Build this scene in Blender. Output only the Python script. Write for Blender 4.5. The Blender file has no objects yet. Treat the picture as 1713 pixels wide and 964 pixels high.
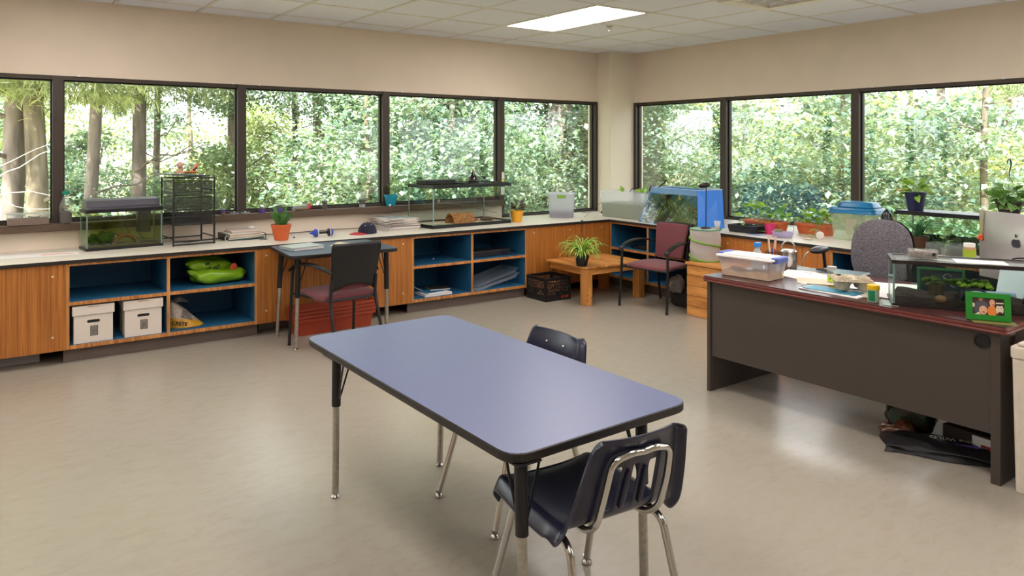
import bpy, bmesh, math, random
from mathutils import Vector, Matrix, Euler
from math import sin, cos, pi, radians as R
random.seed(11)
SC = bpy.context.scene
COL = SC.collection

# ------------------------------------------------------------------ camera
H = 1.55
cam_d = bpy.data.cameras.new('camera')
cam = bpy.data.objects.new('camera', cam_d); COL.objects.link(cam)
cam.location = (0, 0, H)
cam.rotation_euler = (R(90), 0, R(55.04 - 90))
cam_d.sensor_width = 36; cam_d.sensor_fit = 'HORIZONTAL'
cam_d.lens = 36 * 1218.2 / 1713
cam_d.shift_x = 63.0 / 1713; cam_d.shift_y = (245.4 - 482) / 1713
cam_d.clip_end = 300
SC.camera = cam

# ------------------------------------------------------------------ sky, sun, exposure
EXPO = 0.76
w = bpy.data.worlds.new('sky'); SC.world = w; w.use_nodes = True
bgn = w.node_tree.nodes['Background']
bgn.inputs[0].default_value = (0.93, 0.93, 1.0, 1); bgn.inputs[1].default_value = 4.0
sun_d = bpy.data.lights.new('sun', 'SUN'); sun_d.energy = 12.5; sun_d.angle = R(1.0); sun_d.color = (1, .94, .86)
sun = bpy.data.objects.new('sun', sun_d); COL.objects.link(sun)
sun.rotation_euler = Vector((0.62, 0.42, -0.78)).to_track_quat('-Z', 'Y').to_euler()
SC.view_settings.view_transform = 'Standard'; SC.view_settings.look = 'None'
SC.view_settings.exposure = EXPO; SC.view_settings.gamma = 1.0
SC.view_settings.use_curve_mapping = False
try:
    SC.cycles.use_denoising = True
    SC.cycles.max_bounces = 8; SC.cycles.transparent_max_bounces = 24
    SC.cycles.sample_clamp_indirect = 6
    SC.cycles.caustics_reflective = False; SC.cycles.caustics_refractive = False
except Exception:
    pass
LAMP = 7.4      # strength of the ceiling lamps' diffusers

# ------------------------------------------------------------------ dimensions
YA, XB, ZC, ZH = 6.639, 6.967, 2.731, 2.115
XL, YBK = -3.6, -3.4            # unseen far ends of the room
ZT = .74                        # worktop
SILL = .945

# ------------------------------------------------------------------ helpers
def lin(c):
    c = c / 255.0
    return c / 12.92 if c <= .04045 else ((c + .055) / 1.055) ** 2.4
def C3(r, g, b): return (lin(r), lin(g), lin(b), 1)

MATS = {}
def mat(name, col, rough=.5, metal=0., spec=.5, var=0., scale=20., stretch=(1, 1, 1), bump=0., bscale=60., emis=0., trans=0., alpha=1., coat=0., col2=None, ior=1.45, sheen=0., contrast=.0):
    if name in MATS: return MATS[name]
    m = bpy.data.materials.new(name); m.use_nodes = True
    nt = m.node_tree; b = nt.nodes['Principled BSDF']
    b.inputs['Base Color'].default_value = col
    b.inputs['Roughness'].default_value = rough; b.inputs['Metallic'].default_value = metal
    b.inputs['Specular IOR Level'].default_value = spec; b.inputs['IOR'].default_value = ior
    b.inputs['Transmission Weight'].default_value = trans; b.inputs['Alpha'].default_value = alpha
    b.inputs['Coat Weight'].default_value = coat
    b.inputs['Sheen Weight'].default_value = sheen
    if emis:
        b.inputs['Emission Color'].default_value = col; b.inputs['Emission Strength'].default_value = emis
    tc = None
    if var or bump or col2:
        tc = nt.nodes.new('ShaderNodeTexCoord'); mp = nt.nodes.new('ShaderNodeMapping')
        mp.inputs['Scale'].default_value = stretch
        nt.links.new(tc.outputs['Object'], mp.inputs[0])
    if var or col2:
        n = nt.nodes.new('ShaderNodeTexNoise'); n.inputs['Scale'].default_value = scale; n.inputs['Detail'].default_value = 5
        nt.links.new(mp.outputs[0], n.inputs['Vector'])
        cr = nt.nodes.new('ShaderNodeValToRGB')
        a, c = (col, col2) if col2 else ([x * (1 - var) for x in col[:3]] + [1], [min(1, x * (1 + var)) for x in col[:3]] + [1])
        cr.color_ramp.elements[0].position = .35 + contrast; cr.color_ramp.elements[1].position = .65 - contrast
        cr.color_ramp.elements[0].color = a; cr.color_ramp.elements[1].color = c
        nt.links.new(n.outputs[0], cr.inputs[0]); nt.links.new(cr.outputs[0], b.inputs['Base Color'])
    if bump:
        n2 = nt.nodes.new('ShaderNodeTexNoise'); n2.inputs['Scale'].default_value = bscale; n2.inputs['Detail'].default_value = 3
        nt.links.new(mp.outputs[0], n2.inputs['Vector'])
        bp = nt.nodes.new('ShaderNodeBump'); bp.inputs['Strength'].default_value = bump; bp.inputs['Distance'].default_value = .004
        nt.links.new(n2.outputs[0], bp.inputs['Height']); nt.links.new(bp.outputs[0], b.inputs['Normal'])
    MATS[name] = m
    return m

def glass(name, tint=(1, 1, 1), base=.06, edge=.9, rough=0.0, dens=None):
    """thin clear sheet: see-through with a mirror share that grows with the angle"""
    if name in MATS: return MATS[name]
    m = bpy.data.materials.new(name); m.use_nodes = True; nt = m.node_tree
    nt.nodes.clear()
    out = nt.nodes.new('ShaderNodeOutputMaterial'); tr = nt.nodes.new('ShaderNodeBsdfTransparent')
    tr.inputs[0].default_value = (*tint, 1)
    gl = nt.nodes.new('ShaderNodeBsdfGlossy'); gl.inputs['Roughness'].default_value = rough
    lw = nt.nodes.new('ShaderNodeLayerWeight'); lw.inputs[0].default_value = .5
    p = nt.nodes.new('ShaderNodeMath'); p.operation = 'POWER'; p.inputs[1].default_value = 2.0
    mu = nt.nodes.new('ShaderNodeMath'); mu.operation = 'MULTIPLY_ADD'; mu.inputs[1].default_value = edge; mu.inputs[2].default_value = base
    mu.use_clamp = True
    mx = nt.nodes.new('ShaderNodeMixShader')
    nt.links.new(lw.outputs['Facing'], p.inputs[0]); nt.links.new(p.outputs[0], mu.inputs[0])
    nt.links.new(mu.outputs[0], mx.inputs[0]); nt.links.new(tr.outputs[0], mx.inputs[1]); nt.links.new(gl.outputs[0], mx.inputs[2])
    nt.links.new(mx.outputs[0], out.inputs[0])
    MATS[name] = m
    return m

def frosted(name, col, fac=.5, rough=.35):
    """milky plastic: part see-through, part translucent"""
    if name in MATS: return MATS[name]
    m = bpy.data.materials.new(name); m.use_nodes = True; nt = m.node_tree
    b = nt.nodes['Principled BSDF']; b.inputs['Base Color'].default_value = col; b.inputs['Roughness'].default_value = rough
    out = nt.nodes['Material Output']
    tl = nt.nodes.new('ShaderNodeBsdfTranslucent'); tl.inputs[0].default_value = col
    tr = nt.nodes.new('ShaderNodeBsdfTransparent')
    m1 = nt.nodes.new('ShaderNodeMixShader'); m1.inputs[0].default_value = .45
    m2 = nt.nodes.new('ShaderNodeMixShader'); m2.inputs[0].default_value = fac
    nt.links.new(b.outputs[0], m1.inputs[1]); nt.links.new(tl.outputs[0], m1.inputs[2])
    nt.links.new(tr.outputs[0], m2.inputs[1]); nt.links.new(m1.outputs[0], m2.inputs[2])
    nt.links.new(m2.outputs[0], out.inputs[0])
    MATS[name] = m
    return m

def leafmat(name, c1, c2, scale=3., trans=.4, rough=.45, patt=None, tr_gain=1.0):
    if name in MATS: return MATS[name]
    m = bpy.data.materials.new(name); m.use_nodes = True; nt = m.node_tree
    b = nt.nodes['Principled BSDF']; b.inputs['Roughness'].default_value = rough
    out = nt.nodes['Material Output']
    g = nt.nodes.new('ShaderNodeNewGeometry')
    n = nt.nodes.new('ShaderNodeTexNoise'); n.inputs['Scale'].default_value = scale; n.inputs['Detail'].default_value = 3
    nt.links.new(g.outputs['Position'], n.inputs['Vector'])
    cr = nt.nodes.new('ShaderNodeValToRGB'); cr.color_ramp.elements[0].position = .3; cr.color_ramp.elements[1].position = .7
    cr.color_ramp.elements[0].color = c1; cr.color_ramp.elements[1].color = c2
    mxr = nt.nodes.new('ShaderNodeMath'); mxr.operation = 'ADD'
    rn = nt.nodes.new('ShaderNodeMath'); rn.operation = 'MULTIPLY_ADD'; rn.inputs[1].default_value = .5; rn.inputs[2].default_value = -.25
    nt.links.new(g.outputs['Random Per Island'], rn.inputs[0])
    nt.links.new(n.outputs[0], mxr.inputs[0]); nt.links.new(rn.outputs[0], mxr.inputs[1])
    nt.links.new(mxr.outputs[0], cr.inputs[0]); nt.links.new(cr.outputs[0], b.inputs['Base Color'])
    tl = nt.nodes.new('ShaderNodeBsdfTranslucent')
    gm = nt.nodes.new('ShaderNodeMix'); gm.data_type = 'RGBA'; gm.blend_type = 'MULTIPLY'; gm.inputs[0].default_value = 1
    gm.inputs[7].default_value = (1.0 * tr_gain, 1.0 * tr_gain, .55 * tr_gain, 1)
    nt.links.new(cr.outputs[0], gm.inputs[6]); nt.links.new(gm.outputs[2], tl.inputs[0])
    mx = nt.nodes.new('ShaderNodeMixShader'); mx.inputs[0].default_value = trans
    nt.links.new(b.outputs[0], mx.inputs[1]); nt.links.new(tl.outputs[0], mx.inputs[2]); nt.links.new(mx.outputs[0], out.inputs[0])
    MATS[name] = m
    return m

def woodmat(name, c1, c2, axis='z', scale=40., rough=.45, thin=.03):
    """straight-grained wood, grain running along one axis of the object"""
    if name in MATS: return MATS[name]
    m = bpy.data.materials.new(name); m.use_nodes = True; nt = m.node_tree; b = nt.nodes['Principled BSDF']
    b.inputs['Roughness'].default_value = rough
    tc = nt.nodes.new('ShaderNodeTexCoord'); mp = nt.nodes.new('ShaderNodeMapping')
    s = [1, 1, 1]; s['xyz'.index(axis)] = thin; mp.inputs['Scale'].default_value = s
    nt.links.new(tc.outputs['Object'], mp.inputs[0])
    n = nt.nodes.new('ShaderNodeTexNoise'); n.inputs['Scale'].default_value = scale; n.inputs['Detail'].default_value = 6; n.inputs['Roughness'].default_value = .65
    n.inputs['Distortion'].default_value = .3
    nt.links.new(mp.outputs[0], n.inputs['Vector'])
    cr = nt.nodes.new('ShaderNodeValToRGB'); cr.color_ramp.elements[0].position = .34; cr.color_ramp.elements[1].position = .62
    cr.color_ramp.elements[0].color = c1; cr.color_ramp.elements[1].color = c2
    nt.links.new(n.outputs[0], cr.inputs[0]); nt.links.new(cr.outputs[0], b.inputs['Base Color'])
    MATS[name] = m
    return m

def warpA(v):   # worktop run along the left windows is very slightly out of square
    return v
class MB:
    """collects shapes and links them as one mesh object"""
    def __init__(s): s.v = []; s.f = []; s.M = Matrix.Identity(4); s.mi = []; s.cur = 0
    def add(s, vs, fs):
        o = len(s.v); s.v += [tuple(s.M @ Vector(p)) for p in vs]; s.f += [tuple(i + o for i in f) for f in fs]; s.mi += [s.cur] * len(fs); return s
    def box(s, x0, x1, y0, y1, z0, z1):
        return s.add([(x0,y0,z0),(x1,y0,z0),(x1,y1,z0),(x0,y1,z0),(x0,y0,z1),(x1,y0,z1),(x1,y1,z1),(x0,y1,z1)],
                     [(0,3,2,1),(4,5,6,7),(0,1,5,4),(1,2,6,5),(2,3,7,6),(3,0,4,7)])
    def cbox(s, c, d, rz=0, rx=0, ry=0):
        M = Matrix.Translation(c) @ Euler((rx, ry, rz)).to_matrix().to_4x4()
        a, b, e = d[0]/2, d[1]/2, d[2]/2
        vs = [M @ Vector(p) for p in ((-a,-b,-e),(a,-b,-e),(a,b,-e),(-a,b,-e),(-a,-b,e),(a,-b,e),(a,b,e),(-a,b,e))]
        return s.add(vs, [(0,3,2,1),(4,5,6,7),(0,1,5,4),(1,2,6,5),(2,3,7,6),(3,0,4,7)])
    def prism(s, poly, z0, z1, top=None):
        n = len(poly); top = top or poly
        vs = [(p[0], p[1], z0) for p in poly] + [(p[0], p[1], z1) for p in top]
        fs = [tuple(range(n-1, -1, -1)), tuple(range(n, 2*n))] + [(i, (i+1) % n, n+(i+1) % n, n+i) for i in range(n)]
        return s.add(vs, fs)
    def tube(s, pts, r, seg=8, cap=True, closed=False, flat=1.0):
        pts = [Vector(p) for p in pts]; n = len(pts); rr = r if hasattr(r, '__len__') else [r] * n
        vs = []; up = None
        for i, p in enumerate(pts):
            if closed: t = pts[(i+1) % n] - pts[i-1]
            else: t = pts[min(i+1, n-1)] - pts[max(i-1, 0)]
            t = t.normalized() if t.length > 1e-9 else Vector((0, 0, 1))
            if up is None:
                up = Vector((0, 0, 1)) if abs(t.z) < .9 else Vector((1, 0, 0))
            a = (up - t * up.dot(t))
            if a.length < 1e-6: a = t.orthogonal()
            a.normalize(); up = a; b = t.cross(a)
            for k in range(seg):
                an = 2*pi*k/seg; vs.append(p + (a * cos(an) * flat + b * sin(an)) * rr[i])
        fs = []
        m = n if closed else n - 1
        for i in range(m):
            j = (i+1) % n
            for k in range(seg):
                k2 = (k+1) % seg; fs.append((i*seg+k, i*seg+k2, j*seg+k2, j*seg+k))
        if cap and not closed: fs += [tuple(range(seg-1, -1, -1)), tuple((n-1)*seg + k for k in range(seg))]
        return s.add(vs, fs)
    def lathe(s, prof, c=(0, 0, 0), seg=20, sx=1, sy=1, cap=True):
        vs = []; n = len(prof)
        for r, z in prof:
            for k in range(seg):
                a = 2*pi*k/seg; vs.append((c[0]+r*cos(a)*sx, c[1]+r*sin(a)*sy, c[2]+z))
        fs = [(i*seg+k, i*seg+(k+1) % seg, (i+1)*seg+(k+1) % seg, (i+1)*seg+k) for i in range(n-1) for k in range(seg)]
        if cap:
            if prof[0][0] > 1e-5: fs.append(tuple(range(seg-1, -1, -1)))
            if prof[-1][0] > 1e-5: fs.append(tuple((n-1)*seg + k for k in range(seg)))
        return s.add(vs, fs)
    def cyl(s, c, r, h, seg=16): return s.lathe([(r, 0), (r, h)], c, seg)
    def ball(s, c, r, seg=12, rings=8, sc=(1, 1, 1)):
        vs = []; fs = []
        for i in range(rings+1):
            th = pi * i / rings
            for k in range(seg):
                a = 2*pi*k/seg; vs.append((c[0]+r*sin(th)*cos(a)*sc[0], c[1]+r*sin(th)*sin(a)*sc[1], c[2]-r*cos(th)*sc[2]))
        for i in range(rings):
            for k in range(seg):
                fs.append((i*seg+k, i*seg+(k+1) % seg, (i+1)*seg+(k+1) % seg, (i+1)*seg+k))
        return s.add(vs, fs)
    def grid(s, fn, nu, nv, hole=None):
        vs = [fn(i/nu, j/nv) for j in range(nv+1) for i in range(nu+1)]
        fs = [(j*(nu+1)+i, j*(nu+1)+i+1, (j+1)*(nu+1)+i+1, (j+1)*(nu+1)+i) for j in range(nv) for i in range(nu)
              if not (hole and hole((i+.5)/nu, (j+.5)/nv))]
        return s.add(vs, fs)
    def quad(s, *p): return s.add(p, [tuple(range(len(p)))])
    def mesh(s, name, m, smooth=None):
        me = bpy.data.meshes.new(name); me.from_pydata([tuple(p) for p in s.v], [], s.f)
        for mm in (m if isinstance(m, (list, tuple)) else [m]): me.materials.append(mm)
        if any(s.mi): me.polygons.foreach_set('material_index', s.mi)
        me.validate(clean_customdata=False)
        if smooth is not None:
            me.polygons.foreach_set('use_smooth', [True] * len(me.polygons))
            try: me.set_sharp_from_angle(angle=R(smooth))
            except Exception: pass
        me.update()
        return me
    def build(s, name, m, parent=None, smooth=None, bevel=0, sub=0, solid=0, loc=None, fixn=False):
        me = s.mesh(name, m, smooth)
        if fixn:
            bm = bmesh.new(); bm.from_mesh(me); bmesh.ops.remove_doubles(bm, verts=bm.verts, dist=1e-5)
            bmesh.ops.recalc_face_normals(bm, faces=bm.faces); bm.to_mesh(me); bm.free()
        o = bpy.data.objects.new(name, me); COL.objects.link(o)
        if parent: o.parent = parent
        if loc is not None: o.location = loc
        if solid:
            md = o.modifiers.new('s', 'SOLIDIFY'); md.thickness = solid; md.offset = 0
        if bevel:
            md = o.modifiers.new('b', 'BEVEL'); md.width = bevel; md.segments = 2; md.limit_method = 'ANGLE'; md.angle_limit = R(40)
        if sub:
            md = o.modifiers.new('u', 'SUBSURF'); md.levels = sub; md.render_levels = sub
        return o

def tag(o, label, cat, group=None, kind=None):
    o['label'] = label
    if cat: o['category'] = cat
    if group: o['group'] = group
    if kind: o['kind'] = kind
    return o
def empty(name, loc=(0, 0, 0), rz=0, parent=None):
    o = bpy.data.objects.new(name, None); COL.objects.link(o); o.location = loc; o.rotation_euler = (0, 0, rz)
    o.empty_display_size = .05
    if parent: o.parent = parent
    return o
def thing(name, label, cat, loc=(0, 0, 0), rz=0, group=None): return tag(empty(name, loc, rz), label, cat, group)
def struct(o): o['kind'] = 'structure'; return o
def copy_tree(o, parent=None):
    c = o.copy(); COL.objects.link(c); c.parent = parent
    for ch in o.children: copy_tree(ch, c)
    return c
def inst(me, name, parent, M):
    o = bpy.data.objects.new(name, me); COL.objects.link(o); o.parent = parent; o.matrix_local = M
    return o
def rpoly(x0, x1, y0, y1, r, n=4):
    out = []
    for cx, cy, a0 in ((x1-r, y1-r, 0), (x0+r, y1-r, 90), (x0+r, y0+r, 180), (x1-r, y0+r, 270)):
        for k in range(n+1):
            a = R(a0 + 90*k/n); out.append((cx + r*cos(a), cy + r*sin(a)))
    return out
def rquad(P4, r, n=5):
    """rounded polygon through four corners (counter-clockwise)"""
    out = []
    for i in range(4):
        p = Vector(P4[i]); a = (Vector(P4[i-1]) - p).normalized(); b = (Vector(P4[(i+1) % 4]) - p).normalized()
        p0 = p + a * r; p2 = p + b * r
        for k in range(n+1):
            t = k / n; out.append(tuple(p0 * (1-t)**2 + p * 2*t*(1-t) * .92 + p * 0 + p2 * t*t + p * (2*t*(1-t)*.08)))
    return out
def bez(p0, p1, p2, p3, n=8):
    p0, p1, p2, p3 = map(Vector, (p0, p1, p2, p3))
    return [p0*(1-t)**3 + p1*3*t*(1-t)**2 + p2*3*t*t*(1-t) + p3*t**3 for t in [k/n for k in range(n+1)]]
def arcfillet(pts, r, n=5):
    """polyline with rounded bends"""
    pts = [Vector(p) for p in pts]; out = [pts[0]]
    for i in range(1, len(pts)-1):
        a = pts[i-1] - pts[i]; b = pts[i+1] - pts[i]; ra = min(r, a.length*.45, b.length*.45)
        p0 = pts[i] + a.normalized()*ra; p2 = pts[i] + b.normalized()*ra
        for k in range(n+1):
            t = k/n; out.append(p0*(1-t)**2 + pts[i]*2*t*(1-t) + p2*t*t)
    out.append(pts[-1]); return out
def text(name, s, size, m, M, parent=None, ext=.0005, align='CENTER', bold=False, sx=1.0):
    cu = bpy.data.curves.new(name, 'FONT'); cu.body = s; cu.size = size; cu.extrude = ext; cu.align_x = align; cu.align_y = 'CENTER'
    if bold: cu.offset = size * .02
    t = bpy.data.objects.new(name + '_tmp', cu); COL.objects.link(t)
    dg = bpy.context.evaluated_depsgraph_get(); me = bpy.data.meshes.new_from_object(t.evaluated_get(dg))
    bpy.data.objects.remove(t); me.materials.clear(); me.materials.append(m); me.name = name
    o = bpy.data.objects.new(name, me); COL.objects.link(o)
    if parent: o.parent = parent
    o.matrix_local = M @ Matrix.Diagonal((sx, 1, 1, 1))
    return o
def frame(o, x, y, z):
    """matrix from an origin and three axis vectors"""
    M = Matrix.Identity(4)
    for i, a in enumerate((x, y, z)):
        a = Vector(a)
        for k in range(3): M[k][i] = a[k]
    for k in range(3): M[k][3] = o[k]
    return M

# ------------------------------------------------------------------ materials
M_wall = mat('wall_paint', C3(226, 211, 194), .75, var=.02, scale=3, spec=.3)
M_wall_lt = mat('wall_paint_light', C3(232, 222, 202), .75, spec=.3)
M_tile = mat('ceiling_tile', C3(234, 238, 250), .9, var=.04, scale=90, bump=.25, bscale=160, spec=.1)
M_grid = mat('ceiling_grid', C3(225, 222, 216), .5)
M_bronze = mat('dark_bronze_frame', C3(62, 52, 44), .45, spec=.5)
M_sill = mat('sill_bronze', C3(92, 74, 60), .5)
M_gasket = mat('gasket', C3(20, 20, 22), .6)
M_glass = glass('window_glass', (.94, .975, .955), base=.035, edge=.9)
M_glassB = glass('window_glass_coated', (.88, .91, .90), base=.10, edge=1.2)
M_white = mat('white_paint', C3(235, 232, 225), .5)
M_top = mat('worktop_laminate', C3(214, 206, 192), .35, var=.03, scale=30)
M_black = mat('black_plastic', C3(22, 21, 22), .4)
M_blackm = mat('black_metal', C3(28, 27, 28), .42, spec=.5)
M_dark = mat('dark_edge', C3(38, 33, 31), .45)
M_oak = woodmat('zebra_laminate', C3(146, 84, 30), C3(190, 122, 54), 'z', 90, .42, .02)
M_oakx = woodmat('zebra_laminate_edge', C3(150, 90, 42), C3(208, 146, 82), 'z', 60, .42, .05)
M_blue = mat('blue_laminate', C3(40, 98, 134), .5, var=.04, scale=8)
M_toe = mat('toe_kick_vinyl', C3(112, 98, 90), .55, var=.04, scale=6)
M_greybox = mat('grey_enamel', C3(160, 160, 162), .45)
M_chrome = mat('chrome', C3(200, 198, 192), .14, 1.0)
M_chromed = mat('worn_chrome', C3(180, 176, 166), .3, 1.0, var=.15, scale=60)
M_steel = mat('brushed_steel', C3(190, 186, 180), .26, 1.0)
M_navy = mat('navy_plastic', C3(36, 38, 58), .27, spec=.6, bump=.12, bscale=260)
M_burg = mat('burgundy_fabric', C3(112, 56, 62), .85, var=.12, scale=220, bump=.3, bscale=300, sheen=.2)
M_greyfab = mat('speckled_grey_fabric', C3(100, 95, 100), .9, var=.4, scale=110, bump=.3, bscale=260)
M_pine = woodmat('pine_boards', C3(170, 104, 44), C3(222, 156, 84), 'y', 14, .45, .12)
M_pinez = woodmat('pine_posts', C3(176, 110, 48), C3(224, 158, 86), 'z', 14, .45, .1)
M_terra = mat('terracotta_plastic', C3(206, 98, 52), .5, var=.03, scale=12)
M_brick = mat('brick_red_plastic', C3(168, 66, 40), .5, var=.05, scale=10)
M_paper = mat('paper', C3(228, 224, 220), .7)
M_paper2 = mat('cream_paper', C3(214, 198, 172), .7)
M_card = mat('white_carton', C3(222, 212, 200), .7)
M_soil = mat('soil', C3(60, 44, 34), .95, var=.4, scale=80, bump=1, bscale=90)
M_clear = frosted('clear_plastic', C3(226, 232, 232), .2, .08)
M_tank = glass('tank_glass', (.95, .985, .97), base=.025, edge=.45)
M_tankedge = mat('tank_glass_edge', C3(150, 182, 176), .3)
# ================================================================== ROOM SHELL
fl = MB().box(XL, XB+.2, YBK, YA+.2, -.06, 0)
m = bpy.data.materials.new('linoleum'); m.use_nodes = True; nt = m.node_tree; b = nt.nodes['Principled BSDF']
b.inputs['Roughness'].default_value = .3; b.inputs['Specular IOR Level'].default_value = .5
tc = nt.nodes.new('ShaderNodeTexCoord')
mp = nt.nodes.new('ShaderNodeMapping'); mp.inputs['Scale'].default_value = (1.6, 4.2, 1); mp.inputs['Rotation'].default_value = (0, 0, R(-32))
nt.links.new(tc.outputs['Object'], mp.inputs[0])
n1 = nt.nodes.new('ShaderNodeTexNoise'); n1.inputs['Scale'].default_value = 5.5; n1.inputs['Detail'].default_value = 9; n1.inputs['Roughness'].default_value = .68; n1.inputs['Distortion'].default_value = .7
nt.links.new(mp.outputs[0], n1.inputs['Vector'])
n2 = nt.nodes.new('ShaderNodeTexNoise'); n2.inputs['Scale'].default_value = .8; n2.inputs['Detail'].default_value = 3
nt.links.new(tc.outputs['Object'], n2.inputs['Vector'])
ad = nt.nodes.new('ShaderNodeMath'); ad.operation = 'MULTIPLY_ADD'; ad.inputs[1].default_value = .35; nt.links.new(n2.outputs[0], ad.inputs[0]); nt.links.new(n1.outputs[0], ad.inputs[2])
cr = nt.nodes.new('ShaderNodeValToRGB'); nt.links.new(ad.outputs[0], cr.inputs[0])
e = cr.color_ramp.elements; e[0].position = .42; e[1].position = 1.0
e[0].color = C3(152, 142, 127); e[1].color = C3(164, 156, 143)
k = e.new(.66); k.color = C3(160, 151, 137)
nt.links.new(cr.outputs[0], b.inputs['Base Color'])
rr = nt.nodes.new('ShaderNodeMapRange'); rr.inputs[3].default_value = .2; rr.inputs[4].default_value = .32
b.inputs['Roughness'].default_value = .27
M_floor = m
struct(fl.build('floor', M_floor))

# ceiling: slab, tee grid, loose tiles
ceil = empty('ceiling'); struct(ceil)
MB().box(XL, XB+.2, YBK, YA+.2, ZC+.03, ZC+.2).build('slab', M_tile, ceil)
T = .6584; A0 = 1.0097; B0 = 6.344
xs = [A0 + T*k for k in range(-7, 9)]; ys = [B0 - T*k for k in range(0, 15)]
xs = [XL] + [x for x in xs if XL < x < XB-.1] + [XB]; ys = [YA] + [y for y in ys if YBK+.1 < y < YA] + [YBK]
lamps = [(4.302, 4.369)]      # lower-left corners of the ceiling lamps, each one tile by two
for (i, j) in ((5, 7), (7, 10), (5, 11), (2, 5), (2, 9), (-1, 3), (-1, 7), (-1, 11), (-5, 3), (-5, 8)):  # unseen lamps, some added to brighten the far end and right wall
    for _ in (0,):
        x = A0 + T*i; y = B0 - T*j
        if x > XL + .1 and y > YBK + .1: lamps.append((x, y))
vent = (A0+T*6, B0-T*6, A0+T*7, B0-T*4)   # air outlet at the top of the view
def taken(xc, yc):
    for lx, ly in lamps:
        if lx < xc < lx+T and ly < yc < ly+2*T: return True
    return vent[0] < xc < vent[2] and vent[1] < yc < vent[3]
gb = MB()
for x in xs[1:-1]: gb.box(x-.012, x+.012, YBK, YA, ZC-.002, ZC+.03)
for y in ys[1:-1]: gb.box(XL, XB, y-.012, y+.012, ZC-.0025, ZC+.03)
gb.build('tee_grid', M_grid, ceil)
MB().box(XL, XB, YA-.02, YA, ZC-.003, ZC).box(XB-.02, XB, YBK, YA-.02, ZC-.003, ZC).build('edge_angle', M_grid, ceil)
cache = {}; far = MB()
for i in range(len(xs)-1):
    for j in range(len(ys)-1):
        x0, x1, y1, y0 = xs[i], xs[i+1], ys[j], ys[j+1]; xc, yc = (x0+x1)/2, (y0+y1)/2
        if taken(xc, yc): continue
        w_, h_ = round(x1-x0-.03, 3), round(y1-y0-.03, 3)
        if w_ < .02 or h_ < .02: continue
        if xc > -1.0 and yc > 0.0:
            if (w_, h_) not in cache:
                cache[(w_, h_)] = MB().prism([(-w_/2+.006, -h_/2+.006), (w_/2-.006, -h_/2+.006), (w_/2-.006, h_/2-.006), (-w_/2+.006, h_/2-.006)], -.001, .006,
                                             [(-w_/2, -h_/2), (w_/2, -h_/2), (w_/2, h_/2), (-w_/2, h_/2)]).box(-w_/2, w_/2, -h_/2, h_/2, .006, .02).mesh('tile', M_tile)
            inst(cache[(w_, h_)], 'tile', ceil, Matrix.Translation((xc, yc, ZC + random.uniform(0, .0015))))
        else: far.box(x0+.015, x1-.015, y0+.015, y1-.015, ZC, ZC+.02)
o = far.build('tile_field', M_tile, ceil); o['kind'] = 'stuff'

M_lampdiff = mat('lamp_diffuser', (1, .94, .91, 1), .4, emis=LAMP)
for n, (x, y) in enumerate(lamps):
    t = thing('ceiling_lamp', 'long recessed ceiling lamp with glowing white diffuser above the corner worktop' if n == 0 else 'unseen recessed ceiling lamp, placed to light the room', 'ceiling lamp', (x+T/2, y+T, ZC),
              group=None if n == 0 else 'ceiling lamps behind the camera')
    a, bb = T/2-.014, T-.014
    if n == 0:
        MB().box(-a, a, -bb, -bb+.025, -.003, .02).box(-a, a, bb-.025, bb, -.003, .02).box(-a, -a+.02, -bb, bb, -.003, .02).box(a-.02, a, -bb, bb, -.003, .02).build('lamp_frame', M_white, t)
        lf = MB().box(-a+.02, a-.02, -bb+.025, bb-.025, .004, .012).build('diffuser', M_lampdiff, t)
        LM = lf.data; LMF = [c for c in t.children if c.name.startswith('lamp_frame')][0].data
    else:
        inst(LMF, 'lamp_frame', t, Matrix.Identity(4)); inst(LM, 'diffuser', t, Matrix.Identity(4))
# air outlet
t = thing('ceiling_vent', 'white air outlet panel with crumpled clear cover in the ceiling', 'vent', ((vent[0]+vent[2])/2, (vent[1]+vent[3])/2, ZC))
a, bb = T/2-.02, T-.02
MB().box(-a, a, -bb, -bb+.1, -.022, .02).box(-a, a, bb-.1, bb, -.022, .02).box(-a, -a+.08, -bb+.1, bb-.1, -.022, .02).box(a-.08, a, -bb+.1, bb-.1, -.022, .02).build('panel_rim', M_white, t, bevel=.003)
mb = MB()
for k in range(9): mb.cbox((-.2+k*.05, 0, .008), (.045, 2*bb-.24, .003), ry=R(35))
mb.build('louvre', M_white, t)
mb = MB(); mb.grid(lambda u, v: (-.2+.4*u, -.5+v*1.0, -.012+.012*sin(u*17+v*9)*cos(v*23)), 16, 30); mb.build('clear_cover', frosted('crumpled_film', C3(225, 225, 235), .45), t, smooth=60)
# sprinkler head
t = thing('sprinkler', 'small chrome sprinkler head hanging from a ceiling tile', 'sprinkler', (5.18, 5.09, ZC))
MB().lathe([(.035, 0), (.03, -.006), (.012, -.01), (.009, -.03), (.004, -.045)], (0, 0, 0), 14).build('body', M_chrome, t, smooth=30)
MB().lathe([(.002, -.044), (.022, -.046), (.022, -.049), (.002, -.05)], (0, 0, 0), 14).build('deflector', M_chrome, t)

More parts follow.
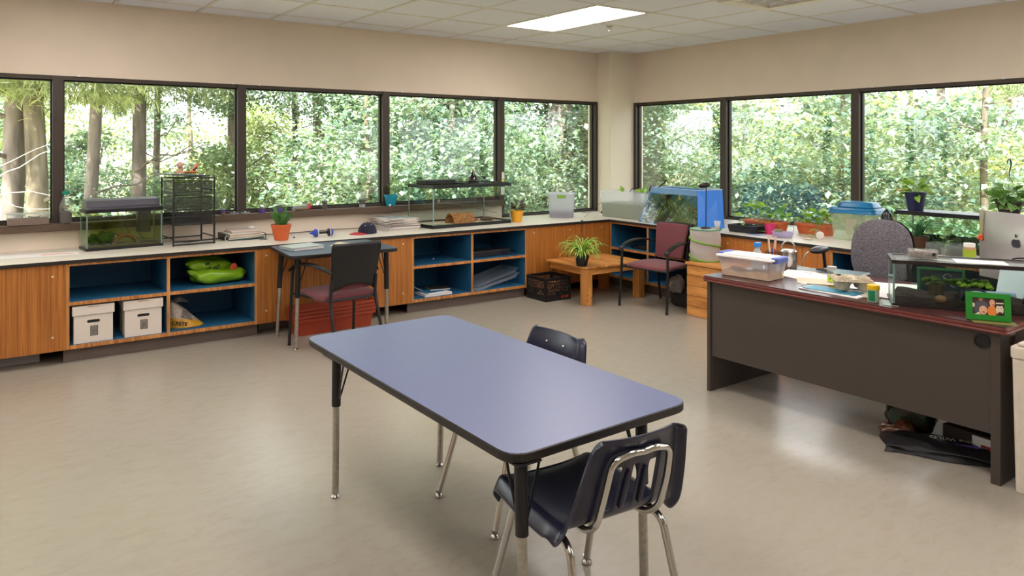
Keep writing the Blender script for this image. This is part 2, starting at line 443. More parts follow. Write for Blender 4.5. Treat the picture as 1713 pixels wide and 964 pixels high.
# walls
def wallobj(name, mb, m=M_wall): return struct(mb.build(name, m))
wa = MB().box(XL, XB+.18, YA, YA+.18, ZH, ZC+.05).box(XL, 5.025, YA, YA+.18, 0, SILL-.04).box(5.025, XB+.18, YA, YA+.18, 0, ZT-.03)
wallobj('wall_left', wa)
wb = MB().box(XB, XB+.18, YBK, YA, ZH-.01, ZC+.05).box(XB, XB+.18, YBK, YA, 0, ZT-.03)
wallobj('wall_right', wb)
wallobj('wall_back', MB().box(XL-.15, XB+.18, YBK-.15, YBK, 0, ZC+.05))
wallobj('wall_side', MB().box(XL-.15, XL, YBK, YA+.18, 0, ZC+.05))
col = MB().box(6.543, XB+.18, 6.431, YA+.18, 0, ZC+.03)
struct(col.build('column', M_wall_lt, bevel=.012))
# little blind brackets along the window heads
br = MB()
for x in (.75, 1.98, 2.22, 3.42, 3.72, 4.9, 5.25, 6.4, -.7, -2.2): br.box(x-.012, x+.012, YA-.012, YA, ZH-.002, ZH+.012)
for y in (6.3, 5.32, 4.95, 3.85, 3.45, 2.4, 1.4): br.box(XB-.012, XB, y-.012, y+.012, ZH-.012, ZH+.002)
o = br.build('trim_1', M_white); struct(o)

# windows
JW = .038
def window(n, a0, a1, z0, z1, axis, top=None):
    """a0..a1 along the wall between mullion centre lines"""
    t = empty('window_%d' % n); struct(t)
    g = M_glass if axis == 'x' else M_glassB
    def bx(u0, u1, d0, d1, zz0, zz1):
        mb = MB()
        if axis == 'x': mb.box(u0, u1, YA+d0, YA+d1, zz0, zz1)
        else: mb.box(XB+d0, XB+d1, u0, u1, zz0, zz1)
        return mb
    bx(a0, a0+JW, .0, .11, z0, z1).build('jamb', M_bronze, t); bx(a1-JW, a1, .0, .11, z0, z1).build('jamb', M_bronze, t)
    bx(a0+JW, a1-JW, .012, .11, z1-.03, z1).build('head_rail', M_bronze, t); bx(a0+JW, a1-JW, .012, .11, z0, z0+.022).build('bottom_rail', M_bronze, t)
    s = .012
    gk = bx(a0+JW, a0+JW+s, .045, .07, z0+.022, z1-.03)
    for args in ((a1-JW-s, a1-JW, .045, .07, z0+.022, z1-.03), (a0+JW+s, a1-JW-s, .045, .07, z1-.03-s, z1-.03), (a0+JW+s, a1-JW-s, .045, .07, z0+.022, z0+.022+s)):
        mb = bx(*args); gk.add(mb.v, mb.f)
    gk.build('gasket', M_gasket, t)
    bx(a0+JW+s*.5, a1-JW-s*.5, .055, .060, z0+.022+s*.5, z1-.03-s*.5).build('pane', g, t)
ms = [5.025-1.476*k for k in range(0, 6)]   # mullion centre lines
ms[1:4] = [3.54, 2.064, .605]; ms[4] = -.871; ms[5] = -2.347
n = 1
for k in range(4, -1, -1): window(n, ms[k+1] if k+1 < 6 else -3.6, ms[k], SILL, ZH, 'x'); n += 1
window(n, 5.025, 6.543, ZT, ZH, 'x'); n += 1
mbs = [6.431, 5.097, 3.62, 2.143, .666, -.811, -2.288]
for k in range(6): window(n, mbs[k+1], mbs[k], ZT, ZH-.012, 'y'); n += 1
wallobj('wall_left_return', MB().box(XL, -2.347, YA+.001, YA+.18, SILL-.04, ZH))
wallobj('wall_right_return', MB().box(XB+.001, XB+.18, YBK, -2.288, ZT-.03, ZH))
# inner sill under the four higher windows
s = MB().box(XL, 5.03, YA-.065, YA, SILL-.062, SILL-.002).box(XL, 5.03, YA, YA+.1, SILL-.04, SILL)
struct(s.build('trim_2', M_sill, bevel=.004))
# outside: wall faces so the building is closed
struct(MB().box(XL-.3, XB+.9, YBK-.3, YA+.9, ZC+.2, ZC+.35).build('roof', M_wall))
# ================================================================== OUTSIDE
M_ground = mat('forest_floor', C3(170, 160, 116), .95, scale=1.6, col2=C3(216, 206, 168))
def gz(x, y): return -1.2 + .25*sin(x*.35)*cos(y*.28)
mb = MB(); mb.grid(lambda u, v: (-60+150*u, -40+140*v, gz(-60+150*u, -40+140*v)), 90, 84)
struct(mb.build('ground', M_ground, smooth=60))

def leafcloud(name, seed, n, rx, ry, rz, size, blobs, m, needle=False):
    """crown: many separate folded leaves gathered round boughs"""
    rn = random.Random(seed); vs = []; fs = []
    bl = []
    for _ in range(blobs):
        while True:
            p = Vector((rn.uniform(-1, 1), rn.uniform(-1, 1), rn.uniform(-1, 1)))
            if p.length < 1: break
        bl.append((p.x*rx, p.y*ry, p.z*rz, rn.uniform(.35, .8)))
    for k in range(n):
        b = bl[rn.randrange(blobs)]; s = b[3]
        x, y, z = b[0]+rn.gauss(0, s*.62), b[1]+rn.gauss(0, s*.62), b[2]+rn.gauss(0, s*.30)
        a = rn.uniform(0, 2*pi); el = rn.gauss(-.3, .5); L = size*rn.uniform(.6, 1.4); W = L*(.09 if needle else .36)
        d = Vector((cos(a)*cos(el), sin(a)*cos(el), sin(el))); sd = Vector((-sin(a), cos(a), rn.uniform(-.5, .5))).normalized()
        p = Vector((x, y, z)); o = len(vs)
        if needle:
            for q in range(3):
                dd = (d + Vector((rn.uniform(-.5, .5), rn.uniform(-.5, .5), rn.uniform(-.4, .3)))).normalized(); o = len(vs)
                vs += [p, p+dd*L*.5+sd*W, p+dd*L]; fs.append((o, o+1, o+2))
        else:
            up = d.cross(sd)*.12*L
            vs += [p, p+d*L*.45+sd*W+up, p+d*L, p+d*L*.45-sd*W+up]
            fs += [(o, o+1, o+2), (o, o+2, o+3)]
    me = bpy.data.meshes.new(name); me.from_pydata([tuple(v) for v in vs], [], fs); me.materials.append(m); me.update()
    return me
M_leafA = leafmat('oak_leaves', C3(104, 128, 92), C3(190, 200, 152), .55, .45, .4)
M_leafB = leafmat('maple_leaves', C3(96, 126, 112), C3(172, 192, 170), .5, .4, .35)
M_leafC = leafmat('sunlit_toned_leaves', C3(148, 164, 104), C3(224, 222, 176), .5, .5, .45)  # sunlit look of the far foliage put into a paler leaf colour
M_leafD = leafmat('pine_needles', C3(112, 132, 96), C3(200, 206, 160), .6, .4, .5)
M_bark = mat('bark', C3(98, 88, 84), .95, scale=9, stretch=(1, 1, .18), col2=C3(140, 128, 122), bump=1, bscale=14)
M_bark2 = mat('dark_bark', C3(80, 72, 62), .95, scale=9, stretch=(1, 1, .2), col2=C3(128, 116, 100), bump=1, bscale=14)

CL = [leafcloud('foliage', 1, 15000, 2.6, 2.6, 2.0, .10, 40, M_leafA), leafcloud('foliage', 2, 15000, 2.6, 2.6, 2.1, .105, 38, M_leafB),
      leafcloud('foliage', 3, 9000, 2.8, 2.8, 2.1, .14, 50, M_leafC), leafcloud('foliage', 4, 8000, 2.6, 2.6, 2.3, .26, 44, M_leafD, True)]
NEAR = leafcloud('foliage', 7, 9000, 1.7, 1.7, 1.5, .10, 34, M_leafB)
def trunkmesh(r, h, seed, m=M_bark, boughs=5, zc=2.0, reach=1.8):
    rn = random.Random(seed); mb = MB(); pts = []; rs = []
    lx, ly = rn.uniform(-.04, .04), rn.uniform(-.04, .04)
    for k in range(9):
        t = k/8; pts.append((lx*h*t + rn.uniform(-.03, .03), ly*h*t + rn.uniform(-.03, .03), h*t)); rs.append(r*(1.25 if k == 0 else 1)*(1-.45*t))
    mb.tube(pts, rs, 9)
    for k in range(boughs):
        z = rn.uniform(.25, .9)*min(h, 5); a = rn.uniform(0, 2*pi); L = rn.uniform(.6, 1)*reach; p = [(0, 0, z)]
        for q in range(1, 6): p.append((cos(a)*L*q/5+rn.uniform(-.08, .08), sin(a)*L*q/5+rn.uniform(-.08, .08), z+.5*L*q/5*rn.uniform(.2, .9)))
        rb = max(.015, r*.22); mb.tube(p, [rb*(1-.16*q) for q in range(6)], 5)
        a2 = a+rn.uniform(-.9, .9); m0 = p[3]; mb.tube([m0, (m0[0]+cos(a2)*.5, m0[1]+sin(a2)*.5, m0[2]+.2), (m0[0]+cos(a2)*1.0, m0[1]+sin(a2)*1.0, m0[2]+.25)], [rb*.4, rb*.3, rb*.1], 4)
    return mb
def tree(label, x, y, r, h, cloud, zc, sc, seed, m=M_bark, group=None, boughs=5, name='tree'):
    t = thing(name, label, 'tree', (x, y, gz(x, y)), 0, group)
    trunkmesh(r, h, seed, m, boughs).build('trunk', m, t, smooth=60)
    rn = random.Random(seed+99)
    if cloud is not None:
        for k, (dx, dy, z, s) in enumerate(cloudspec(zc, sc, rn)):
            o = bpy.data.objects.new('foliage', cloud if not isinstance(cloud, list) else cloud[k % len(cloud)]); COL.objects.link(o); o.parent = t
            o.location = (dx, dy, z); o.rotation_euler = (0, 0, rn.uniform(0, 6.28)); o.scale = s; o['kind'] = 'stuff'
    return t
def cloudspec(zc, sc, rn):
    if zc < 4: return [(0, 0, zc+.2, (sc, sc, sc))]
    return [(0, 0, zc, (sc, sc, sc)), (rn.uniform(-.8, .8), rn.uniform(-.8, .8), zc + 3.3*sc, (sc*.95, sc*.95, sc*.95))]
GB = 'trees of the wood outside'
# polar placement: angle in degrees from the right-hand wall's normal, distance from the middle of the room
def pol(a, d): return d*cos(R(a)), d*sin(R(a))
# trunks one can see through the first two windows
big = [(87.8, 12.5, .17, 'thick grey trunk at the outer edge of the first window'), (85.8, 12.2, .16, 'thick grey pine trunk behind the clear box on the sill'),
       (83.1, 15.5, .13, 'tall pale pine trunk seen behind the bottle with a green lid'), (80.0, 16.5, .16, 'pine trunk seen above the fish tank with a grey hood'),
       (73.3, 17.5, .17, 'dark trunk seen just above the wire drawer tower'), (66.8, 17.0, .16, 'trunk seen behind the lying jar on the sill'),
       (63.0, 15.5, .13, 'grey trunk seen behind the clear cup of soil on the sill'), (56.6, 15.0, .2, 'grey trunk seen above the black heat lamp'),
       (48.2, 14.0, .28, 'broad grey trunk behind the lidded box of purple soil')]
big.append((42.6, 14.5, .17, 'pale sunlit trunk next to the corner column'))
for k, (a, d, r, lab) in enumerate(big):
    x, y = pol(a, d)
    tree(lab, x, y, r, 9.5, [CL[3], CL[0]] if k < 4 else [CL[1], CL[0]], 5.0 if k < 6 else 4.4, .75, 20+k, M_bark if k % 3 != 1 else M_bark2, GB, 4)
# leafy screen of younger trees
SEEN = {}
def where(a):
    t_ = math.tan(R(a)) if abs(a-90) > .01 else 1e6
    if a > 88.6 or a < 21: return None
    k_ = (.8195 - t_*.573)/(t_*.8195 + .573)*-1.0
    u = 793.5 + 1218.2*((.8195 - .573*t_)/(.573 + .8195*t_))
    edges = [(97, 'first window from the left'), (405, 'second window, above the fish tank'), (646, 'third window, behind the small desk'), (838, 'fourth window, above the dry tank'), (1020, 'fifth window, left of the column'),
             (1210, 'window above the blue aquarium'), (1430, 'window above the flower troughs'), (1750, 'outermost right-hand window')]
    lo = 0
    for e_, s_ in edges:
        if u < e_: return s_, ('left side' if u < lo+(e_-lo)*.5 else 'right side')
        lo = e_
    return None
def treelabel(a, d):
    w_ = where(a); ring = 'leafy green tree' if d < 21.5 else 'farther pale leafy tree'
    if w_ is None: return 'leafy tree of the wood mostly out of view beyond the windows'
    s_ = '%s in the %s of the %s' % (ring, w_[1], w_[0]); SEEN[s_] = SEEN.get(s_, 0)+1
    return s_ if SEEN[s_] == 1 else s_.replace('tree in', 'tree overlapped by another in' if SEEN[s_] == 2 else 'tree squeezed in')
rn = random.Random(5)
spec = []
for a in (14, 21, 28, 35, 42, 49, 56, 63, 70, 78.5, 90):          # middle ring
    d = rn.uniform(15.5, 20); spec.append((a+rn.uniform(-1.5, 1.5), d, .07+rn.random()*.05, rn.choice([0, 1, 1, 0, 2]), rn.uniform(1.3, 2.4), .95))
for a in (12, 19, 26, 33, 40, 47, 54, 62, 70, 77, 87, 93):          # far ring, mostly the paler leaves with sunlight in their colour
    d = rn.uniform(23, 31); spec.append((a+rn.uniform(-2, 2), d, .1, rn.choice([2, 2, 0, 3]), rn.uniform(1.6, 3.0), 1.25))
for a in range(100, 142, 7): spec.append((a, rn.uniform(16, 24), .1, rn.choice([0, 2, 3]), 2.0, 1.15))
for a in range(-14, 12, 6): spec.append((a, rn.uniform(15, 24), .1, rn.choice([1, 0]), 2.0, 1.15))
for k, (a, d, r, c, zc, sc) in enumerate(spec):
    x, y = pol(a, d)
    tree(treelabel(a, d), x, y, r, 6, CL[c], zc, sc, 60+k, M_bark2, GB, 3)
# near boughs with broad blue-green leaves
for k, (a, d, z, s) in enumerate([(63, 12.2, 2.3, .95), (56.5, 12.6, 2.6, 1.0), (49.5, 14.0, 1.7, .95), (42.5, 14.6, 2.6, 1.0), (36.5, 14.0, 1.9, .95), (28, 13.2, 2.6, 1.0), (20, 12.8, 2.0, .9)]):
    x, y = pol(a, d)
    labs = ['behind the orange potted plant', 'right of the sill bottle', 'behind the turquoise flower pot', 'behind the large dry tank', 'left of the corner column', 'behind the blue slanted tank', 'behind the long flower troughs']
    t = thing('young_tree', 'young broad-leaved tree close to the glass, ' + labs[k], 'tree', (x, y, gz(x, y)), 0, GB)
    trunkmesh(.06, 5.0, 200+k, M_bark2, 7, reach=1.5).build('trunk', M_bark2, t, smooth=60)
    o = bpy.data.objects.new('foliage', NEAR); COL.objects.link(o); o.parent = t; o.location = (0, 0, z); o.scale = (s, s, s); o.rotation_euler = (0, 0, k*1.3); o['kind'] = 'stuff'
# undergrowth
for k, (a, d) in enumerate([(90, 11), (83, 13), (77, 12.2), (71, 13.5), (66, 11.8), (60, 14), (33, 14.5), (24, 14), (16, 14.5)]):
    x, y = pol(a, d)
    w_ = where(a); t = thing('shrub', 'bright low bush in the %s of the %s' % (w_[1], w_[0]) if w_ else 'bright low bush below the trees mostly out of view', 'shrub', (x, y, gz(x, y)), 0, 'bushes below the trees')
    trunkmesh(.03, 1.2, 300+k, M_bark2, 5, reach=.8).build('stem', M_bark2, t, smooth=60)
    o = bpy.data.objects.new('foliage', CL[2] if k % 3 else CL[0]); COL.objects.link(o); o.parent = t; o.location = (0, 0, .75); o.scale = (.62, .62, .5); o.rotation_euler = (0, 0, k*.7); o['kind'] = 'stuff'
# bare light twigs seen through the first window
mb = MB(); rn = random.Random(3)
for k in range(4):
    p = [Vector((rn.uniform(-.1, .3), 9.3, rn.uniform(.7, 1.3)))]; a = rn.uniform(-.5, .6)
    for q in range(7): p.append(p[-1] + Vector((.12*cos(a), rn.uniform(-.05, .05), .12*sin(a)))); a += rn.uniform(-.35, .3)
    mb.tube(p, [.007*(1-q*.12) for q in range(8)], 4)
mb.tube([(.0, 9.3, -1.2), (.1, 9.3, 0), (.1, 9.3, .9)], [.03, .025, .012], 5)
tag(mb.build('dead_branches', mat('pale_twig', C3(205, 195, 185), .8)), 'pale bare twigs outside the first window', 'branches')
# ================================================================== WORKTOP AND CABINETS
def yA(x): return 5.872 - (x-2)*.02           # front line of the left run
def xB(y): return 5.890 + (y-5.80)*.058       # front line of the right run
YE = -1.2                                     # unseen end of the right run
cx_, cy_ = 5.888, 5.794
top_poly = [(XL+.02, YA-.001), (XL+.02, yA(XL)), (cx_, cy_), (xB(YE), YE), (XB-.001, YE), (XB-.001, YA-.001)]
wt = empty('worktop', (0, 0, 0)); tag(wt, 'long pale grey corner worktop with a dark edge under the windows', 'worktop')
top_poly2 = [(XL+.02, YA-.001), (XL+.02, yA(XL)+.004), (cx_+.004, cy_+.004), (xB(YE)+.004, YE), (XB-.001, YE), (XB-.001, 6.43), (6.541, 6.43), (6.541, YA-.001)]
MB().prism(top_poly2, ZT-.022, ZT).build('top_surface', M_top, wt)
def strip(pts, nx, z0, z1, dep):
    mb = MB()
    for (a, b_) in zip(pts[:-1], pts[1:]):
        a, b_ = Vector((*a, 0)), Vector((*b_, 0)); n_ = Vector((*nx, 0))*dep
        mb.prism([(a.x, a.y), (b_.x, b_.y), (b_.x+n_.x, b_.y+n_.y), (a.x+n_.x, a.y+n_.y)], z0, z1)
    return mb
e1 = MB().prism([(XL+.02, yA(XL)), (cx_, cy_), (cx_, cy_+.004), (XL+.02, yA(XL)+.004)], ZT-.026, ZT-.0015)
e1.prism([(cx_, cy_), (xB(YE), YE), (xB(YE)+.004, YE), (cx_+.004, cy_)], ZT-.026, ZT-.0015)
e1.build('edge_band', M_dark, wt)

ZB = .1       # underside of the units
def runA(x, d): return (x, yA(x)+.015+d)
def boxA(mb, x0, x1, d0, d1, z0, z1):
    p = [runA(x0, d0), runA(x1, d0), runA(x1, d1), runA(x0, d1)]; mb.prism(p, z0, z1); return mb
def runB(y, d): return (xB(y)+.015+d, y)
def boxB(mb, y0, y1, d0, d1, z0, z1):
    p = [runB(y0, d0), runB(y0, d1), runB(y1, d1), runB(y1, d0)]; mb.prism(p[::-1] if False else [p[0], p[1], p[2], p[3]], z0, z1); return mb
ZU = ZT-.023
M_screw = mat('screw_cap', C3(225, 220, 210), .4)
def shelf_unit(label, run, s0, s1, div, dep=.6, toe=True, zb=.1, ztop=.695):
    bx = boxA if run == 'A' else boxB
    t = thing('shelf_unit', label, 'cabinet', (*(runA(s0, .1) if run == 'A' else runB(s0, .1)), 0))
    loc = t.location.copy()
    def mk(name, m, *boxes, bevel=0):
        mb = MB(); mb.M = Matrix.Translation(-loc)
        for b_ in boxes: bx(mb, *b_)
        o = mb.build(name, m, t, fixn=True); return o
    w_ = .022
    mk('side_panel', M_blue, (s0+.001, s0+w_, .003, dep, zb, ZU)); mk('side_panel', M_blue, (s1-w_, s1-.001, .003, dep, zb, ZU))
    mk('back_panel', M_blue, (s0+w_, s1-w_, dep-.01, dep, zb, ZU))
    mk('bottom_board', M_blue, (s0+w_, s1-w_, .003, dep-.01, zb, zb+.028))
    mk('top_board', M_blue, (s0+w_, s1-w_, .003, dep-.01, ztop, ZU))
    mk('divider', M_blue, (div-.012, div+.012, .003, dep-.01, zb+.028, ztop))
    mk('shelf', M_blue, (s0+w_, div-.012, .003, dep-.01, .412, .438)); mk('shelf', M_blue, (div+.012, s1-w_, .003, dep-.01, .412, .438))
    # wooden lippings on the front edges
    mk('lipping', M_oakx, (s0, s0+w_, 0, .003, zb, ZU), (s1-w_, s1, 0, .003, zb, ZU), (s0+w_, s1-w_, 0, .003, ztop, ZU), (s0+w_, s1-w_, 0, .003, zb, zb+.028),
       (div-.012, div+.012, 0, .003, zb+.028, ztop), (s0+w_, div-.012, 0, .003, .412, .438), (div+.012, s1-w_, 0, .003, .412, .438))
    if toe: mk('toe_kick', M_toe, (s0-.01, s1+.02, .065, .09, 0, zb))
    return t
U1 = shelf_unit('open blue-lined shelf unit holding two white cartons and sacks', 'A', .588, 1.955, 1.273)
U2 = shelf_unit('open blue-lined shelf unit below the large dry tank', 'A', 3.39, 4.737, 4.063)
def panel_unit(label, run, s0, s1, screws, zb=.085, extra=None):
    bx = boxA if run == 'A' else boxB
    t = thing('cabinet', label, 'cabinet', (*(runA(s0, .1) if run == 'A' else runB(s0, .1)), 0)); loc = t.location.copy()
    mb = MB(); mb.M = Matrix.Translation(-loc); bx(mb, s0+.002, s1-.002, 0, .02, zb, ZU); mb.build('front_panel', M_oak, t, fixn=True)
    mb = MB(); mb.M = Matrix.Translation(-loc); bx(mb, s0+.002, s1-.002, .02, .55, zb+.01, ZU); mb.build('carcase', M_oakx, t, fixn=True)
    for (s_, z) in screws:
        mb = MB(); p = runA(s_, 0) if run == 'A' else runB(s_, 0)
        mb.M = Matrix.Translation(Vector((*p, z)) - loc) @ (Matrix.Rotation(R(90), 4, 'X') if run == 'A' else Matrix.Rotation(R(-90), 4, 'Y'))
        mb.lathe([(.0075, -.001), (.0075, .002), (.004, .004)], (0, 0, 0), 8); mb.build('screw_cap', M_screw, t)
    return t
panel_unit('wood-grain cabinet front left of the carton shelves', 'A', -1.4, .588, [(.505, .63), (.505, .2), (-.7, .63), (-.7, .2)], .1)
panel_unit('wood-grain cabinet front behind the small desk', 'A', 1.955, 3.39, [(2.03, .655), (2.03, .2), (3.3, .655), (3.3, .2)], .1)
panel_unit('wood-grain cabinet front behind the milk crate', 'A', 4.737, 5.905, [(4.83, .655), (5.32, .66), (5.78, .66), (5.5, .2)], .08)
t = panel_unit('wood-grain cabinet run left of the frame, mostly unseen', 'A', XL+.05, -1.4, [], .1)
U3 = shelf_unit('open blue-lined shelf unit behind the burgundy armchair', 'B', 4.32, 5.803, 5.225, dep=.7)
panel_unit('wood-grain cabinet front behind the wooden crate bench', 'B', 3.19, 4.32, [(4.2, .65)], .1)
U4 = shelf_unit('open blue-lined shelf unit behind the office chair', 'B', 1.2, 3.19, 2.3, dep=.7)
panel_unit('wood-grain cabinet front at the unseen end of the right run', 'B', YE+.02, 1.2, [], .1)
# grey metal heater boxes in the gaps of the plinth
for k, (x0, x1, lab) in enumerate([(-.9, .44, 'low grey metal box under the outermost cabinet front'), (2.03, 2.95, 'low grey metal box on the floor behind the red flower boxes')]):
    t = thing('heater_box', lab, 'heater', ((x0+x1)/2, 6.26, 0)); w_ = x1-x0
    MB().box(-w_/2, w_/2, -.17, .17, 0, .084).build('case', M_greybox, t, bevel=.004)
    MB().box(-w_/2+.01, w_/2-.01, -.174, -.169, .068, .078).build('vent_slot', M_gasket, t)
struct(MB().box(XL, 5.9, 6.48, 6.5, 0, .09).build('baseboard_left', M_toe))
struct(MB().box(6.6, 6.62, YE, 5.9, 0, .09).build('baseboard_right', M_toe))
# ================================================================== BIG TABLE
M_tabtop = mat('grey_violet_laminate', C3(96, 103, 138), .33, var=.02, scale=40, spec=.65)
M_tabdark = mat('dark_blue_laminate', C3(48, 58, 88), .42, var=.03, scale=40, spec=.35)
def table(name, label, corners, z, th, rr, legs, slz, mtop, loc, sub='table', splay=None, braces=True, legr=.0165):
    t = thing(name, label, sub, (*loc, 0)); L = Vector((*loc, 0))
    P = [(c[0]-loc[0], c[1]-loc[1]) for c in corners]
    poly = rquad(P, rr)
    cen = Vector((sum(p[0] for p in poly)/len(poly), sum(p[1] for p in poly)/len(poly)))
    ins = [tuple(Vector(p) + (cen-Vector(p)).normalized()*.004) for p in poly]
    MB().prism(ins, z-.004, z).build('table_top', mtop, t)
    mb = MB(); mb.prism(ins, z-th+.004, z-.0042); mb.build('core', M_dark, t)
    eb = MB(); n = len(poly)
    for k, (pp, z0) in enumerate([(ins, z-th), (poly, z-th+.004), (poly, z-.003), (ins, z-.0002)]):
        for p in pp: eb.v.append((p[0], p[1], z0))
    for k in range(3):
        for i in range(n): eb.f.append((k*n+i, k*n+(i+1) % n, (k+1)*n+(i+1) % n, (k+1)*n+i)); eb.mi.append(0)
    eb.f.append(tuple(range(n-1, -1, -1))); eb.mi.append(0)
    eb.build('edge_band', M_dark, t, smooth=40)
    # apron frame
    top4 = []
    for k, (fx, fy, tx, ty) in enumerate(legs):
        f = Vector((fx-loc[0], fy-loc[1], 0)); tp = Vector((tx-loc[0], ty-loc[1], z-th)); top4.append(tp)
        d = (f-tp).normalized(); s = tp + d*((z-th)-slz)/abs(d.z)
        lg = MB().tube([tp, s], legr*1.22, 16).build('leg', M_blackm, t, smooth=40)
        MB().tube([s+d*(-.02), f+Vector((0, 0, .018))], legr*.92, 14).build('leg_extension', M_chromed, lg, smooth=40)
        MB().lathe([(.011, .012), (.013, .02), (.013, .024)], (0, 0, 0), 12).build('leg_collar', M_chrome, lg, loc=f, smooth=40)
        MB().lathe([(.017, 0), (.019, .006), (.012, .014), (.006, .018)], (0, 0, 0), 14).build('foot_glide', M_steel, lg, loc=f, smooth=40)
        mbp = MB(); mbp.cbox(tuple(tp+Vector((0, 0, -.002))), (.09, .09, .004)); mbp.build('mounting_plate', M_blackm, lg)
        if braces:
            cc = Vector((cen.x, cen.y, 0)); sx = 1 if cc.x > tp.x else -1; sy = 1 if cc.y > tp.y else -1
            q = tp + d*.19
            for (ux, uy) in ((sx*.085, 0), (0, sy*.085)):
                br = arcfillet([tp+Vector((ux, uy, 0)), tp+Vector((ux*.9, uy*.9, -.01)), q+Vector((ux*.22, uy*.22, 0)), q], .02, 3)
                MB().tube(br, .0042, 6).build('brace', M_blackm, lg, smooth=50)
    return t
TZ = .66
table('activity_table', 'large rectangular table with grey-violet top and dark edge', [(1.283, 1.643), (2.078, 1.650), (2.098, 3.256), (1.300, 3.246)], TZ, .03, .075,
      [(1.341, 2.99, 1.345, 2.985), (1.89, 2.997, 1.90, 2.985), (1.345, 1.668, 1.345, 1.685), (1.895, 1.70, 1.89, 1.71)], .405, M_tabtop, (1.69, 2.45))
table('student_desk', 'small dark blue-topped desk pushed against the worktop', [(1.978, 5.205), (2.862, 5.145), (2.905, 5.80), (2.045, 5.845)], .735, .028, .05,
      [(2.065, 5.33, 2.075, 5.30), (2.80, 5.24, 2.79, 5.235), (2.86, 5.72, 2.84, 5.715), (2.085, 5.79, 2.11, 5.76)], .40, M_tabdark, (2.45, 5.5), 'desk')

# ================================================================== MOULDED SCHOOL CHAIRS (local +y is where the sitter looks)
def shell_fn(u, v):
    """u across, v from the seat's front lip up to the top of the back"""
    a = (u-.5)*2
    P = [(-.02, .205, .365), (.08, .212, .408), (.16, .17, .424), (.32, .02, .414), (.47, -.12, .408), (.54, -.182, .425), (.60, -.212, .465), (.74, -.242, .560), (.90, -.268, .655), (1.02, -.286, .705)]
    t = v
    for k in range(len(P)-1):
        if t <= P[k+1][0] or k == len(P)-2:
            s = (t-P[k][0])/(P[k+1][0]-P[k][0])
            p0 = P[max(k-1, 0)]; p1 = P[k]; p2 = P[k+1]; p3 = P[min(k+2, len(P)-1)]
            def cr_(i): return .5*((2*p1[i]) + (-p0[i]+p2[i])*s + (2*p0[i]-5*p1[i]+4*p2[i]-p3[i])*s*s + (-p0[i]+3*p1[i]-3*p2[i]+p3[i])*s**3)
            y, z = cr_(1), cr_(2); break
    if v < .5: W = .186 + .022*min(1, v/.3)
    else: W = .208 - .050*max(0, (v-.56)/.44)
    if v > .93: W *= math.sqrt(max(.02, 1-((v-.93)/.095)**2*.42))
    if v < .06: W *= .93 + v*1.1
    x = a*W; e = abs(a)
    if v < .5:
        z += .022*e**3 - .03*max(0, e-.86)/.14*(.4 if v < .45 else .2) + (-.012*(1-a*a) if .1 < v else 0)
        z -= .05*max(0, e-.88)/.12
    else:
        s = min(1, (v-.5)/.12); y += (.03*e*e)*s - .006
        y += .035*max(0, e-.9)/.1*(-1)*s + 0
        z -= .05*max(0, e-.88)/.12*(1-s)
    return (x, y, z)
def slot(u, v):
    for c in (.335, .5, .665):
        if abs(u-c) < .036 and .60 < v < .80: return True
    return False
def school_chair(label, loc, rz):
    t = thing('school_chair', label, 'chair', (*loc, 0), rz, 'navy school chairs at the large table'); KX = 1.1
    mb = MB(); mb.grid(lambda u, v: (shell_fn(u, v)[0]*1.12, shell_fn(u, v)[1], shell_fn(u, v)[2]), 38, 52, slot)
    mb.build('shell', M_navy, t, smooth=60, solid=.007, sub=1)
    # ribs framing the slots on the outer face of the back
    mb = MB()
    for c in (.4175, .5825):
        mb = MB(); pts = [Vector(shell_fn(c, v)) + Vector((0, -.008, 0)) for v in (.60, .64, .7, .76, .79)]
        mb.tube([(p.x*1.12, p.y, p.z) for p in pts], [.005, .009, .009, .009, .004], 8); mb.build('back_rib', M_navy, t, smooth=60)
    # chrome loop on the back running under the seat
    r = .0105
    loop = [(.115, .02, .392), (.118, -.17, .388), (.124, -.225, .43), (.122, -.262, .545), (.113, -.283, .640), (.04, -.292, .655), (0, -.288, .648), (-.04, -.292, .655), (-.113, -.283, .640), (-.122, -.262, .545), (-.124, -.225, .43), (-.118, -.17, .388), (-.115, .02, .392)]
    MB().tube(arcfillet(loop, .04, 5), r, 12).build('back_frame', M_chrome, t, smooth=50)
    for s in (-1, 1):
        rear = arcfillet([(s*.10, .05, .388), (s*.175, -.09, .378), (s*.185, -.175, .36), (s*.205, -.265, .015)], .05, 6)
        lg = MB().tube(rear, .0125, 12).build('leg', M_chrome, t, smooth=50)
        p = rear[-1]; MB().lathe([(.014, 0), (.016, .006), (.013, .016)], (0, 0, 0), 12).build('foot_glide', M_steel, lg, loc=(p.x, p.y, 0), smooth=40)
        fr = arcfillet([(s*.10, -.06, .388), (s*.165, .08, .378), (s*.178, .135, .355), (s*.208, .235, .02)], .05, 6)
        lg = MB().tube(fr, .0125, 12).build('leg', M_chrome, t, smooth=50)
        p = fr[-1]; MB().lathe([(.011, .014), (.014, .03)], (0, 0, 0), 12).build('glide_sleeve', M_steel, lg, loc=(p.x, p.y, 0), smooth=40)
        MB().lathe([(.015, 0), (.019, .004), (.016, .012), (.008, .02)], (0, 0, 0), 14).build('foot_glide', M_steel, lg, loc=(p.x, p.y, 0), smooth=40)
    for x in (-.055, .055):
        v = .88; p = Vector(shell_fn(.5 + x/.33, v)); mb = MB(); mb.ball((p.x, p.y+.006, p.z), .0065, 10, 6); mb.build('rivet', M_chrome, t, smooth=60)
    MB().tube([(-.17, -.1, .379), (.17, -.1, .379)], .009, 8).tube([(-.16, .085, .379), (.16, .085, .379)], .009, 8).build('seat_support', M_chrome, t, smooth=50)
    return t
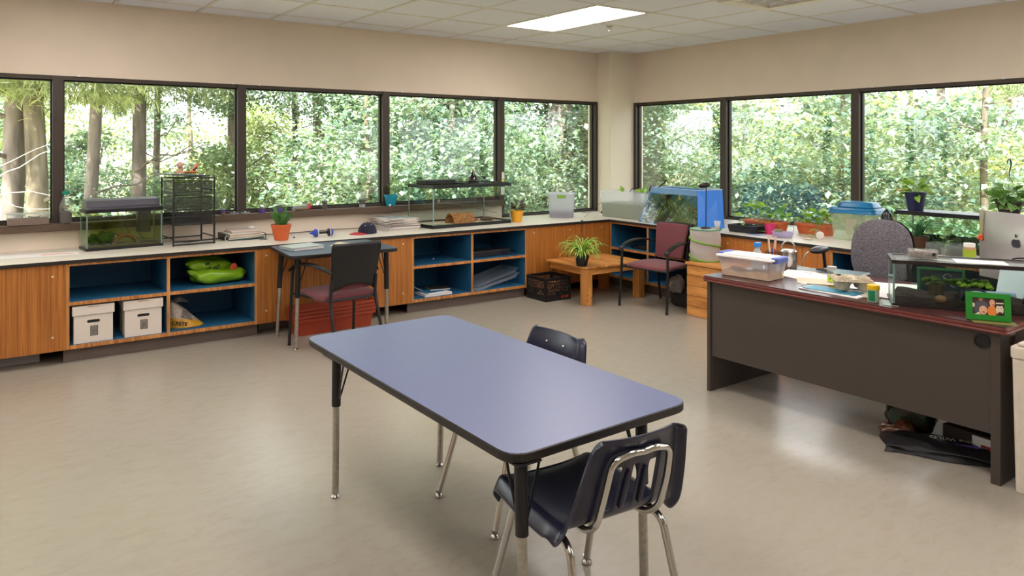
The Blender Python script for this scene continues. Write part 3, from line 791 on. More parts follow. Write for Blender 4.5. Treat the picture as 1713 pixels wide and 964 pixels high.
c1 = school_chair('navy plastic chair at the short end of the table, its back to the viewer', (1.668, 1.765), R(-5))
c2 = school_chair('navy plastic chair on the far long side of the table', (1.955, 2.525), R(90))

# ================================================================== BURGUNDY GUEST CHAIRS
def guest_chair(label, loc, rz, k=.93):
    t = thing('guest_chair', label, 'chair', (*loc, 0), rz, 'burgundy padded armchairs'); t.scale = (1, 1, 1)
    def S(*p): return tuple(q*k for q in p)
    # seat cushion
    def seat(u, v):
        a = (u-.5)*2; b_ = (v-.5)*2
        w_ = .262 * (1 - .06*max(0, -b_)) ; x = a*w_; y = b_*.245 + .03
        ra = abs(a)**4; rb = abs(b_)**4
        x *= 1-.06*rb; y = (y-.03)*(1-.07*ra)+.03
        z = .475 + .022*(1-ra)*(1-rb) - .012*max(0, b_)**2
        return S(x, y, z)
    mb = MB(); n = 18; mb.grid(seat, n, n)
    def seatb(u, v):
        x, y, z = seat(1-u, v); a = (u-.5)*2; b_ = (v-.5)*2
        return (x*.985, (y-.03*k)*.985+.03*k, .425*k - .012*(1-a**4)*(1-b_**4))
    mb.grid(seatb, n, n)
    o = mb.build('seat', M_burg, t)
    # close the cushion's rim
    me = o.data; bm = bmesh.new(); bm.from_mesh(me); be = [e for e in bm.edges if e.is_boundary]
    try: bmesh.ops.bridge_loops(bm, edges=be)
    except Exception: pass
    bmesh.ops.recalc_face_normals(bm, faces=bm.faces)
    for f in bm.faces: f.smooth = True
    bm.to_mesh(me); bm.free()
    md = o.modifiers.new('b', 'BEVEL'); md.width = .016; md.segments = 3; md.angle_limit = R(50); md.limit_method = 'ANGLE'
    def backpt(u, v, off):
        a = (u-.5)*2; W = .185 + .035*v; x = a*W
        z = .50 + .40*v; y = -.235 - .075*v - .05*(1-a*a)*.6 + .02
        if v > .85: x *= 1-.06*((v-.85)/.15)**2
        if v < .12: x *= 1-.08*((.12-v)/.12)**2
        return S(x, y+off, z)
    # padded front
    mb = MB(); mb.grid(lambda u, v: backpt(.03+.94*u, .03+.94*v, .03+.012*(1-((u-.5)*2)**4)*(1-((v-.5)*2)**4)), 16, 16)
    mb.build('backrest', M_burg, t, smooth=60, solid=.028, bevel=.008)
    # dark moulded shell behind with its scooped lower edge
    def shellb(u, v):
        a = (u-.5)*2; v0 = .0 + .17*(1-a*a)
        vv = v0 + (1.0-v0)*v; x, y, z = backpt(u, vv, -.012)
        if v < .35: x *= 1+.10*(.35-v)/.35*abs(a)**3
        return (x*1.04, y, z)
    mb = MB(); mb.grid(shellb, 20, 14); mb.build('back_shell', M_black, t, smooth=60, solid=.012)
    for s in (-1, 1):
        fl_ = arcfillet([S(s*.305, .295, .012), S(s*.300, .275, .30), S(s*.292, .262, .635)], .1, 4)
        lg = MB().tube(fl_, .0125, 10).build('leg', M_blackm, t, smooth=50)
        MB().lathe([(.013, 0), (.015, .005), (.012, .016)], (0, 0, 0), 12).build('foot_glide', M_black, lg, loc=(fl_[0].x, fl_[0].y, 0), smooth=40)
        rl = arcfillet([S(s*.225, -.36, .012), S(s*.212, -.285, .30), S(s*.203, -.235, .46), S(s*.200, -.262, .62)], .1, 5)
        lg = MB().tube(rl, .0125, 10).build('leg', M_blackm, t, smooth=50)
        MB().lathe([(.013, 0), (.015, .005), (.012, .016)], (0, 0, 0), 12).build('foot_glide', M_black, lg, loc=(rl[0].x, rl[0].y, 0), smooth=40)
        MB().tube([S(s*.296, .268, .44), S(s*.209, -.24, .44)], .010, 8).build('side_rail', M_blackm, t, smooth=50)
        ap = bez(S(s*.292, .30, .628), S(s*.300, .14, .735), S(s*.275, -.08, .735), S(s*.205, -.275, .665), 14)
        mb = MB(); vs = []
        for i, p in enumerate(ap):
            ti = i/14; w_ = (.020+.014*sin(pi*min(1, ti*1.2)))*k*(1 if ti < .8 else 1-.4*(ti-.8)/.2); h_ = .010*k
            for (q, r_) in ((-1, -1), (1, -1), (1.0, .4), (.6, 1), (-.6, 1), (-1.0, .4)): vs.append((p.x+q*w_, p.y, p.z+r_*h_))
        fs = [(i*6+j, i*6+(j+1) % 6, (i+1)*6+(j+1) % 6, (i+1)*6+j) for i in range(14) for j in range(6)] + [tuple(range(5, -1, -1)), tuple(84+j for j in range(6))]
        mb.add(vs, fs); mb.build('armrest', M_black, t, smooth=60)
    MB().tube([S(-.295, .262, .435), S(.295, .262, .435)], .010, 8).build('cross_rail', M_blackm, t, smooth=50); MB().tube([S(-.208, -.236, .44), S(.208, -.236, .44)], .010, 8).build('cross_rail', M_blackm, t, smooth=50)
    return t
guest_chair('burgundy armchair seen from behind at the small blue-topped desk', (2.375, 5.23), R(4))
guest_chair('burgundy armchair facing the room beside the low pine table', (5.52, 4.77), R(96), .885)

# ================================================================== LOW PINE TABLE, BENCH, CRATE
t = thing('low_table', 'low pine slatted table in the corner carrying a spider plant', 'table', (5.36, 5.38, 0), R(-2))
TT = .375
x0, x1, y0, y1 = -.42, .40, -.23, .40
xr = x0
for k in range(6):
    w_ = (x1-x0)/6; MB().box(x0+k*w_+.003, x0+(k+1)*w_-.003, y0, y1, TT-.022, TT).build('slat', M_pine, t, bevel=.006)
MB().box(x0+.04, x1-.04, y0+.035, y0+.055, TT-.085, TT-.022).build('apron', woodmat('pine_rail', C3(176, 110, 48), C3(224, 158, 86), 'x', 14, .45, .1), t)
MB().box(x0+.04, x1-.04, y1-.055, y1-.035, TT-.085, TT-.022).build('apron', MATS['pine_rail'], t)
MB().box(x0+.035, x0+.055, y0+.06, y1-.06, TT-.085, TT-.022).build('apron', M_pine, t)
MB().box(x1-.055, x1-.035, y0+.06, y1-.06, TT-.085, TT-.022).build('apron', M_pine, t)
for (lx, ly) in ((x0+.006, y0+.008), (x1-.10, y0+.008), (x0+.13, y1-.10), (x1-.10, y1-.10)):
    MB().box(lx, lx+.085, ly, ly+.085, 0, TT-.022).build('leg', M_pinez, t, bevel=.004)
kb = MB()
for (kx, kz) in ((x0+.03, .05), (x0+.072, .075), (x0+.025, .10)):
    kb.M = Matrix.Translation((kx, y0+.0075, kz)) @ Matrix.Rotation(R(90), 4, 'X'); kb.lathe([(.006, 0), (.0045, .0008)], (0, 0, 0), 10)
kb.build('knot', mat('wood_knot', C3(96, 52, 24), .6), t)

t = thing('crate_bench', 'low orange pine plank box beside the grey desk under the butterfly cage', 'box', (5.446, 3.80, 0)); BH = .49
for k in range(5):
    MB().box(0, .02, -.45, .574, .003+k*.0925, .003+(k+1)*.0925-.004).build('plank', M_pine, t, bevel=.002)
    MB().box(.02, .32, .554, .574, .003+k*.0925, .003+(k+1)*.0925-.004).build('plank', MATS['pine_rail'], t, bevel=.002)
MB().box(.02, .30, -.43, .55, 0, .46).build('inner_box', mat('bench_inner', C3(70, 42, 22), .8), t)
for k in range(3): MB().box(-.012+k*.112, -.012+(k+1)*.112-.004, -.46, .586, .468, BH).build('top_plank', M_pine, t, bevel=.003)

# milk crate
t = thing('milk_crate', 'black plastic milk crate on the floor beside the low pine table', 'crate', (4.90, 5.68, 0), R(-1))
M_crate = mat('crate_plastic', C3(30, 28, 28), .45)
cw, cd, ch = .162, .15, .235
MB().box(-cw, cw, -cd, cd, 0, .012).build('base', M_crate, t)
for (ax, w_, d_) in (('x', cw, -cd), ('x', cw, cd), ('y', cd, -cw), ('y', cd, cw)):
    mb = MB()
    def bb_(u0, u1, z0, z1, th=.005):
        if ax == 'x': mb.box(u0, u1, d_-th, d_+th, z0, z1)
        else: mb.box(d_-th, d_+th, u0, u1, z0, z1)
    bb_(-w_, w_, ch-.018, ch, .009); bb_(-w_, w_, 0, .065)
    bb_(-w_, -w_+.022, .065, ch-.018, .008); bb_(w_-.022, w_, .065, ch-.018, .008)
    bb_(-w_, w_, ch-.03, ch-.018)
    for q in range(10):     # crossing lattice bars
        for sgn in (-1, 1):
            p = -w_+.02 + q*(2*w_-.04)/9; q1 = p + sgn*.05
            za, zb_ = .062, ch-.026
            if not (-w_ < q1 < w_): q1 = max(-w_+.01, min(w_-.01, q1))
            a, b2 = ((p, d_, za), (q1, d_, zb_)) if ax == 'x' else ((d_, p, za), (d_, q1, zb_))
            mb.tube([a, b2], .0034, 4)
    for z in (.09, .12, .15, .18): bb_(-w_+.02, w_-.02, z-.003, z+.003, .004)
    mb.build('side_panel', M_crate, t)
mb = MB(); mb.M = Matrix.Translation((.052, -cd-.0055, .034)) @ Matrix.Rotation(R(90), 4, 'X'); mb.lathe([(.016, 0), (.016, .001)], (0, 0, 0), 16, 1, .8)
mb.M = Matrix.Translation((.105, -cd-.0055, .034)); mb.box(-.025, .025, -.001, 0, -.011, .011); mb.build('red_print', mat('red_print', C3(170, 50, 36), .5), t)
mb = MB(); rn = random.Random(2)
for k in range(60):
    a = rn.uniform(0, 6.28); p = Vector((rn.uniform(-.12, .12), rn.uniform(-.1, .1), rn.uniform(.02, .17))); L = rn.uniform(.03, .07)
    mb.cbox(tuple(p), (L, .012, .012), a, rn.uniform(-.5, .5), rn.uniform(-.5, .5))
o = mb.build('bark_chunks', mat('crate_bark', C3(176, 116, 70), .9, var=.3, scale=30)); tag(o, 'light brown bark pieces inside the black milk crate', 'bark', kind='stuff'); o.location = (4.90, 5.68, .012)

# ================================================================== GREY TEACHER'S DESK
t = thing('office_desk', 'big dark grey metal office desk with a mahogany-coloured top', 'desk', (3.865, 2.15, 0)); DZ = .735
M_desk = mat('desk_grey', C3(66, 58, 52), .5, var=.02, scale=5)
M_maho = mat('mahogany_top', C3(74, 40, 38), .25, var=.12, scale=14, stretch=(4, .4, 1), spec=.6)
M_mahoe = mat('mahogany_edge', C3(104, 44, 38), .32, spec=.6)
dx1 = .80
tp = rpoly(-.03, dx1, -.835, .805, .02)
MB().prism(tp, DZ-.006, DZ).build('desk_top', M_maho, t)
ep = rpoly(-.036, dx1+.006, -.841, .811, .025)
mb = MB(); mb.prism(ep, DZ-.036, DZ-.022, ep); mb.build('edge_moulding', M_mahoe, t, bevel=.005)
mb = MB(); mb.prism(rpoly(-.032, dx1+.002, -.837, .807, .02), DZ-.022, DZ-.006); mb.build('edge_moulding', M_mahoe, t, bevel=.003)
MB().box(0, .03, .772, .797, .0, DZ-.036).box(.03, .75, .772, .792, 0, DZ-.036).build('end_panel', M_desk, t, bevel=.002)
MB().box(.012, .03, -.765, .772, .225, DZ-.036).build('modesty_panel', M_desk, t)
MB().box(0, .035, -.805, -.765, 0, DZ-.036).build('corner_post', M_desk, t, bevel=.002)
MB().box(.035, .75, -.805, -.79, 0, DZ-.036).build('end_panel', M_desk, t)
MB().box(.2, .75, -.785, -.40, .2, DZ-.04).build('pedestal', mat('pedestal_grey', C3(60, 54, 52), .5), t, bevel=.003)
for z0, z1 in ((.21, .44), (.45, .57), (.58, .69)):
    d = MB().box(.75, .765, -.78, -.405, z0, z1).build('drawer', M_desk, t, bevel=.003); MB().box(.765, .775, -.65, -.53, (z0+z1)/2-.008, (z0+z1)/2+.008).build('handle', M_chrome, d)
g = MB(); g.M = Matrix.Translation((.0115, -.727, .645)) @ Matrix.Rotation(R(-90), 4, 'Y'); g.lathe([(.034, 0), (.034, .004), (.028, .005), (.027, .001)], (0, 0, 0), 24)
g.build('cable_grommet', M_black, t, smooth=40)
g = MB(); g.add([(.10, -.8055, .69), (.16, -.8055, .69), (.157, -.8055, .645), (.13, -.8055, .62), (.103, -.8055, .645), (.10, -.809, .69), (.16, -.809, .69), (.157, -.809, .645), (.13, -.809, .62), (.103, -.809, .645)],
                [(5, 6, 7, 8, 9), (0, 4, 3, 2, 1), (0, 1, 6, 5), (1, 2, 7, 6), (2, 3, 8, 7), (3, 4, 9, 8), (4, 0, 5, 9)]); g.build('lock_plate', M_chrome, t)

# white cooler chest at the right-hand end
t = thing('cooler_chest', 'white foam cooler chest on the floor beside the grey desk', 'cooler', (4.03, 1.10, 0))
M_foam = mat('white_foam', C3(206, 194, 178), .8, var=.04, scale=30, bump=.2, bscale=200)
MB().prism(rpoly(-.17, .17, -.23, .19, .02), 0, .60, rpoly(-.18, .18, -.24, .20, .02)).build('chest_body', M_foam, t, bevel=.004)
MB().prism(rpoly(-.185, .185, -.245, .205, .02), .60, .655).build('lid', M_foam, t, bevel=.008)
MB().box(-.17, .17, -.02, .18, .655, .672).build('lid_handle', M_foam, t, bevel=.006)

# ================================================================== GREY OFFICE CHAIR
t = thing('office_chair', 'speckled grey swivel armchair behind the desk', 'chair', (5.0, 2.49, 0), R(98))
def ocback(u, v):
    a = (u-.5)*2; b_ = (v-.5)*2
    r = max(abs(a), abs(b_)) or 1e-6; nrm = (abs(a)**2.6 + abs(b_)**2.6)**(1/2.6) or 1e-6; q = r/nrm
    x = a*q*.195; z = .815 + b_*q*.225
    return x, z, r
def ocf(u, v):
    x, z, r = ocback(u, v); return (x, -.20 - .10*(z-.6) + .03*(1-r**3) + 1.1*x*x*.4, z)
def ocb(u, v):
    x, z, r = ocback(1-u, v); return (x, -.235 - .10*(z-.6) - .015*(1-r**2) + 1.1*x*x*.4, z)
mb = MB(); mb.grid(ocf, 20, 20); o = mb.build('backrest', M_greyfab, t, smooth=80, solid=.03, bevel=.01)
mb = MB(); mb.grid(ocb, 20, 20); mb.build('back_cover', M_black, t, smooth=80)
mb = MB(); mb.prism(rpoly(-.22, .22, -.2, .24, .11, 6), .49, .515, rpoly(-.23, .23, -.21, .25, .12, 6)); mb.prism(rpoly(-.23, .23, -.21, .25, .12, 6), .515, .56, rpoly(-.20, .20, -.18, .22, .1, 6))
mb.build('seat', M_greyfab, t, smooth=60)
MB().box(-.04, .04, -.26, -.1, .46, .49).box(-.035, .035, -.285, -.255, .46, .70).build('back_bracket', M_black, t, bevel=.004)
for s in (-1, 1):
    mb = MB(); mb.tube(arcfillet([(s*.15, .05, .48), (s*.255, .05, .48), (s*.262, .12, .83)], .05), .019, 10, flat=.6); mb.build('arm_post', M_black, t, smooth=50)
    mb = MB(); mb.M = Matrix.Translation((s*.265, .18, .845)); mb.ball((0, 0, 0), 1, 18, 12, (.040, .13, .026)); mb.M = Matrix.Identity(4); mb.build('armrest', mat('arm_pad', C3(34, 32, 40), .35), t, smooth=80)
MB().cyl((0, 0, .12), .028, .37).build('gas_column', M_black, t, smooth=40)
for k in range(5):
    a = 2*pi*k/5+.3; e = Vector((cos(a)*.29, sin(a)*.29, .075)); bl = MB().tube([(0, 0, .13), tuple(e)], [.03, .018], 8).build('base_arm', M_black, t, smooth=50)
    MB().tube([(e.x-.012*sin(a), e.y+.012*cos(a), .03), (e.x+.012*sin(a), e.y-.012*cos(a), .03)], .03, 14).tube([(e.x, e.y, .03), (e.x, e.y, .08)], .008, 6).build('caster', M_black, bl, smooth=50)
MB().box(-.05, .05, -.215, -.15, .40, .415).build('tilt_lever', M_black, t)
# ================================================================== PLANT HELPERS
def strip_leaf(L, W, droop, m, name='leaf', n=7, fold=.25, up=.6, tip=1.0):
    """one long leaf rising along +x and arching over"""
    mb = MB(); x = z = 0; a = up; pts = []
    for k in range(n+1):
        pts.append((x, z)); x += cos(a)*L/n; z += sin(a)*L/n; a -= droop/n*(.5+k/n)
    vs = []
    for k, (px, pz) in enumerate(pts):
        t_ = k/n; w_ = W*(sin(pi*min(1, .18+.82*t_))**.6 if tip else 1)*(1 if t_ < .98 else .05)*.5
        vs += [(px, -w_, pz+w_*fold), (px, 0, pz), (px, w_, pz+w_*fold)]
    fs = []
    for k in range(n): fs += [(k*3, k*3+1, k*3+4, k*3+3), (k*3+1, k*3+2, k*3+5, k*3+4)]
    mb.add(vs, fs); return mb.mesh(name, m, 80)
def oval_leaf(L, W, m, name='leaf', heart=False, curl=.15, stalk=.25):
    mb = MB(); n = 7; vs = []; s0 = L*stalk
    mb.tube([(0, 0, 0), (s0*.6, 0, .01*L), (s0, 0, 0)], [.0016, .0014, .001], 4)
    for k in range(n+1):
        t_ = k/n; w_ = W*.5*sin(pi*t_**(.75 if not heart else .6)); w_ = max(w_, .0006)
        if heart and k == 1: w_ = W*.46
        x = s0 + (L-s0)*t_; zc = -curl*L*t_*t_
        back = (-.12*L if heart and k == 1 else 0)
        vs += [(x+back, -w_, zc+w_*.22), (x, 0, zc), (x+back, w_, zc+w_*.22)]
    fs = []
    for k in range(n): fs += [(k*3, k*3+1, k*3+4, k*3+3), (k*3+1, k*3+2, k*3+5, k*3+4)]
    mb.add(vs, fs); return mb.mesh(name, m, 80)
def put_leaf(me, root, p, az, el=0., roll=0., s=1.0, name='leaf'):
    M = Matrix.Translation(p) @ Matrix.Rotation(az, 4, 'Z') @ Matrix.Rotation(-el, 4, 'Y') @ Matrix.Rotation(roll, 4, 'X') @ Matrix.Scale(s, 4)
    return inst(me, name, root, M)
def flowerpot(root, r0, r1, h, m, rim=.012, soil=True, name='pot', rimw=.004):
    p = MB().lathe([(r0*.9, 0), (r0, .002), (r1, h-rim), (r1+rimw, h-rim), (r1+rimw+.001, h), (r1-.003, h), (r1-.006, h-.012)], (0, 0, 0), 28).build(name, m, root, smooth=35)
    if soil: MB().lathe([(r1-.004, h-.014), (r1*.5, h-.008), (.001, h-.006)], (0, 0, 0), 20, cap=False).build('soil', M_soil, root, smooth=80)
    return p
M_lf1 = leafmat('spider_leaf', C3(104, 158, 48), C3(190, 216, 110), 25, .35)
M_lf2 = leafmat('blade_leaf', C3(44, 92, 46), C3(84, 136, 66), 30, .25)
M_lf3 = leafmat('pothos_leaf', C3(74, 150, 42), C3(166, 208, 84), 18, .4)
M_lf4 = leafmat('dark_leaf', C3(48, 44, 38), C3(86, 78, 58), 20, .2)
M_lf5 = leafmat('mid_green_leaf', C3(66, 112, 48), C3(132, 170, 74), 20, .35)
M_lf6 = leafmat('prayer_leaf', C3(34, 74, 40), C3(104, 146, 70), 60, .3)
M_lf7 = leafmat('yellow_leaf', C3(214, 160, 30), C3(230, 186, 50), 20, .4)
M_stem = mat('green_stem', C3(110, 140, 70), .6)
def hanger(root, h0, r, top, m=None, n=3, hook=.03):
    """wires from a pot's rim up to a plastic hook"""
    m = m or M_black
    for k in range(n):
        a = 2*pi*k/n+.4; MB().tube([(r*cos(a), r*sin(a), h0), (r*.55*cos(a), r*.55*sin(a), h0+(top-h0)*.5), (0, 0, top)], .0013, 5).build('hanger_wire', m, root)
    pts = [(0, 0, top), (0, 0, top+hook*.6)] + [(0 + hook*.6*(cos(R(a)) - 0)*1.0, 0, top+hook*1.7+hook*.75*sin(R(a))) for a in range(-40, 215, 22)]
    pts = [(0, 0, top-.004), (0, 0, top+hook*.5), (hook*.35, 0, top+hook*.95)] + [(hook*.62*cos(R(a)), 0, top+hook*1.6+hook*.62*sin(R(a))) for a in range(-20, 200, 20)]
    n_ = len(pts)
    MB().tube(pts, [.0032+.0022*sin(pi*i/(n_-1)) for i in range(n_)], 8).build('hook', m, root, smooth=60)

# ---------- spider plant on the pine table
t = thing('spider_plant', 'spider plant with arching striped leaves in a black pot on the low pine table', 'plant', (4.975, 5.27, TT), R(20))
flowerpot(t, .050, .072, .105, M_black)
lms = [strip_leaf(L, .016, d, M_lf1, up=u_) for L, d, u_ in ((.36, 3.5, 1.2), (.31, 3.3, 1.0), (.40, 3.7, 1.3), (.24, 2.6, .9))]
rn = random.Random(8)
for k in range(88): put_leaf(lms[k % 4], t, (rn.uniform(-.03, .03), rn.uniform(-.03, .03), .10), rn.uniform(0, 6.28), rn.uniform(-.25, .22), rn.uniform(-.3, .3), rn.uniform(.75, 1.12))
hanger(t, .11, .07, .36, n=3, hook=.04)

# ================================================================== LEFT WORKTOP
def counter_thing(name, label, cat, x, y, rz=0, group=None, z=ZT): return thing(name, label, cat, (x, y, z), rz, group)
# sheets of paper
t = counter_thing('paper_sheet', 'plain grey-white sheet lying flat at the end of the worktop', 'paper', .30, 6.33, R(-4)); MB().box(-.22, .10, -.1, .12, 0, .001).build('sheet', M_paper, t)
t = counter_thing('drawing_sheet', 'sheet with a pale red drawing beside the fish tank', 'paper', .56, 6.28, R(-8)); MB().box(-.16, .15, -.10, .11, .001, .002).build('sheet', M_paper, t)
mb = MB(); rn = random.Random(4)
for k in range(7):
    x = -.09+k*.028; mb.prism([(x, -.02+rn.uniform(-.02, .02)), (x+.04, -.015), (x+.03, .03+rn.uniform(-.01, .02)), (x-.01, .02)], .0021+k*1e-5, .0022+k*1e-5)
mb.build('drawing', mat('salmon_print', C3(226, 156, 128), .7), t)

# ---------- glass tanks
M_water = glass('green_water', (.90, .93, .56), base=.02, edge=.15)
def tank(name, label, loc, rz, L, W, Hh, rimh=.022, m_rim=None, group=None, basew=.022, edge=.009):
    m_rim = m_rim or M_black
    t = thing(name, label, 'aquarium', loc, rz, group)
    a, b_ = L/2, W/2; g = .004
    MB().box(-a, a, -b_, b_, .004, .008).build('floor_pane', M_tank, t)
    for args in ((-a, a, -b_, -b_+g), (-a, a, b_-g, b_), (-a, -a+g, -b_+g, b_-g), (a-g, a, -b_+g, b_-g)):
        MB().box(*args, .008, Hh-.004).build('pane', M_tank, t)
    mb = MB()
    for sx in (-1, 1):
        for sy in (-1, 1): mb.cbox((sx*(a-edge/2), sy*(b_-edge/2), Hh/2), (edge, edge, Hh-.01))
    mb.build('silicone_seam', M_tankedge, t)
    for nm, z0, z1, w_ in (('base_rim', 0, basew, .006), ('top_rim', Hh-rimh, Hh, .006)):
        mb = MB(); mb.box(-a-w_, a+w_, -b_-w_, -b_, z0, z1).box(-a-w_, a+w_, b_, b_+w_, z0, z1).box(-a-w_, -a, -b_, b_, z0, z1).box(a, a+w_, -b_, b_, z0, z1)
        if nm == 'top_rim': mb.box(-a, a, -b_, -b_+.014, z1-.006, z1).box(-a, a, b_-.014, b_, z1-.006, z1).box(-a, -a+.014, -b_, b_, z1-.006, z1).box(a-.014, a, -b_, b_, z1-.006, z1)
        mb.build(nm, m_rim, t)
    return t
# tank 1: green water
T1 = tank('fish_tank', 'fish tank of green water with a grey hood on the left worktop', (1.035, 6.44, ZT), R(5), .56, .22, .315)
MB().box(-.272, .272, -.102, .102, .03, .262).build('water', M_water, T1)
MB().box(-.272, .272, -.102, .102, .009, .03).build('gravel', mat('olive_gravel', C3(84, 74, 34), .9, var=.4, scale=60), T1)
hood = MB(); prof = [(-.11, 0), (-.11, .012), (-.08, .022), (-.065, .07), (-.02, .082), (.07, .082), (.11, .03), (.11, 0)]
nv = len(prof); L = .27
hood.add([(-L, y, z+.315) for y, z in prof] + [(L, y, z+.315) for y, z in prof], [tuple(range(nv)), tuple(range(2*nv-1, nv-1, -1))] + [(i, i+nv, (i+1) % nv+nv, (i+1) % nv) for i in range(nv)])
hood.build('hood', mat('hood_grey', C3(70, 68, 78), .4), T1, fixn=True, bevel=.004)
MB().box(.10, .195, -.098, -.02, .12, .30).build('filter', M_black, T1, bevel=.006)
MB().tube(bez((.16, .1, .14), (.12, .05, .05), (.2, -.02, .05), (.26, .05, .045)), .0025, 6).build('tube', M_black, T1)
MB().tube(bez((.04, .09, .25), (.03, .09, .15), (.08, .08, .06), (.2, .08, .04)), .0022, 6).build('tube', M_black, T1)
mb = MB(); mb.ball((0, 0, 0), 1, 16, 10, (.075, .06, .055)); 
for v in range(len(mb.v)):
    p = Vector(mb.v[v]); mb.v[v] = tuple(p*(1+.18*sin(p.x*90)*cos(p.z*70)))
M_alg = mat('moss', C3(48, 70, 24), .9, var=.45, scale=60, bump=1, bscale=80)
mc = mb.build('moss_clump', M_alg, T1, smooth=80, loc=(-.13, .0, .085))
o = bpy.data.objects.new('moss_clump', mc.data); COL.objects.link(o); o.parent = T1; o.location = (-.195, .02, .07); o.scale = (.8, .8, .9)
MB().tube(arcfillet([(-.08, -.02, .03), (0, 0, .10), (.08, .0, .085), (.12, -.02, .03)], .04, 5), [.02]*6+[.024]*6+[.016]*2 if False else .018, 7).tube([(0, 0, .1), (-.06, .02, .11)], [.014, .005], 6).build('driftwood', mat('driftwood', C3(104, 70, 34), .85, var=.3, scale=40), T1, smooth=60)

# wire drawer tower
t = counter_thing('drawer_tower', 'black wire tower with three mesh drawers on the left worktop', 'drawer unit', 1.535, 6.40, R(4)); tw, td, th_ = .165, .16, .555
mb = MB()
for sx in (-1, 1):
    for sy in (-1, 1): mb.box(sx*tw-.006, sx*tw+.006, sy*td-.006, sy*td+.006, 0, th_)
for z in (.035, th_-.006):
    mb.box(-tw, tw, -td-.005, -td+.005, z-.005, z+.005).box(-tw, tw, td-.005, td+.005, z-.005, z+.005)
mb.box(-tw, tw, -td-.005, -td+.005, .004, .014)
for sx in (-1, 1):
    for z in (.06, .32, .45, th_-.006): mb.box(sx*tw-.005, sx*tw+.005, -td, td, z-.004, z+.004)
mb.build('frame', M_blackm, t)
for sgn in (-1, 1): MB().tube([(-tw*sgn, td, .22), (tw*sgn*.4, td, .42)], .003, 5).build('cross_wire', M_blackm, t)
m = bpy.data.materials.new('wire_mesh'); m.use_nodes = True; nt = m.node_tree; b = nt.nodes['Principled BSDF']; b.inputs['Base Color'].default_value = C3(26, 26, 28)
trn = nt.nodes.new('ShaderNodeBsdfTransparent'); mx = nt.nodes.new('ShaderNodeMixShader'); mx.inputs[0].default_value = .34
nt.links.new(trn.outputs[0], mx.inputs[1]); nt.links.new(b.outputs[0], mx.inputs[2]); nt.links.new(mx.outputs[0], nt.nodes['Material Output'].inputs[0]); M_mesh = m
for k, z0 in enumerate((.415, .285, .165)):
    d = MB().box(-tw+.012, tw-.012, -td+.01, -td+.012, z0, z0+.105).box(-tw+.012, tw-.012, td-.012, td-.01, z0, z0+.105).box(-tw+.012, -tw+.014, -td+.01, td-.01, z0, z0+.105).box(tw-.014, tw-.012, -td+.01, td-.01, z0, z0+.105).box(-tw+.012, tw-.012, -td+.01, td-.01, z0, z0+.002).build('drawer', M_mesh, t)
    MB().tube([(-tw+.012, -td+.01, z0+.105), (tw-.012, -td+.01, z0+.105), (tw-.012, td-.01, z0+.105), (-tw+.012, td-.01, z0+.105)], .0035, 5, closed=True).tube([(-tw+.012, -td+.01, z0+.002), (tw-.012, -td+.01, z0+.002), (tw-.012, td-.01, z0+.002), (-tw+.012, td-.01, z0+.002)], .003, 5, closed=True).build('drawer_rim', M_blackm, d)
MB().prism(rpoly(-.165, .165, -.17, .17, .01), 0, .012).build('top_tray', mat('slate_panel', C3(72, 76, 80), .5), t, loc=(-.035, .03, th_+.012)).rotation_euler = (0, R(3), R(8))
# figures on it: a small pink bust and a shell ornament
tz = ZT + th_ + .03
t = thing('bust_figurine', 'small pink bust standing on top of the wire drawer tower', 'figurine', (1.475, 6.41, tz), R(10))
mb = MB(); mb.lathe([(.034, 0), (.036, .01), (.018, .028), (.014, .04)], (0, 0, 0), 16, 1, .7); mb.ball((0, 0, .066), .027, 14, 10, (.85, .95, 1.1)); mb.ball((.0, -.026, .062), .006, 8, 6); mb.ball((0, .016, .072), .026, 12, 8, (.9, .8, .9)); mb.cbox((0, -.023, .05), (.014, .004, .003))
mb.build('bust', mat('pink_clay', C3(208, 158, 140), .6), t, smooth=60)
t = thing('ornament', 'orange and purple crumpled ornament on the wire drawer tower', 'ornament', (1.565, 6.41, tz-.002), R(-10))
mb = MB(); rn = random.Random(5)
for k in range(7): mb.ball((rn.uniform(-.035, .035), rn.uniform(-.02, .02), .012), .014, 8, 5, (1.4, 1, .7))
mb.build('base_pieces', mat('mixed_orange', C3(206, 120, 40), .5, var=.5, scale=70), t, smooth=60)
MB().tube([(0, 0, .015), (.025, 0, .04), (.05, 0, .085)], [.012, .014, .018], 8).build('horn', mat('peach', C3(226, 150, 110), .5), t, smooth=60)
MB().cbox((.03, -.012, .038), (.04, .01, .016), 0, 0, R(-40)).build('purple_piece', mat('plum', C3(88, 44, 96), .5), t)
MB().prism(rpoly(-.05, .03, -.02, .02, .008), 0, .006).build('dark_base', M_black, t)

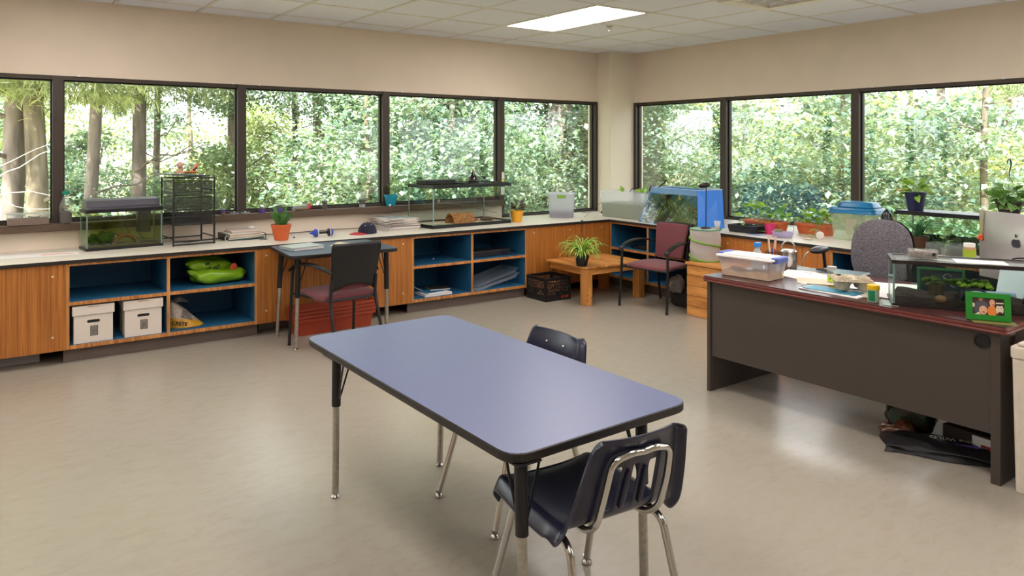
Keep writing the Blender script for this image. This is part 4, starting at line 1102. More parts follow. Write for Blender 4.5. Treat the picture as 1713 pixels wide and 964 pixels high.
# magazine tray
t = counter_thing('document_tray', 'black wire tray heaped with papers beside the drawer tower', 'tray', 2.0, 6.44, R(1))
mb = MB(); a, b_ = .17, .125
mb.prism([(-a, -b_), (a, -b_), (a, b_), (-a, b_)], 0, .004).box(-a, -a+.004, -b_, b_, 0, .055).box(-a, a, b_-.004, b_, 0, .05)
mb.tube([(-a, -b_, .055), (-a, b_, .055)], .003, 5).tube([(a, -b_, .045), (a, b_, .05)], .003, 5).tube([(a, -b_, 0), (a, -b_, .045)], .003, 5)
mb.build('wire_tray', M_black, t)
cols = [C3(70, 120, 130), C3(214, 205, 190), C3(206, 190, 165), C3(222, 216, 205), C3(180, 160, 140), C3(226, 220, 214), C3(210, 196, 176), C3(200, 180, 170)]
for k in range(8):
    z = .006+k*.009; w_ = .155 - .004*k
    MB().prism(rpoly(-w_+random.uniform(-.012, .012), w_+random.uniform(-.015, .01), -.12, .105, .004), z, z+.0075).build('paper', mat('pp%d' % k, cols[k], .7), t).rotation_euler = (0, R(-2+k*.3), R(random.uniform(-4, 4)))
MB().tube(bez((-.17, -.12, .05), (-.20, -.15, .03), (-.19, -.14, .0), (-.16, -.128, .005)), .0025, 5).build('loose_cord', M_paper, t)
MB().cbox((.09, .02, .092), (.05, .03, .02), .3).build('small_packet', M_white, t)

# terracotta pot with upright blades
t = counter_thing('potted_plant', 'orange pot of upright pointed green leaves on the left worktop', 'plant', 2.245, 6.135)
flowerpot(t, .058, .083, .138, M_terra, .022)
bl = [strip_leaf(L, .034, dr, M_lf2, up=1.45, n=8, fold=.5) for L, dr in ((.19, .25), (.15, .35), (.21, .15))]
rn = random.Random(6)
for k in range(20):
    a = rn.uniform(0, 6.28); r_ = rn.uniform(.0, .045); put_leaf(bl[k % 3], t, (r_*cos(a), r_*sin(a), .122), a, rn.uniform(-.42, .05), rn.uniform(-.6, .6), rn.uniform(.65, 1.05))
# small black comb / pens
t = counter_thing('hair_clip', 'tiny black clip lying beside the orange pot', 'clip', 2.13, 6.25, .2); MB().box(-.035, .035, -.006, .006, 0, .004).box(-.02, .02, .006, .016, 0, .003).build('body', M_black, t)
t = counter_thing('eraser', 'small white label with a black blob right of the orange pot', 'scrap', 2.42, 6.2, .1); MB().box(-.03, .06, -.012, .012, 0, .002).build('scrap_card', M_paper, t); MB().ball((-.035, 0, .006), .008, 8, 6).build('blob', M_black, t)

# blue ear cups joined by a dark bar (lying down)
M_cobalt = mat('cobalt_plastic', C3(38, 70, 180), .35)
t = counter_thing('hand_weight', 'blue and black dumbbell-shaped toy lying on the worktop', 'toy', 2.64, 6.16, R(-6))
Ry = Matrix.Rotation(R(90), 4, 'Y'); T0 = Matrix.Translation
mb = MB(); mb.M = T0((0, 0, .036)) @ Ry; mb.lathe([(.012, -.05), (.010, 0), (.012, .045)], (0, 0, 0), 14); mb.build('grip', M_black, t, smooth=40)
mb = MB(); mb.M = T0((-.062, 0, .036)) @ Ry; mb.lathe([(.010, -.055), (.012, -.035), (.030, -.018), (.036, -.004), (.034, .006), (.02, .010)], (0, 0, 0), 20); mb.build('weight_end', M_cobalt, t, smooth=40)
mb = MB(); mb.M = T0((-.050, 0, .036)) @ Ry; mb.lathe([(.0345, 0), (.0345, .006)], (0, 0, 0), 20); mb.build('white_ring', M_white, t)
mb = MB(); mb.M = T0((.048, 0, .036)) @ Ry; mb.lathe([(.030, 0), (.035, .004), (.035, .012), (.03, .014)], (0, 0, 0), 20); mb.build('weight_end', M_black, t, smooth=40)
mb = MB(); mb.M = T0((.064, 0, .036)) @ Ry; mb.lathe([(.032, 0), (.032, .006)], (0, 0, 0), 20); mb.build('white_ring', M_white, t)
mb = MB(); mb.M = T0((.070, 0, .036)) @ Ry; mb.lathe([(.033, 0), (.034, .008), (.028, .02), (.01, .026)], (0, 0, 0), 20); mb.build('weight_end', M_cobalt, t, smooth=40)

# cap
t = counter_thing('baseball_cap', 'navy cap with a red peak on the worktop', 'cap', 3.085, 6.16, R(195))
M_cap = mat('navy_cloth', C3(34, 34, 54), .85, bump=.2, bscale=300); M_red = mat('red_cloth', C3(176, 26, 40), .8)
mb = MB()
def capf(u, v):
    a = 2*pi*u; r_ = cos(v*pi/2)**.75; return (.095*r_*cos(a), .078*r_*sin(a), .10*sin(v*pi/2))
mb.grid(capf, 36, 10); mb.build('crown', M_cap, t, smooth=80)
mb = MB()
for k in range(6):
    a = 2*pi*k/6; mb.tube([Vector(capf(k/6, v/8))*1.006 for v in range(9)], .0012, 4)
mb.build('seam', mat('seam_thread', C3(60, 60, 84), .8), t)
MB().ball((0, 0, .101), .006, 8, 6).build('button', M_red, t)
mb = MB(); mb.grid(lambda u, v: (.07 + (.105*v)*cos((u-.5)*2.0)*1.0 + .02*cos((u-.5)*2.6), (.078+.012*v)*sin((u-.5)*2.6)*.98, .006 - .012*v*v + .012*cos((u-.5)*2.6)*(.5)), 16, 6); mb.build('peak', M_red, t, smooth=80, solid=.004)
mb = MB()
for k, (u, v) in enumerate(((.1, .55), (.9, .55), (.25, .6), (.75, .6), (.42, .6))):
    p = Vector(capf(u, v))*1.01; mb.ball(tuple(p), .004, 8, 5)
mb.build('eyelet', M_white, t)
MB().box(.155, .165, -.03, .03, -.004, .004).build('peak_label', M_white, t)

# newspapers
t = None
NP = [C3(214, 206, 200), C3(196, 186, 178), C3(222, 216, 212), C3(186, 176, 168), C3(206, 196, 184), C3(170, 158, 150), C3(210, 202, 196), C3(198, 188, 180), C3(216, 210, 206), C3(190, 180, 172)]
for k in range(10):
    z = ZT + k*.0112; x = 3.50 + random.uniform(-.012, .012) + (.0 if k < 6 else -.02); y = 6.36 + random.uniform(-.01, .012)
    lab = 'folded newspaper with a picture, top of the pile by the cap' if k == 9 else 'folded newspaper, %s in the pile beside the cap' % ['bottom one', 'second from the bottom', 'third from the bottom', 'fourth from the bottom', 'fifth from the bottom', 'fifth from the top', 'fourth from the top', 'third from the top', 'second from the top'][k]
    t = thing('newspaper', lab, 'newspaper', (x, y, z), R(random.uniform(-7, 7)), 'pile of folded newspapers')
    mb = MB(); a, b_ = .165, .20
    mb.prism(rpoly(-a, a, -b_, b_, .008, 2), 0, .0075); mb.prism(rpoly(-a, a-.006, -b_+.004, b_, .008, 2), .0078, .0108)
    mb.build('pages', mat('newsprint%d' % k, NP[k], .85, var=.06, scale=14), t)
    if k == 9:
        MB().box(-.12, .02, -.1, .05, .0109, .0113).build('printed_picture', mat('print_grey', C3(130, 140, 150), .7, var=.3, scale=25), t)
        MB().box(.03, .15, -.16, .16, .0109, .0112).build('printed_picture', mat('print_green', C3(118, 138, 128), .7, var=.3, scale=25), t)
        mb = MB()
        for q in range(14): mb.box(-.15, .02, .07+q*.009, .073+q*.009, .0109, .0112)
        mb.build('print_lines', mat('print_ink', C3(120, 116, 116), .7), t)

# tank 2: large dry tank
T2 = tank('reptile_tank', 'large dry glass tank with a black rim holding a bark half-log', (4.245, 6.33, ZT), R(2), .985, .46, .425, .03, basew=.035)
MB().box(-.48, .48, -.22, .22, .009, .02).build('liner', M_paper2, T2)
mb = MB(); n = 14; L = .125
for (r_, x0_) in ((.088, 0), (.072, 0)):
    pass
def hl(u, v):
    a = pi*u; r_ = .088*(1+.02*sin(v*40+u*30)); return (-L+2*L*v, -r_*cos(a), .0+r_*sin(a)*1.15)
mb.grid(hl, 18, 16)
mb.build('half_log', mat('cork_bark', C3(150, 94, 52), .95, scale=45, col2=C3(196, 138, 86), bump=1, bscale=70), T2, smooth=70, solid=.012, loc=(-.055, -.07, .02)).rotation_euler = (0, 0, R(-4))
MB().prism([(-.1, -.05), (.09, -.06), (.1, .05), (-.09, .06)], 0, .006).prism([(-.07, -.04), (.05, -.05), (.07, .02), (-.05, .05)], .006, .01).build('paper_scraps', mat('scrap_print', C3(150, 160, 140), .7, var=.4, scale=30), T2, loc=(-.33, -.12, .02))
mb = MB(); mb.ball((0, 0, 0), .085, 14, 8, (1, .75, .32)); mb.build('flat_stone', mat('brown_stone', C3(112, 84, 70), .8, var=.2, scale=30), T2, loc=(.34, -.02, .035), smooth=80)
MB().lathe([(.05, 0), (.07, .02), (.066, .022), (.045, .006)], (0, 0, 0), 18).build('food_dish', mat('red_dish', C3(196, 92, 78), .5), T2, loc=(.20, .06, .02), smooth=40)
for (x, r_, c) in ((-.20, .010, M_black), (-.13, .022, M_black)):
    mb = MB(); mb.M = Matrix.Rotation(R(90), 4, 'X'); mb.lathe([(r_, 0), (r_, .012)], (0, 0, 0), 18); mb.build('gauge', c, T2, loc=(x, .222, .235))
mb = MB(); mb.M = Matrix.Rotation(R(90), 4, 'X'); mb.lathe([(.017, 0), (.017, .002)], (0, 0, 0), 18); mb.build('gauge_dial', mat('dial', C3(200, 150, 140), .5), T2, loc=(-.13, .212, .235))
MB().tube(bez((-.12, .18, .40), (-.10, .19, .3), (-.09, .20, .28), (-.115, .205, .25)), .0015, 5).tube(bez((.1, .15, .12), (.2, .1, .2), (.3, .0, .12), (.42, -.1, .1)), .0015, 5).build('probe_wire', M_black, T2)
MB().box(-.42, -.05, .01, .20, .427, .468).build('light_hood', mat('hood_black', C3(24, 26, 30), .4), T2, bevel=.006)
MB().box(-.04, .47, -.215, .215, .425, .428).build('screen_lid', M_mesh, T2)
MB().box(-.05, -.04, -.22, .22, .425, .434).box(.466, .476, -.22, .22, .425, .434).box(-.04, .466, .212, .22, .425, .434).build('lid_frame', M_black, T2)
t = thing('heat_lamp', 'black dome heat lamp standing on the large dry tank', 'lamp', (4.47, 6.42, ZT+.4342), 0)
MB().lathe([(.066, 0), (.068, .004), (.058, .035), (.036, .062), (.020, .074), (.018, .098), (.012, .104), (.001, .106)], (0, 0, 0), 24).build('dome', mat('glossy_black', C3(20, 16, 15), .15, coat=.5), t, smooth=50)
MB().tube([(0, 0, .104), (0, 0, .122)], .010, 10).build('socket', mat('copper_tone', C3(150, 96, 80), .35, .6), t)
MB().tube(bez((0, 0, .12), (.06, .02, .14), (.12, .03, .03), (.2, .0, .006)), .0025, 6).build('cord', M_black, t)
t = thing('lamp_clip', 'small black clamp on the rear of the dry tank lid', 'clamp', (4.655, 6.47, ZT+.4342), .4)
MB().tube([(0, 0, .0), (0, 0, .03), (-.05, 0, .075)], .003, 6).build('stem', M_black, t); MB().ball((.012, 0, .040), .018, 10, 6, (1.3, .6, .9)).build('clamp_head', M_black, t, smooth=60)

# yellow pot with dark leaves
t = counter_thing('yellow_pot_plant', 'yellow-orange pot with dark drooping leaves right of the dry tank', 'plant', 4.855, 6.15)
flowerpot(t, .05, .072, .125, mat('yellow_pot', C3(232, 166, 44), .5), .02)
dl = [oval_leaf(L, W, M_lf4) for L, W in ((.15, .045), (.12, .04), (.17, .05))]
rn = random.Random(9)
for k in range(26):
    a = rn.uniform(0, 6.28); put_leaf(dl[k % 3], t, (.02*cos(a), .02*sin(a), .12+rn.uniform(0, .05)), a, rn.uniform(-.1, 1.0), rn.uniform(-.8, .8), rn.uniform(.7, 1.05))
for k in range(5):
    a = k*1.3; MB().tube([(0, 0, .11), (.02*cos(a), .02*sin(a), .18)], .002, 5).build('stalk', M_stem, t)
# taped notes on the mullion right of the dry tank
t = thing('taped_note', 'pale paper notes taped to the mullion behind the yellow pot', 'note', (5.03, YA-.002, 1.12))
MB().box(-.02, .03, -.001, 0, -.12, -.03).build('note_sheet', M_paper, t); MB().box(-.01, .028, -.002, -.001, .06, .14).build('note_sheet', M_paper, t); MB().box(-.012, .026, -.002, -.001, -.02, .055).build('yellow_note', mat('yellow_note', C3(226, 214, 90), .6), t)

# lidded box with purple soil
M_frost = frosted('milky_plastic', C3(226, 230, 236), .62)
def tub(name, label, loc, rz, L, W, Hh, fill, mfill, lid=True, taper=.9, mf=None, cat='container', rim=.006):
    mf = mf or M_frost
    t = thing(name, label, cat, loc, rz); a, b_ = L/2, W/2; ta, tb = a*taper, b_*taper
    P0 = rpoly(-ta, ta, -tb, tb, .02); P1 = rpoly(-a, a, -b_, b_, .025); n = len(P0)
    mb = MB(); mb.add([(p[0], p[1], .002) for p in P0] + [(p[0], p[1], Hh) for p in P1], [tuple(range(n-1, -1, -1))] + [(i, (i+1) % n, n+(i+1) % n, n+i) for i in range(n)])
    mb.build('body', mf, t, smooth=40)
    pr = rpoly(-a-rim, a+rim, -b_-rim, b_+rim, .03); mb = MB(); mb.add([(p[0], p[1], Hh-.012) for p in pr] + [(p[0], p[1], Hh) for p in pr] + [(p[0], p[1], Hh-.001) for p in P1], [(i, (i+1) % n, n+(i+1) % n, n+i) for i in range(n)] + [(n+i, n+(i+1) % n, 2*n+(i+1) % n, 2*n+i) for i in range(n)])
    mb.build('rim', mf, t)
    if fill:
        k = fill/Hh; f1 = rpoly(-(ta+(a-ta)*k)+.003, ta+(a-ta)*k-.003, -(tb+(b_-tb)*k)+.003, tb+(b_-tb)*k-.003, .02); f0 = rpoly(-ta+.003, ta-.003, -tb+.003, tb-.003, .018)
        MB().prism(f0, .004, fill, f1).build('contents', mfill, t)
    if lid: MB().prism(pr, Hh, Hh+.012, rpoly(-a, a, -b_, b_, .03)).build('lid', mf, t, bevel=.003)
    return t
t = tub('storage_box', 'milky lidded box with purple soil standing in the corner window', (5.62, 6.29, ZT), R(-42), .30, .25, .27, .075, mat('purple_soil', C3(78, 62, 92), .9, var=.4, scale=60, bump=.6))
MB().box(-.05, .05, -.128, -.124, .225, .262).build('green_label', mat('lime_label', C3(130, 176, 60), .5), t)
# power adapter with its wire
t = counter_thing('power_adapter', 'small black power adapter with a cable by the column', 'adapter', 6.36, 6.33, R(-40)); MB().box(-.05, .05, -.022, .022, 0, .028).build('brick', M_black, t, bevel=.006)
MB().tube(bez((-.05, 0, .012), (-.12, -.02, .03), (-.16, .05, .01), (-.28, .02, .004)), .0022, 5).build('cable', M_black, t)
mb = MB(); mb.tube(bez((5.80, 6.10, ZT+.003), (5.95, 6.15, .80), (6.15, 6.22, .86), (6.38, 6.27, .99)), .0022, 5)
tag(mb.build('thin_cable', M_black), 'thin black cable rising from the worktop towards the column', 'cable')
t = thing('wall_wire', 'thin dark cable trailing along the back of the left worktop', 'cable', (2.0, 6.58, ZT))
MB().tube([(-.55, -.1, .004), (-.45, -.15, .003), (-.3, -.1, .005), (-.1, -.02, .005), (.15, 0, .004), (.5, -.03, .004), (.9, .01, .004), (1.3, -.03, .005), (1.5, -.06, .004)], .003, 5).build('cable', M_black, t)

# ---------- sill row
def sill_thing(name, label, cat, x, y, rz=0): return thing(name, label, cat, (x, y, SILL), rz)
t = sill_thing('clear_box', 'shallow clear box of brown bedding on the first window sill', 'container', .40, 6.612, R(2))
a, b_ = .135, .045
MB().box(-a, a, -b_, b_, .001, .052).build('bedding', mat('bedding', C3(112, 84, 66), .95, var=.35, scale=90), t)
MB().prism(rpoly(-a-.003, a+.003, -b_-.003, b_+.003, .01), 0, .082, rpoly(-a-.008, a+.008, -b_-.008, b_+.008, .012)).build('box_body', M_clear, t)
MB().prism(rpoly(-a-.012, a+.012, -b_-.01, b_+.01, .012), .082, .092).build('lid', frosted('box_lid', C3(200, 206, 200), .5), t, bevel=.003)
MB().tube([(-.01, -.058, .07), (.02, -.06, .062), (.06, -.06, .06), (.08, -.058, .072)], .003, 6).build('clasp', M_black, t)
t = sill_thing('jug', 'clear necked bottle with a green lid and soil inside beside the first mullion', 'bottle', .655, 6.60)
prof = [(.040, 0), (.046, .006), (.046, .12), (.042, .150), (.024, .19), (.024, .225)]
MB().lathe(prof, (0, 0, 0), 20, cap=False).build('bottle_body', M_clear, t, smooth=40)
MB().lathe([(.041, .003), (.043, .075), (.030, .09), (.001, .10)], (0, 0, 0), 16).build('soil', M_soil, t, smooth=50)
mb = MB(); rn = random.Random(3)
for k in range(8): mb.ball((rn.uniform(-.025, .025), rn.uniform(-.02, .02), .11+rn.uniform(0, .03)), .009, 6, 4)
mb.build('dry_bits', mat('dry_bits', C3(120, 108, 70), .9), t)
MB().lathe([(.027, .225), (.027, .25), (.024, .253)], (0, 0, 0), 18).build('lid', mat('green_lid', C3(20, 128, 104), .4), t, smooth=30)
t = sill_thing('small_jar', 'small jar with a yellow lid behind the drawer tower', 'jar', 1.345, 6.612)
MB().lathe([(.036, 0), (.038, .004), (.038, .065)], (0, 0, 0), 18, cap=False).build('jar_body', M_clear, t, smooth=40); MB().lathe([(.035, .002), (.035, .03), (.001, .034)], (0, 0, 0), 16).build('soil', M_soil, t)
MB().lathe([(.04, .065), (.04, .08), (.038, .082)], (0, 0, 0), 18).build('lid', mat('yellow_lid', C3(222, 180, 40), .4), t)
M_purp = mat('purple_plastic', C3(86, 62, 150), .4)
t = sill_thing('purple_jar', 'tiny jar with a purple lid right of the drawer tower', 'jar', 1.885, 6.605); MB().lathe([(.017, 0), (.018, .02)], (0, 0, 0), 14).build('jar_body', mat('amber', C3(140, 110, 90), .4), t); MB().lathe([(.019, .02), (.019, .042), (.017, .044)], (0, 0, 0), 14).build('lid', M_purp, t)
for k, (x, y) in enumerate(((1.99, 6.625), (2.08, 6.60))):
    t = sill_thing('petri_dish', ('round clear dish against the glass' if k == 0 else 'round clear dish at the front of the sill') + ' before the second mullion', 'dish', x, y)
    MB().lathe([(.040, 0), (.042, .010), (.040, .012), (.001, .012)], (0, 0, 0), 20).build('dish', frosted('clear_dish', C3(214, 220, 226), .45, .2), t); MB().lathe([(.006, .012), (.005, .02)], (0, 0, 0), 8).build('knob', M_white, t)
def cup(name, label, x, r0, r1, h, mbase, fill, y=6.602, msoil=None, base_h=.02):
    t = sill_thing(name, label, 'cup', x, y)
    MB().lathe([(r0, base_h), (r1, h)], (0, 0, 0), 18, cap=False).build('cup_wall', M_clear, t, smooth=40)
    MB().lathe([(r0*.95, 0), (r0+.001, base_h+.008)], (0, 0, 0), 18).build('cup_base', mbase, t)
    MB().lathe([(r0*.95, base_h+.008), (r0+(r1-r0)*fill/h-.002, fill), (.001, fill+.006)], (0, 0, 0), 16).build('soil', msoil or M_soil, t)
    MB().lathe([(r1-.001, h-.003), (r1+.002, h-.001), (r1, h)], (0, 0, 0), 18, cap=False).build('cup_rim', M_frost, t)
    return t
t = cup('seedling_cup', 'clear cup with a blue base and bent twigs on the sill', 2.232, .033, .037, .075, M_purp, .042)
MB().tube([(-.02, 0, .04), (-.012, 0, .07), (0, 0, .055), (.012, 0, .075), (.022, 0, .045)], .002, 5).build('twig', M_black, t)
cup('seedling_cup', 'clear cup with a blue base behind the upright leaves', 2.40, .034, .040, .085, M_purp, .055, msoil=M_alg)
t = sill_thing('lying_jar', 'clear plastic jar with a red lid lying on its side', 'jar', 2.61, 6.602, R(2))
mb = MB(); mb.M = T0((0, 0, .034)) @ Ry; mb.lathe([(.02, -.09), (.033, -.085), (.033, .06), (.024, .07)], (0, 0, 0), 18, cap=False); mb.build('jar_body', M_clear, t, smooth=40)
MB().box(-.06, .055, -.022, .022, .004, .026).build('soil', mat('light_soil', C3(118, 92, 60), .95, var=.4, scale=60), t, bevel=.006)
mb = MB(); mb.M = T0((.07, 0, .034)) @ Ry; mb.lathe([(.030, 0), (.032, .004), (.032, .016), (.026, .02)], (0, 0, 0), 18); mb.build('lid', mat('red_lid', C3(206, 50, 56), .4), t, smooth=30)
t = sill_thing('soil_bottle', 'narrow clear bottle with a green cap and dark soil on the sill', 'bottle', 2.85, 6.602)
MB().lathe([(.024, 0), (.026, .004), (.025, .10), (.018, .14)], (0, 0, 0), 16, cap=False).build('bottle_body', M_clear, t, smooth=40); MB().lathe([(.023, .002), (.023, .078), (.001, .084)], (0, 0, 0), 14).build('soil', M_soil, t)
MB().lathe([(.020, .14), (.020, .158)], (0, 0, 0), 14).build('cap', mat('teal_cap', C3(20, 110, 106), .4), t)
cup('tall_cup', 'tall clear cup half full of dark soil on the sill', 3.25, .030, .046, .155, M_frost, .075)
t = sill_thing('turquoise_pot', 'turquoise flower pot with a sparse seedling on the sill', 'plant', 3.575, 6.61)
flowerpot(t, .046, .067, .115, mat('turquoise_plastic', C3(24, 146, 170), .4), .022)
sl = [oval_leaf(.04, .022, M_lf5), oval_leaf(.03, .018, M_lf3)]
for k in range(3):
    a = k*2.1; e = Vector((.05*cos(a), .03*sin(a), .21)); MB().tube([(0, 0, .10), (e.x*.4, e.y*.4, .16), tuple(e)], .0016, 5).build('stem', M_stem, t)
    for q in range(7): put_leaf(sl[q % 2], t, (e.x*(.3+.1*q), e.y*(.3+.1*q), .13+.014*q), q*2.3+k, .3, 0, 1)
MB().cbox((-.035, -.05, .01), (.02, .006, .022), 0, .3).build('white_tag', M_white, t)

# ---------- things on the shelves
def carton(label, x, rz):
    p = runA(x, .166); t = thing('carton', label, 'box', (p[0], p[1], .128), rz, 'white file cartons on the bottom shelf'); a, b_, h = .128, .15, .203
    MB().box(-a, a, -b_, b_, 0, h).build('carton_body', M_card, t, bevel=.002)
    MB().box(-a-.01, a+.01, -b_-.008, b_+.008, h-.0, h+.068).build('lid', M_card, t, bevel=.003)
    mb = MB(); mb.prism([(q[0], q[1]) for q in rpoly(-.042, .042, -.010, .010, .0099)], 0, .002)
    o = mb.build('hand_hole', M_gasket, t); o.matrix_local = T0((0, -b_-.0002, .155)) @ Matrix.Rotation(R(90), 4, 'X') @ T0((0, 0, -.001))
    m = mat('printed_emblem', C3(52, 48, 46), .7); m2 = mat('printed_grey', C3(150, 142, 134), .7)
    MB().box(-.025, .025, -.0004, 0, -.036, .036).build('emblem_ground', m2, t, loc=(.004, -b_-.0003, .085))
    mb = MB(); mb.box(-.025, .025, -.001, 0, -.036, -.033).box(-.025, .025, -.001, 0, .033, .036).box(-.025, -.022, -.001, 0, -.033, .033).box(.022, .025, -.001, 0, -.033, .033)
    mb.tube([(.008*cos(q*.45), -.0006, .014+.010*sin(q*.45)) for q in range(14)], .0012, 4, closed=True)
    for q in range(5): mb.tube([(-.018+q*.009, -.0006, -.028), (-.012+q*.006+.004*sin(q*2), -.0006, -.010), (-.006+q*.003, -.0006, .002)], .0011, 4)
    for q in (-1, 1): mb.tube([(q*.018, -.0006, -.004), (q*.014, -.0006, .012), (q*.018, -.0006, .026)], .0012, 4)
    mb.build('printed_emblem', m, t, loc=(.004, -b_-.0008, .085))
    MB().box(-.04, .04, -b_-.0095, -b_-.008, h+.056, h+.060).build('lid_seam', mat('kraft', C3(160, 120, 90), .8), t)
    return t
carton('white lidded file carton with hand hole next to the wooden cabinet front', .765, R(0)); carton('white lidded file carton with hand hole next to the shelf divider', 1.105, R(-2))

def sackmesh(w_, d_, h_, seed, fold=.25, pinch=.0):
    rn = random.Random(seed); ph = [rn.uniform(0, 6.28) for _ in range(6)]
    mb = MB(); nu, nv = 30, 16
    def f(u, v):
        a = 2*pi*u; th = pi*(v-.5); c_ = max(0, cos(th))**.5; s_ = sin(th)
        ex = abs(cos(a))**.6*(1 if cos(a) >= 0 else -1); ey = abs(sin(a))**.8*(1 if sin(a) >= 0 else -1)
        k = 1+.05*sin(5*a+ph[0]+3*th)+.04*sin(9*a+ph[1]-5*th)+.03*sin(17*a+ph[2])*cos(7*th)
        z = h_/2*(1+s_*(1+.08*sin(4*a+ph[3])))
        return (w_/2*ex*c_*k, d_/2*ey*c_*k, max(.002, z*(1+fold*cos(a+ph[4])*.5)))
    mb.grid(f, nu, nv); return mb
M_lime = mat('lime_film', C3(134, 178, 32), .3, var=.12, scale=12, bump=.9, bscale=22, spec=.6)
p = runA(1.70, .22); t = thing('soil_sack', 'bright green plastic sack on the upper shelf', 'sack', (p[0], p[1], .439), R(5))
sackmesh(.44, .26, .135, 3, .3).build('sack_body', M_lime, t, smooth=80)
sackmesh(.38, .16, .10, 5, .3).build('folded_top', M_lime, t, smooth=80, loc=(-.07, .02, .10)).rotation_euler = (0, R(6), R(10))
sackmesh(.14, .08, .05, 9).build('sack_end', M_lime, t, smooth=80, loc=(-.20, -.03, .07)).rotation_euler = (0, R(24), 0)
M_ink = mat('black_ink', C3(22, 26, 18), .5)
FX = Matrix.Rotation(R(90), 4, 'X')
text('lettering', 'e', .075, M_ink, T0((-.11, -.072, .165)) @ Matrix.Rotation(R(-18), 4, 'Y') @ FX, t, .001, bold=True)
text('lettering', 're', .055, M_ink, T0((-.105, -.078, .125)) @ Matrix.Rotation(R(-25), 4, 'Y') @ FX, t, .001, bold=True)
text('lettering', 'so', .055, M_ink, T0((-.035, -.078, .140)) @ Matrix.Rotation(R(-30), 4, 'Y') @ FX, t, .001, bold=True)
mb = MB(); mb.ball((0, 0, 0), .03, 14, 10, (1, .35, 1)); mb.build('tomato_print', mat('tomato_print', C3(214, 84, 48), .4), t, smooth=60, loc=(.10, -.088, .125))
p = runA(1.43, .17); t = thing('sand_sack', 'brown and yellow sack of white grit slumped on the bottom shelf', 'sack', (p[0], p[1], .129), R(-8))
M_grit = mat('grit_film', C3(196, 180, 164), .45, var=.2, scale=90, bump=.8, bscale=60)
mb = MB(); n = 12
def sg(u, v):
    a = 2*pi*u; w_ = (1-v)**.75; cx2 = -.05*v*2; r_ = 1+.05*sin(6*a)+.04*sin(11*a+9*v)
    return (cx2 + .135*cos(a)*w_*r_, .10*sin(a)*w_*r_, .205*v)
mb.grid(sg, 30, 14); mb.build('sack_body', M_grit, t, smooth=80)
M_ysack = mat('yellow_sack_print', C3(196, 146, 40), .45, var=.3, scale=12, bump=.5, bscale=40)
mb = MB(); mb.grid(lambda u, v: (.137*1.02*cos(2*pi*(.5+.5*u))*(1-v*.32)**.75*1.02 - .03*v, .103*1.03*sin(2*pi*(.5+.5*u))*(1-v*.32)**.75*1.03 - .002, .004+.205*v*.32*(1+.25*cos(pi*u))), 24, 6)
mb.build('yellow_band', M_ysack, t, smooth=80)
text('lettering', 'CRETE', .040, M_ink, T0((-.045, -.104, .040)) @ Matrix.Rotation(R(12), 4, 'Y') @ FX, t, .001, bold=True)
mb = MB(); 
for k in range(7): mb.box(-.02, .07-.005*k, -.001, 0, k*.009, k*.009+.0035)
o = mb.build('small_print', M_ink, t); o.location = (-.015, -.074, .075); o.rotation_euler = (R(-20), R(18), 0)
mb = MB(); mb.grid(lambda u, v: (-.11+.13*u+.01*sin(9*v), -.04+.06*v+.01*sin(12*u), .19+.045*sin(pi*u)*(.5+.5*sin(7*v+4*u))), 14, 10); mb.build('film_top', frosted('clear_film', C3(190, 184, 176), .5), t, smooth=80)

# magazines & books in unit 2
MC = [('white thick exercise pad at the bottom of the shelf pile', C3(226, 222, 220), .30, .20, .022, 0, 0), ('blue-covered picture book on the shelf pile', C3(52, 120, 160), .22, .16, .012, -.02, 8), ('dark and yellow magazine at the back of the shelf pile', C3(70, 60, 46), .2, .15, .010, .09, -14)]
z = .129
for k, (lab, c_, a, b_, h, dx, rz) in enumerate(MC):
    p = runA(3.70+dx, .13 + (.06 if k == 2 else 0)); t = thing('magazine', lab, 'magazine', (p[0], p[1], z), R(rz), 'books and magazines on the bottom shelf')
    MB().box(-a/2, a/2, -b_/2, b_/2, 0, h-.001).build('pages', M_paper, t); MB().box(-a/2-.002, a/2+.002, -b_/2-.002, b_/2+.002, h-.001, h).build('cover', mat('cover%d' % k, c_, .4, var=.35 if k else .02, scale=22), t)
    z += h if k != 1 else h
p = runA(3.50, .25); t = thing('curled_booklet', 'curled-up booklet leaning at the side of the shelf pile', 'booklet', (p[0], p[1], .13))
mb = MB(); mb.grid(lambda u, v: (-.05+.20*u, -.10+.2*v, .115*(1-u)**2+.026), 10, 4); mb.build('pages', mat('booklet', C3(170, 176, 176), .6), t, smooth=80, solid=.004)
p = runA(3.50, .16); t = thing('red_ball', 'flattened red bag on the upper shelf of the second unit', 'bag', (p[0]-.02, p[1]+.06, .438)); mb = MB(); mb.ball((0, 0, .03), .05, 14, 8, (1.1, .8, .6)); mb.build('body', mat('red_film', C3(176, 36, 40), .4), t, smooth=80)
p = runA(3.78, .16); t = thing('chalk_bit', 'tiny white chalk piece on the blue upper shelf', 'chalk', (p[0], p[1]+.1, .439)); MB().lathe([(.006, 0), (.006, .012)], (0, 0, 0), 8).build('stub', M_white, t)
# black case with cord on the upper right shelf
p = runA(4.38, .16); t = thing('black_case', 'long flat black case with a loose cord on the upper shelf', 'case', (p[0], p[1], .439), R(1))
MB().box(-.27, .24, -.05, .12, 0, .062).build('case_body', mat('black_case', C3(38, 36, 44), .5), t, bevel=.01); MB().box(-.27, .24, -.052, -.050, .04, .043).build('case_seam', M_gasket, t)
MB().tube(bez((.12, -.05, .03), (.18, -.13, .03), (.24, -.14, -.0), (.2, -.155, -.005), 8)+bez((.2, -.155, -.005), (.27, -.12, .0), (.30, -.1, .05), (.24, .0, .05), 8), .003, 5).build('cord', M_black, t, smooth=50)
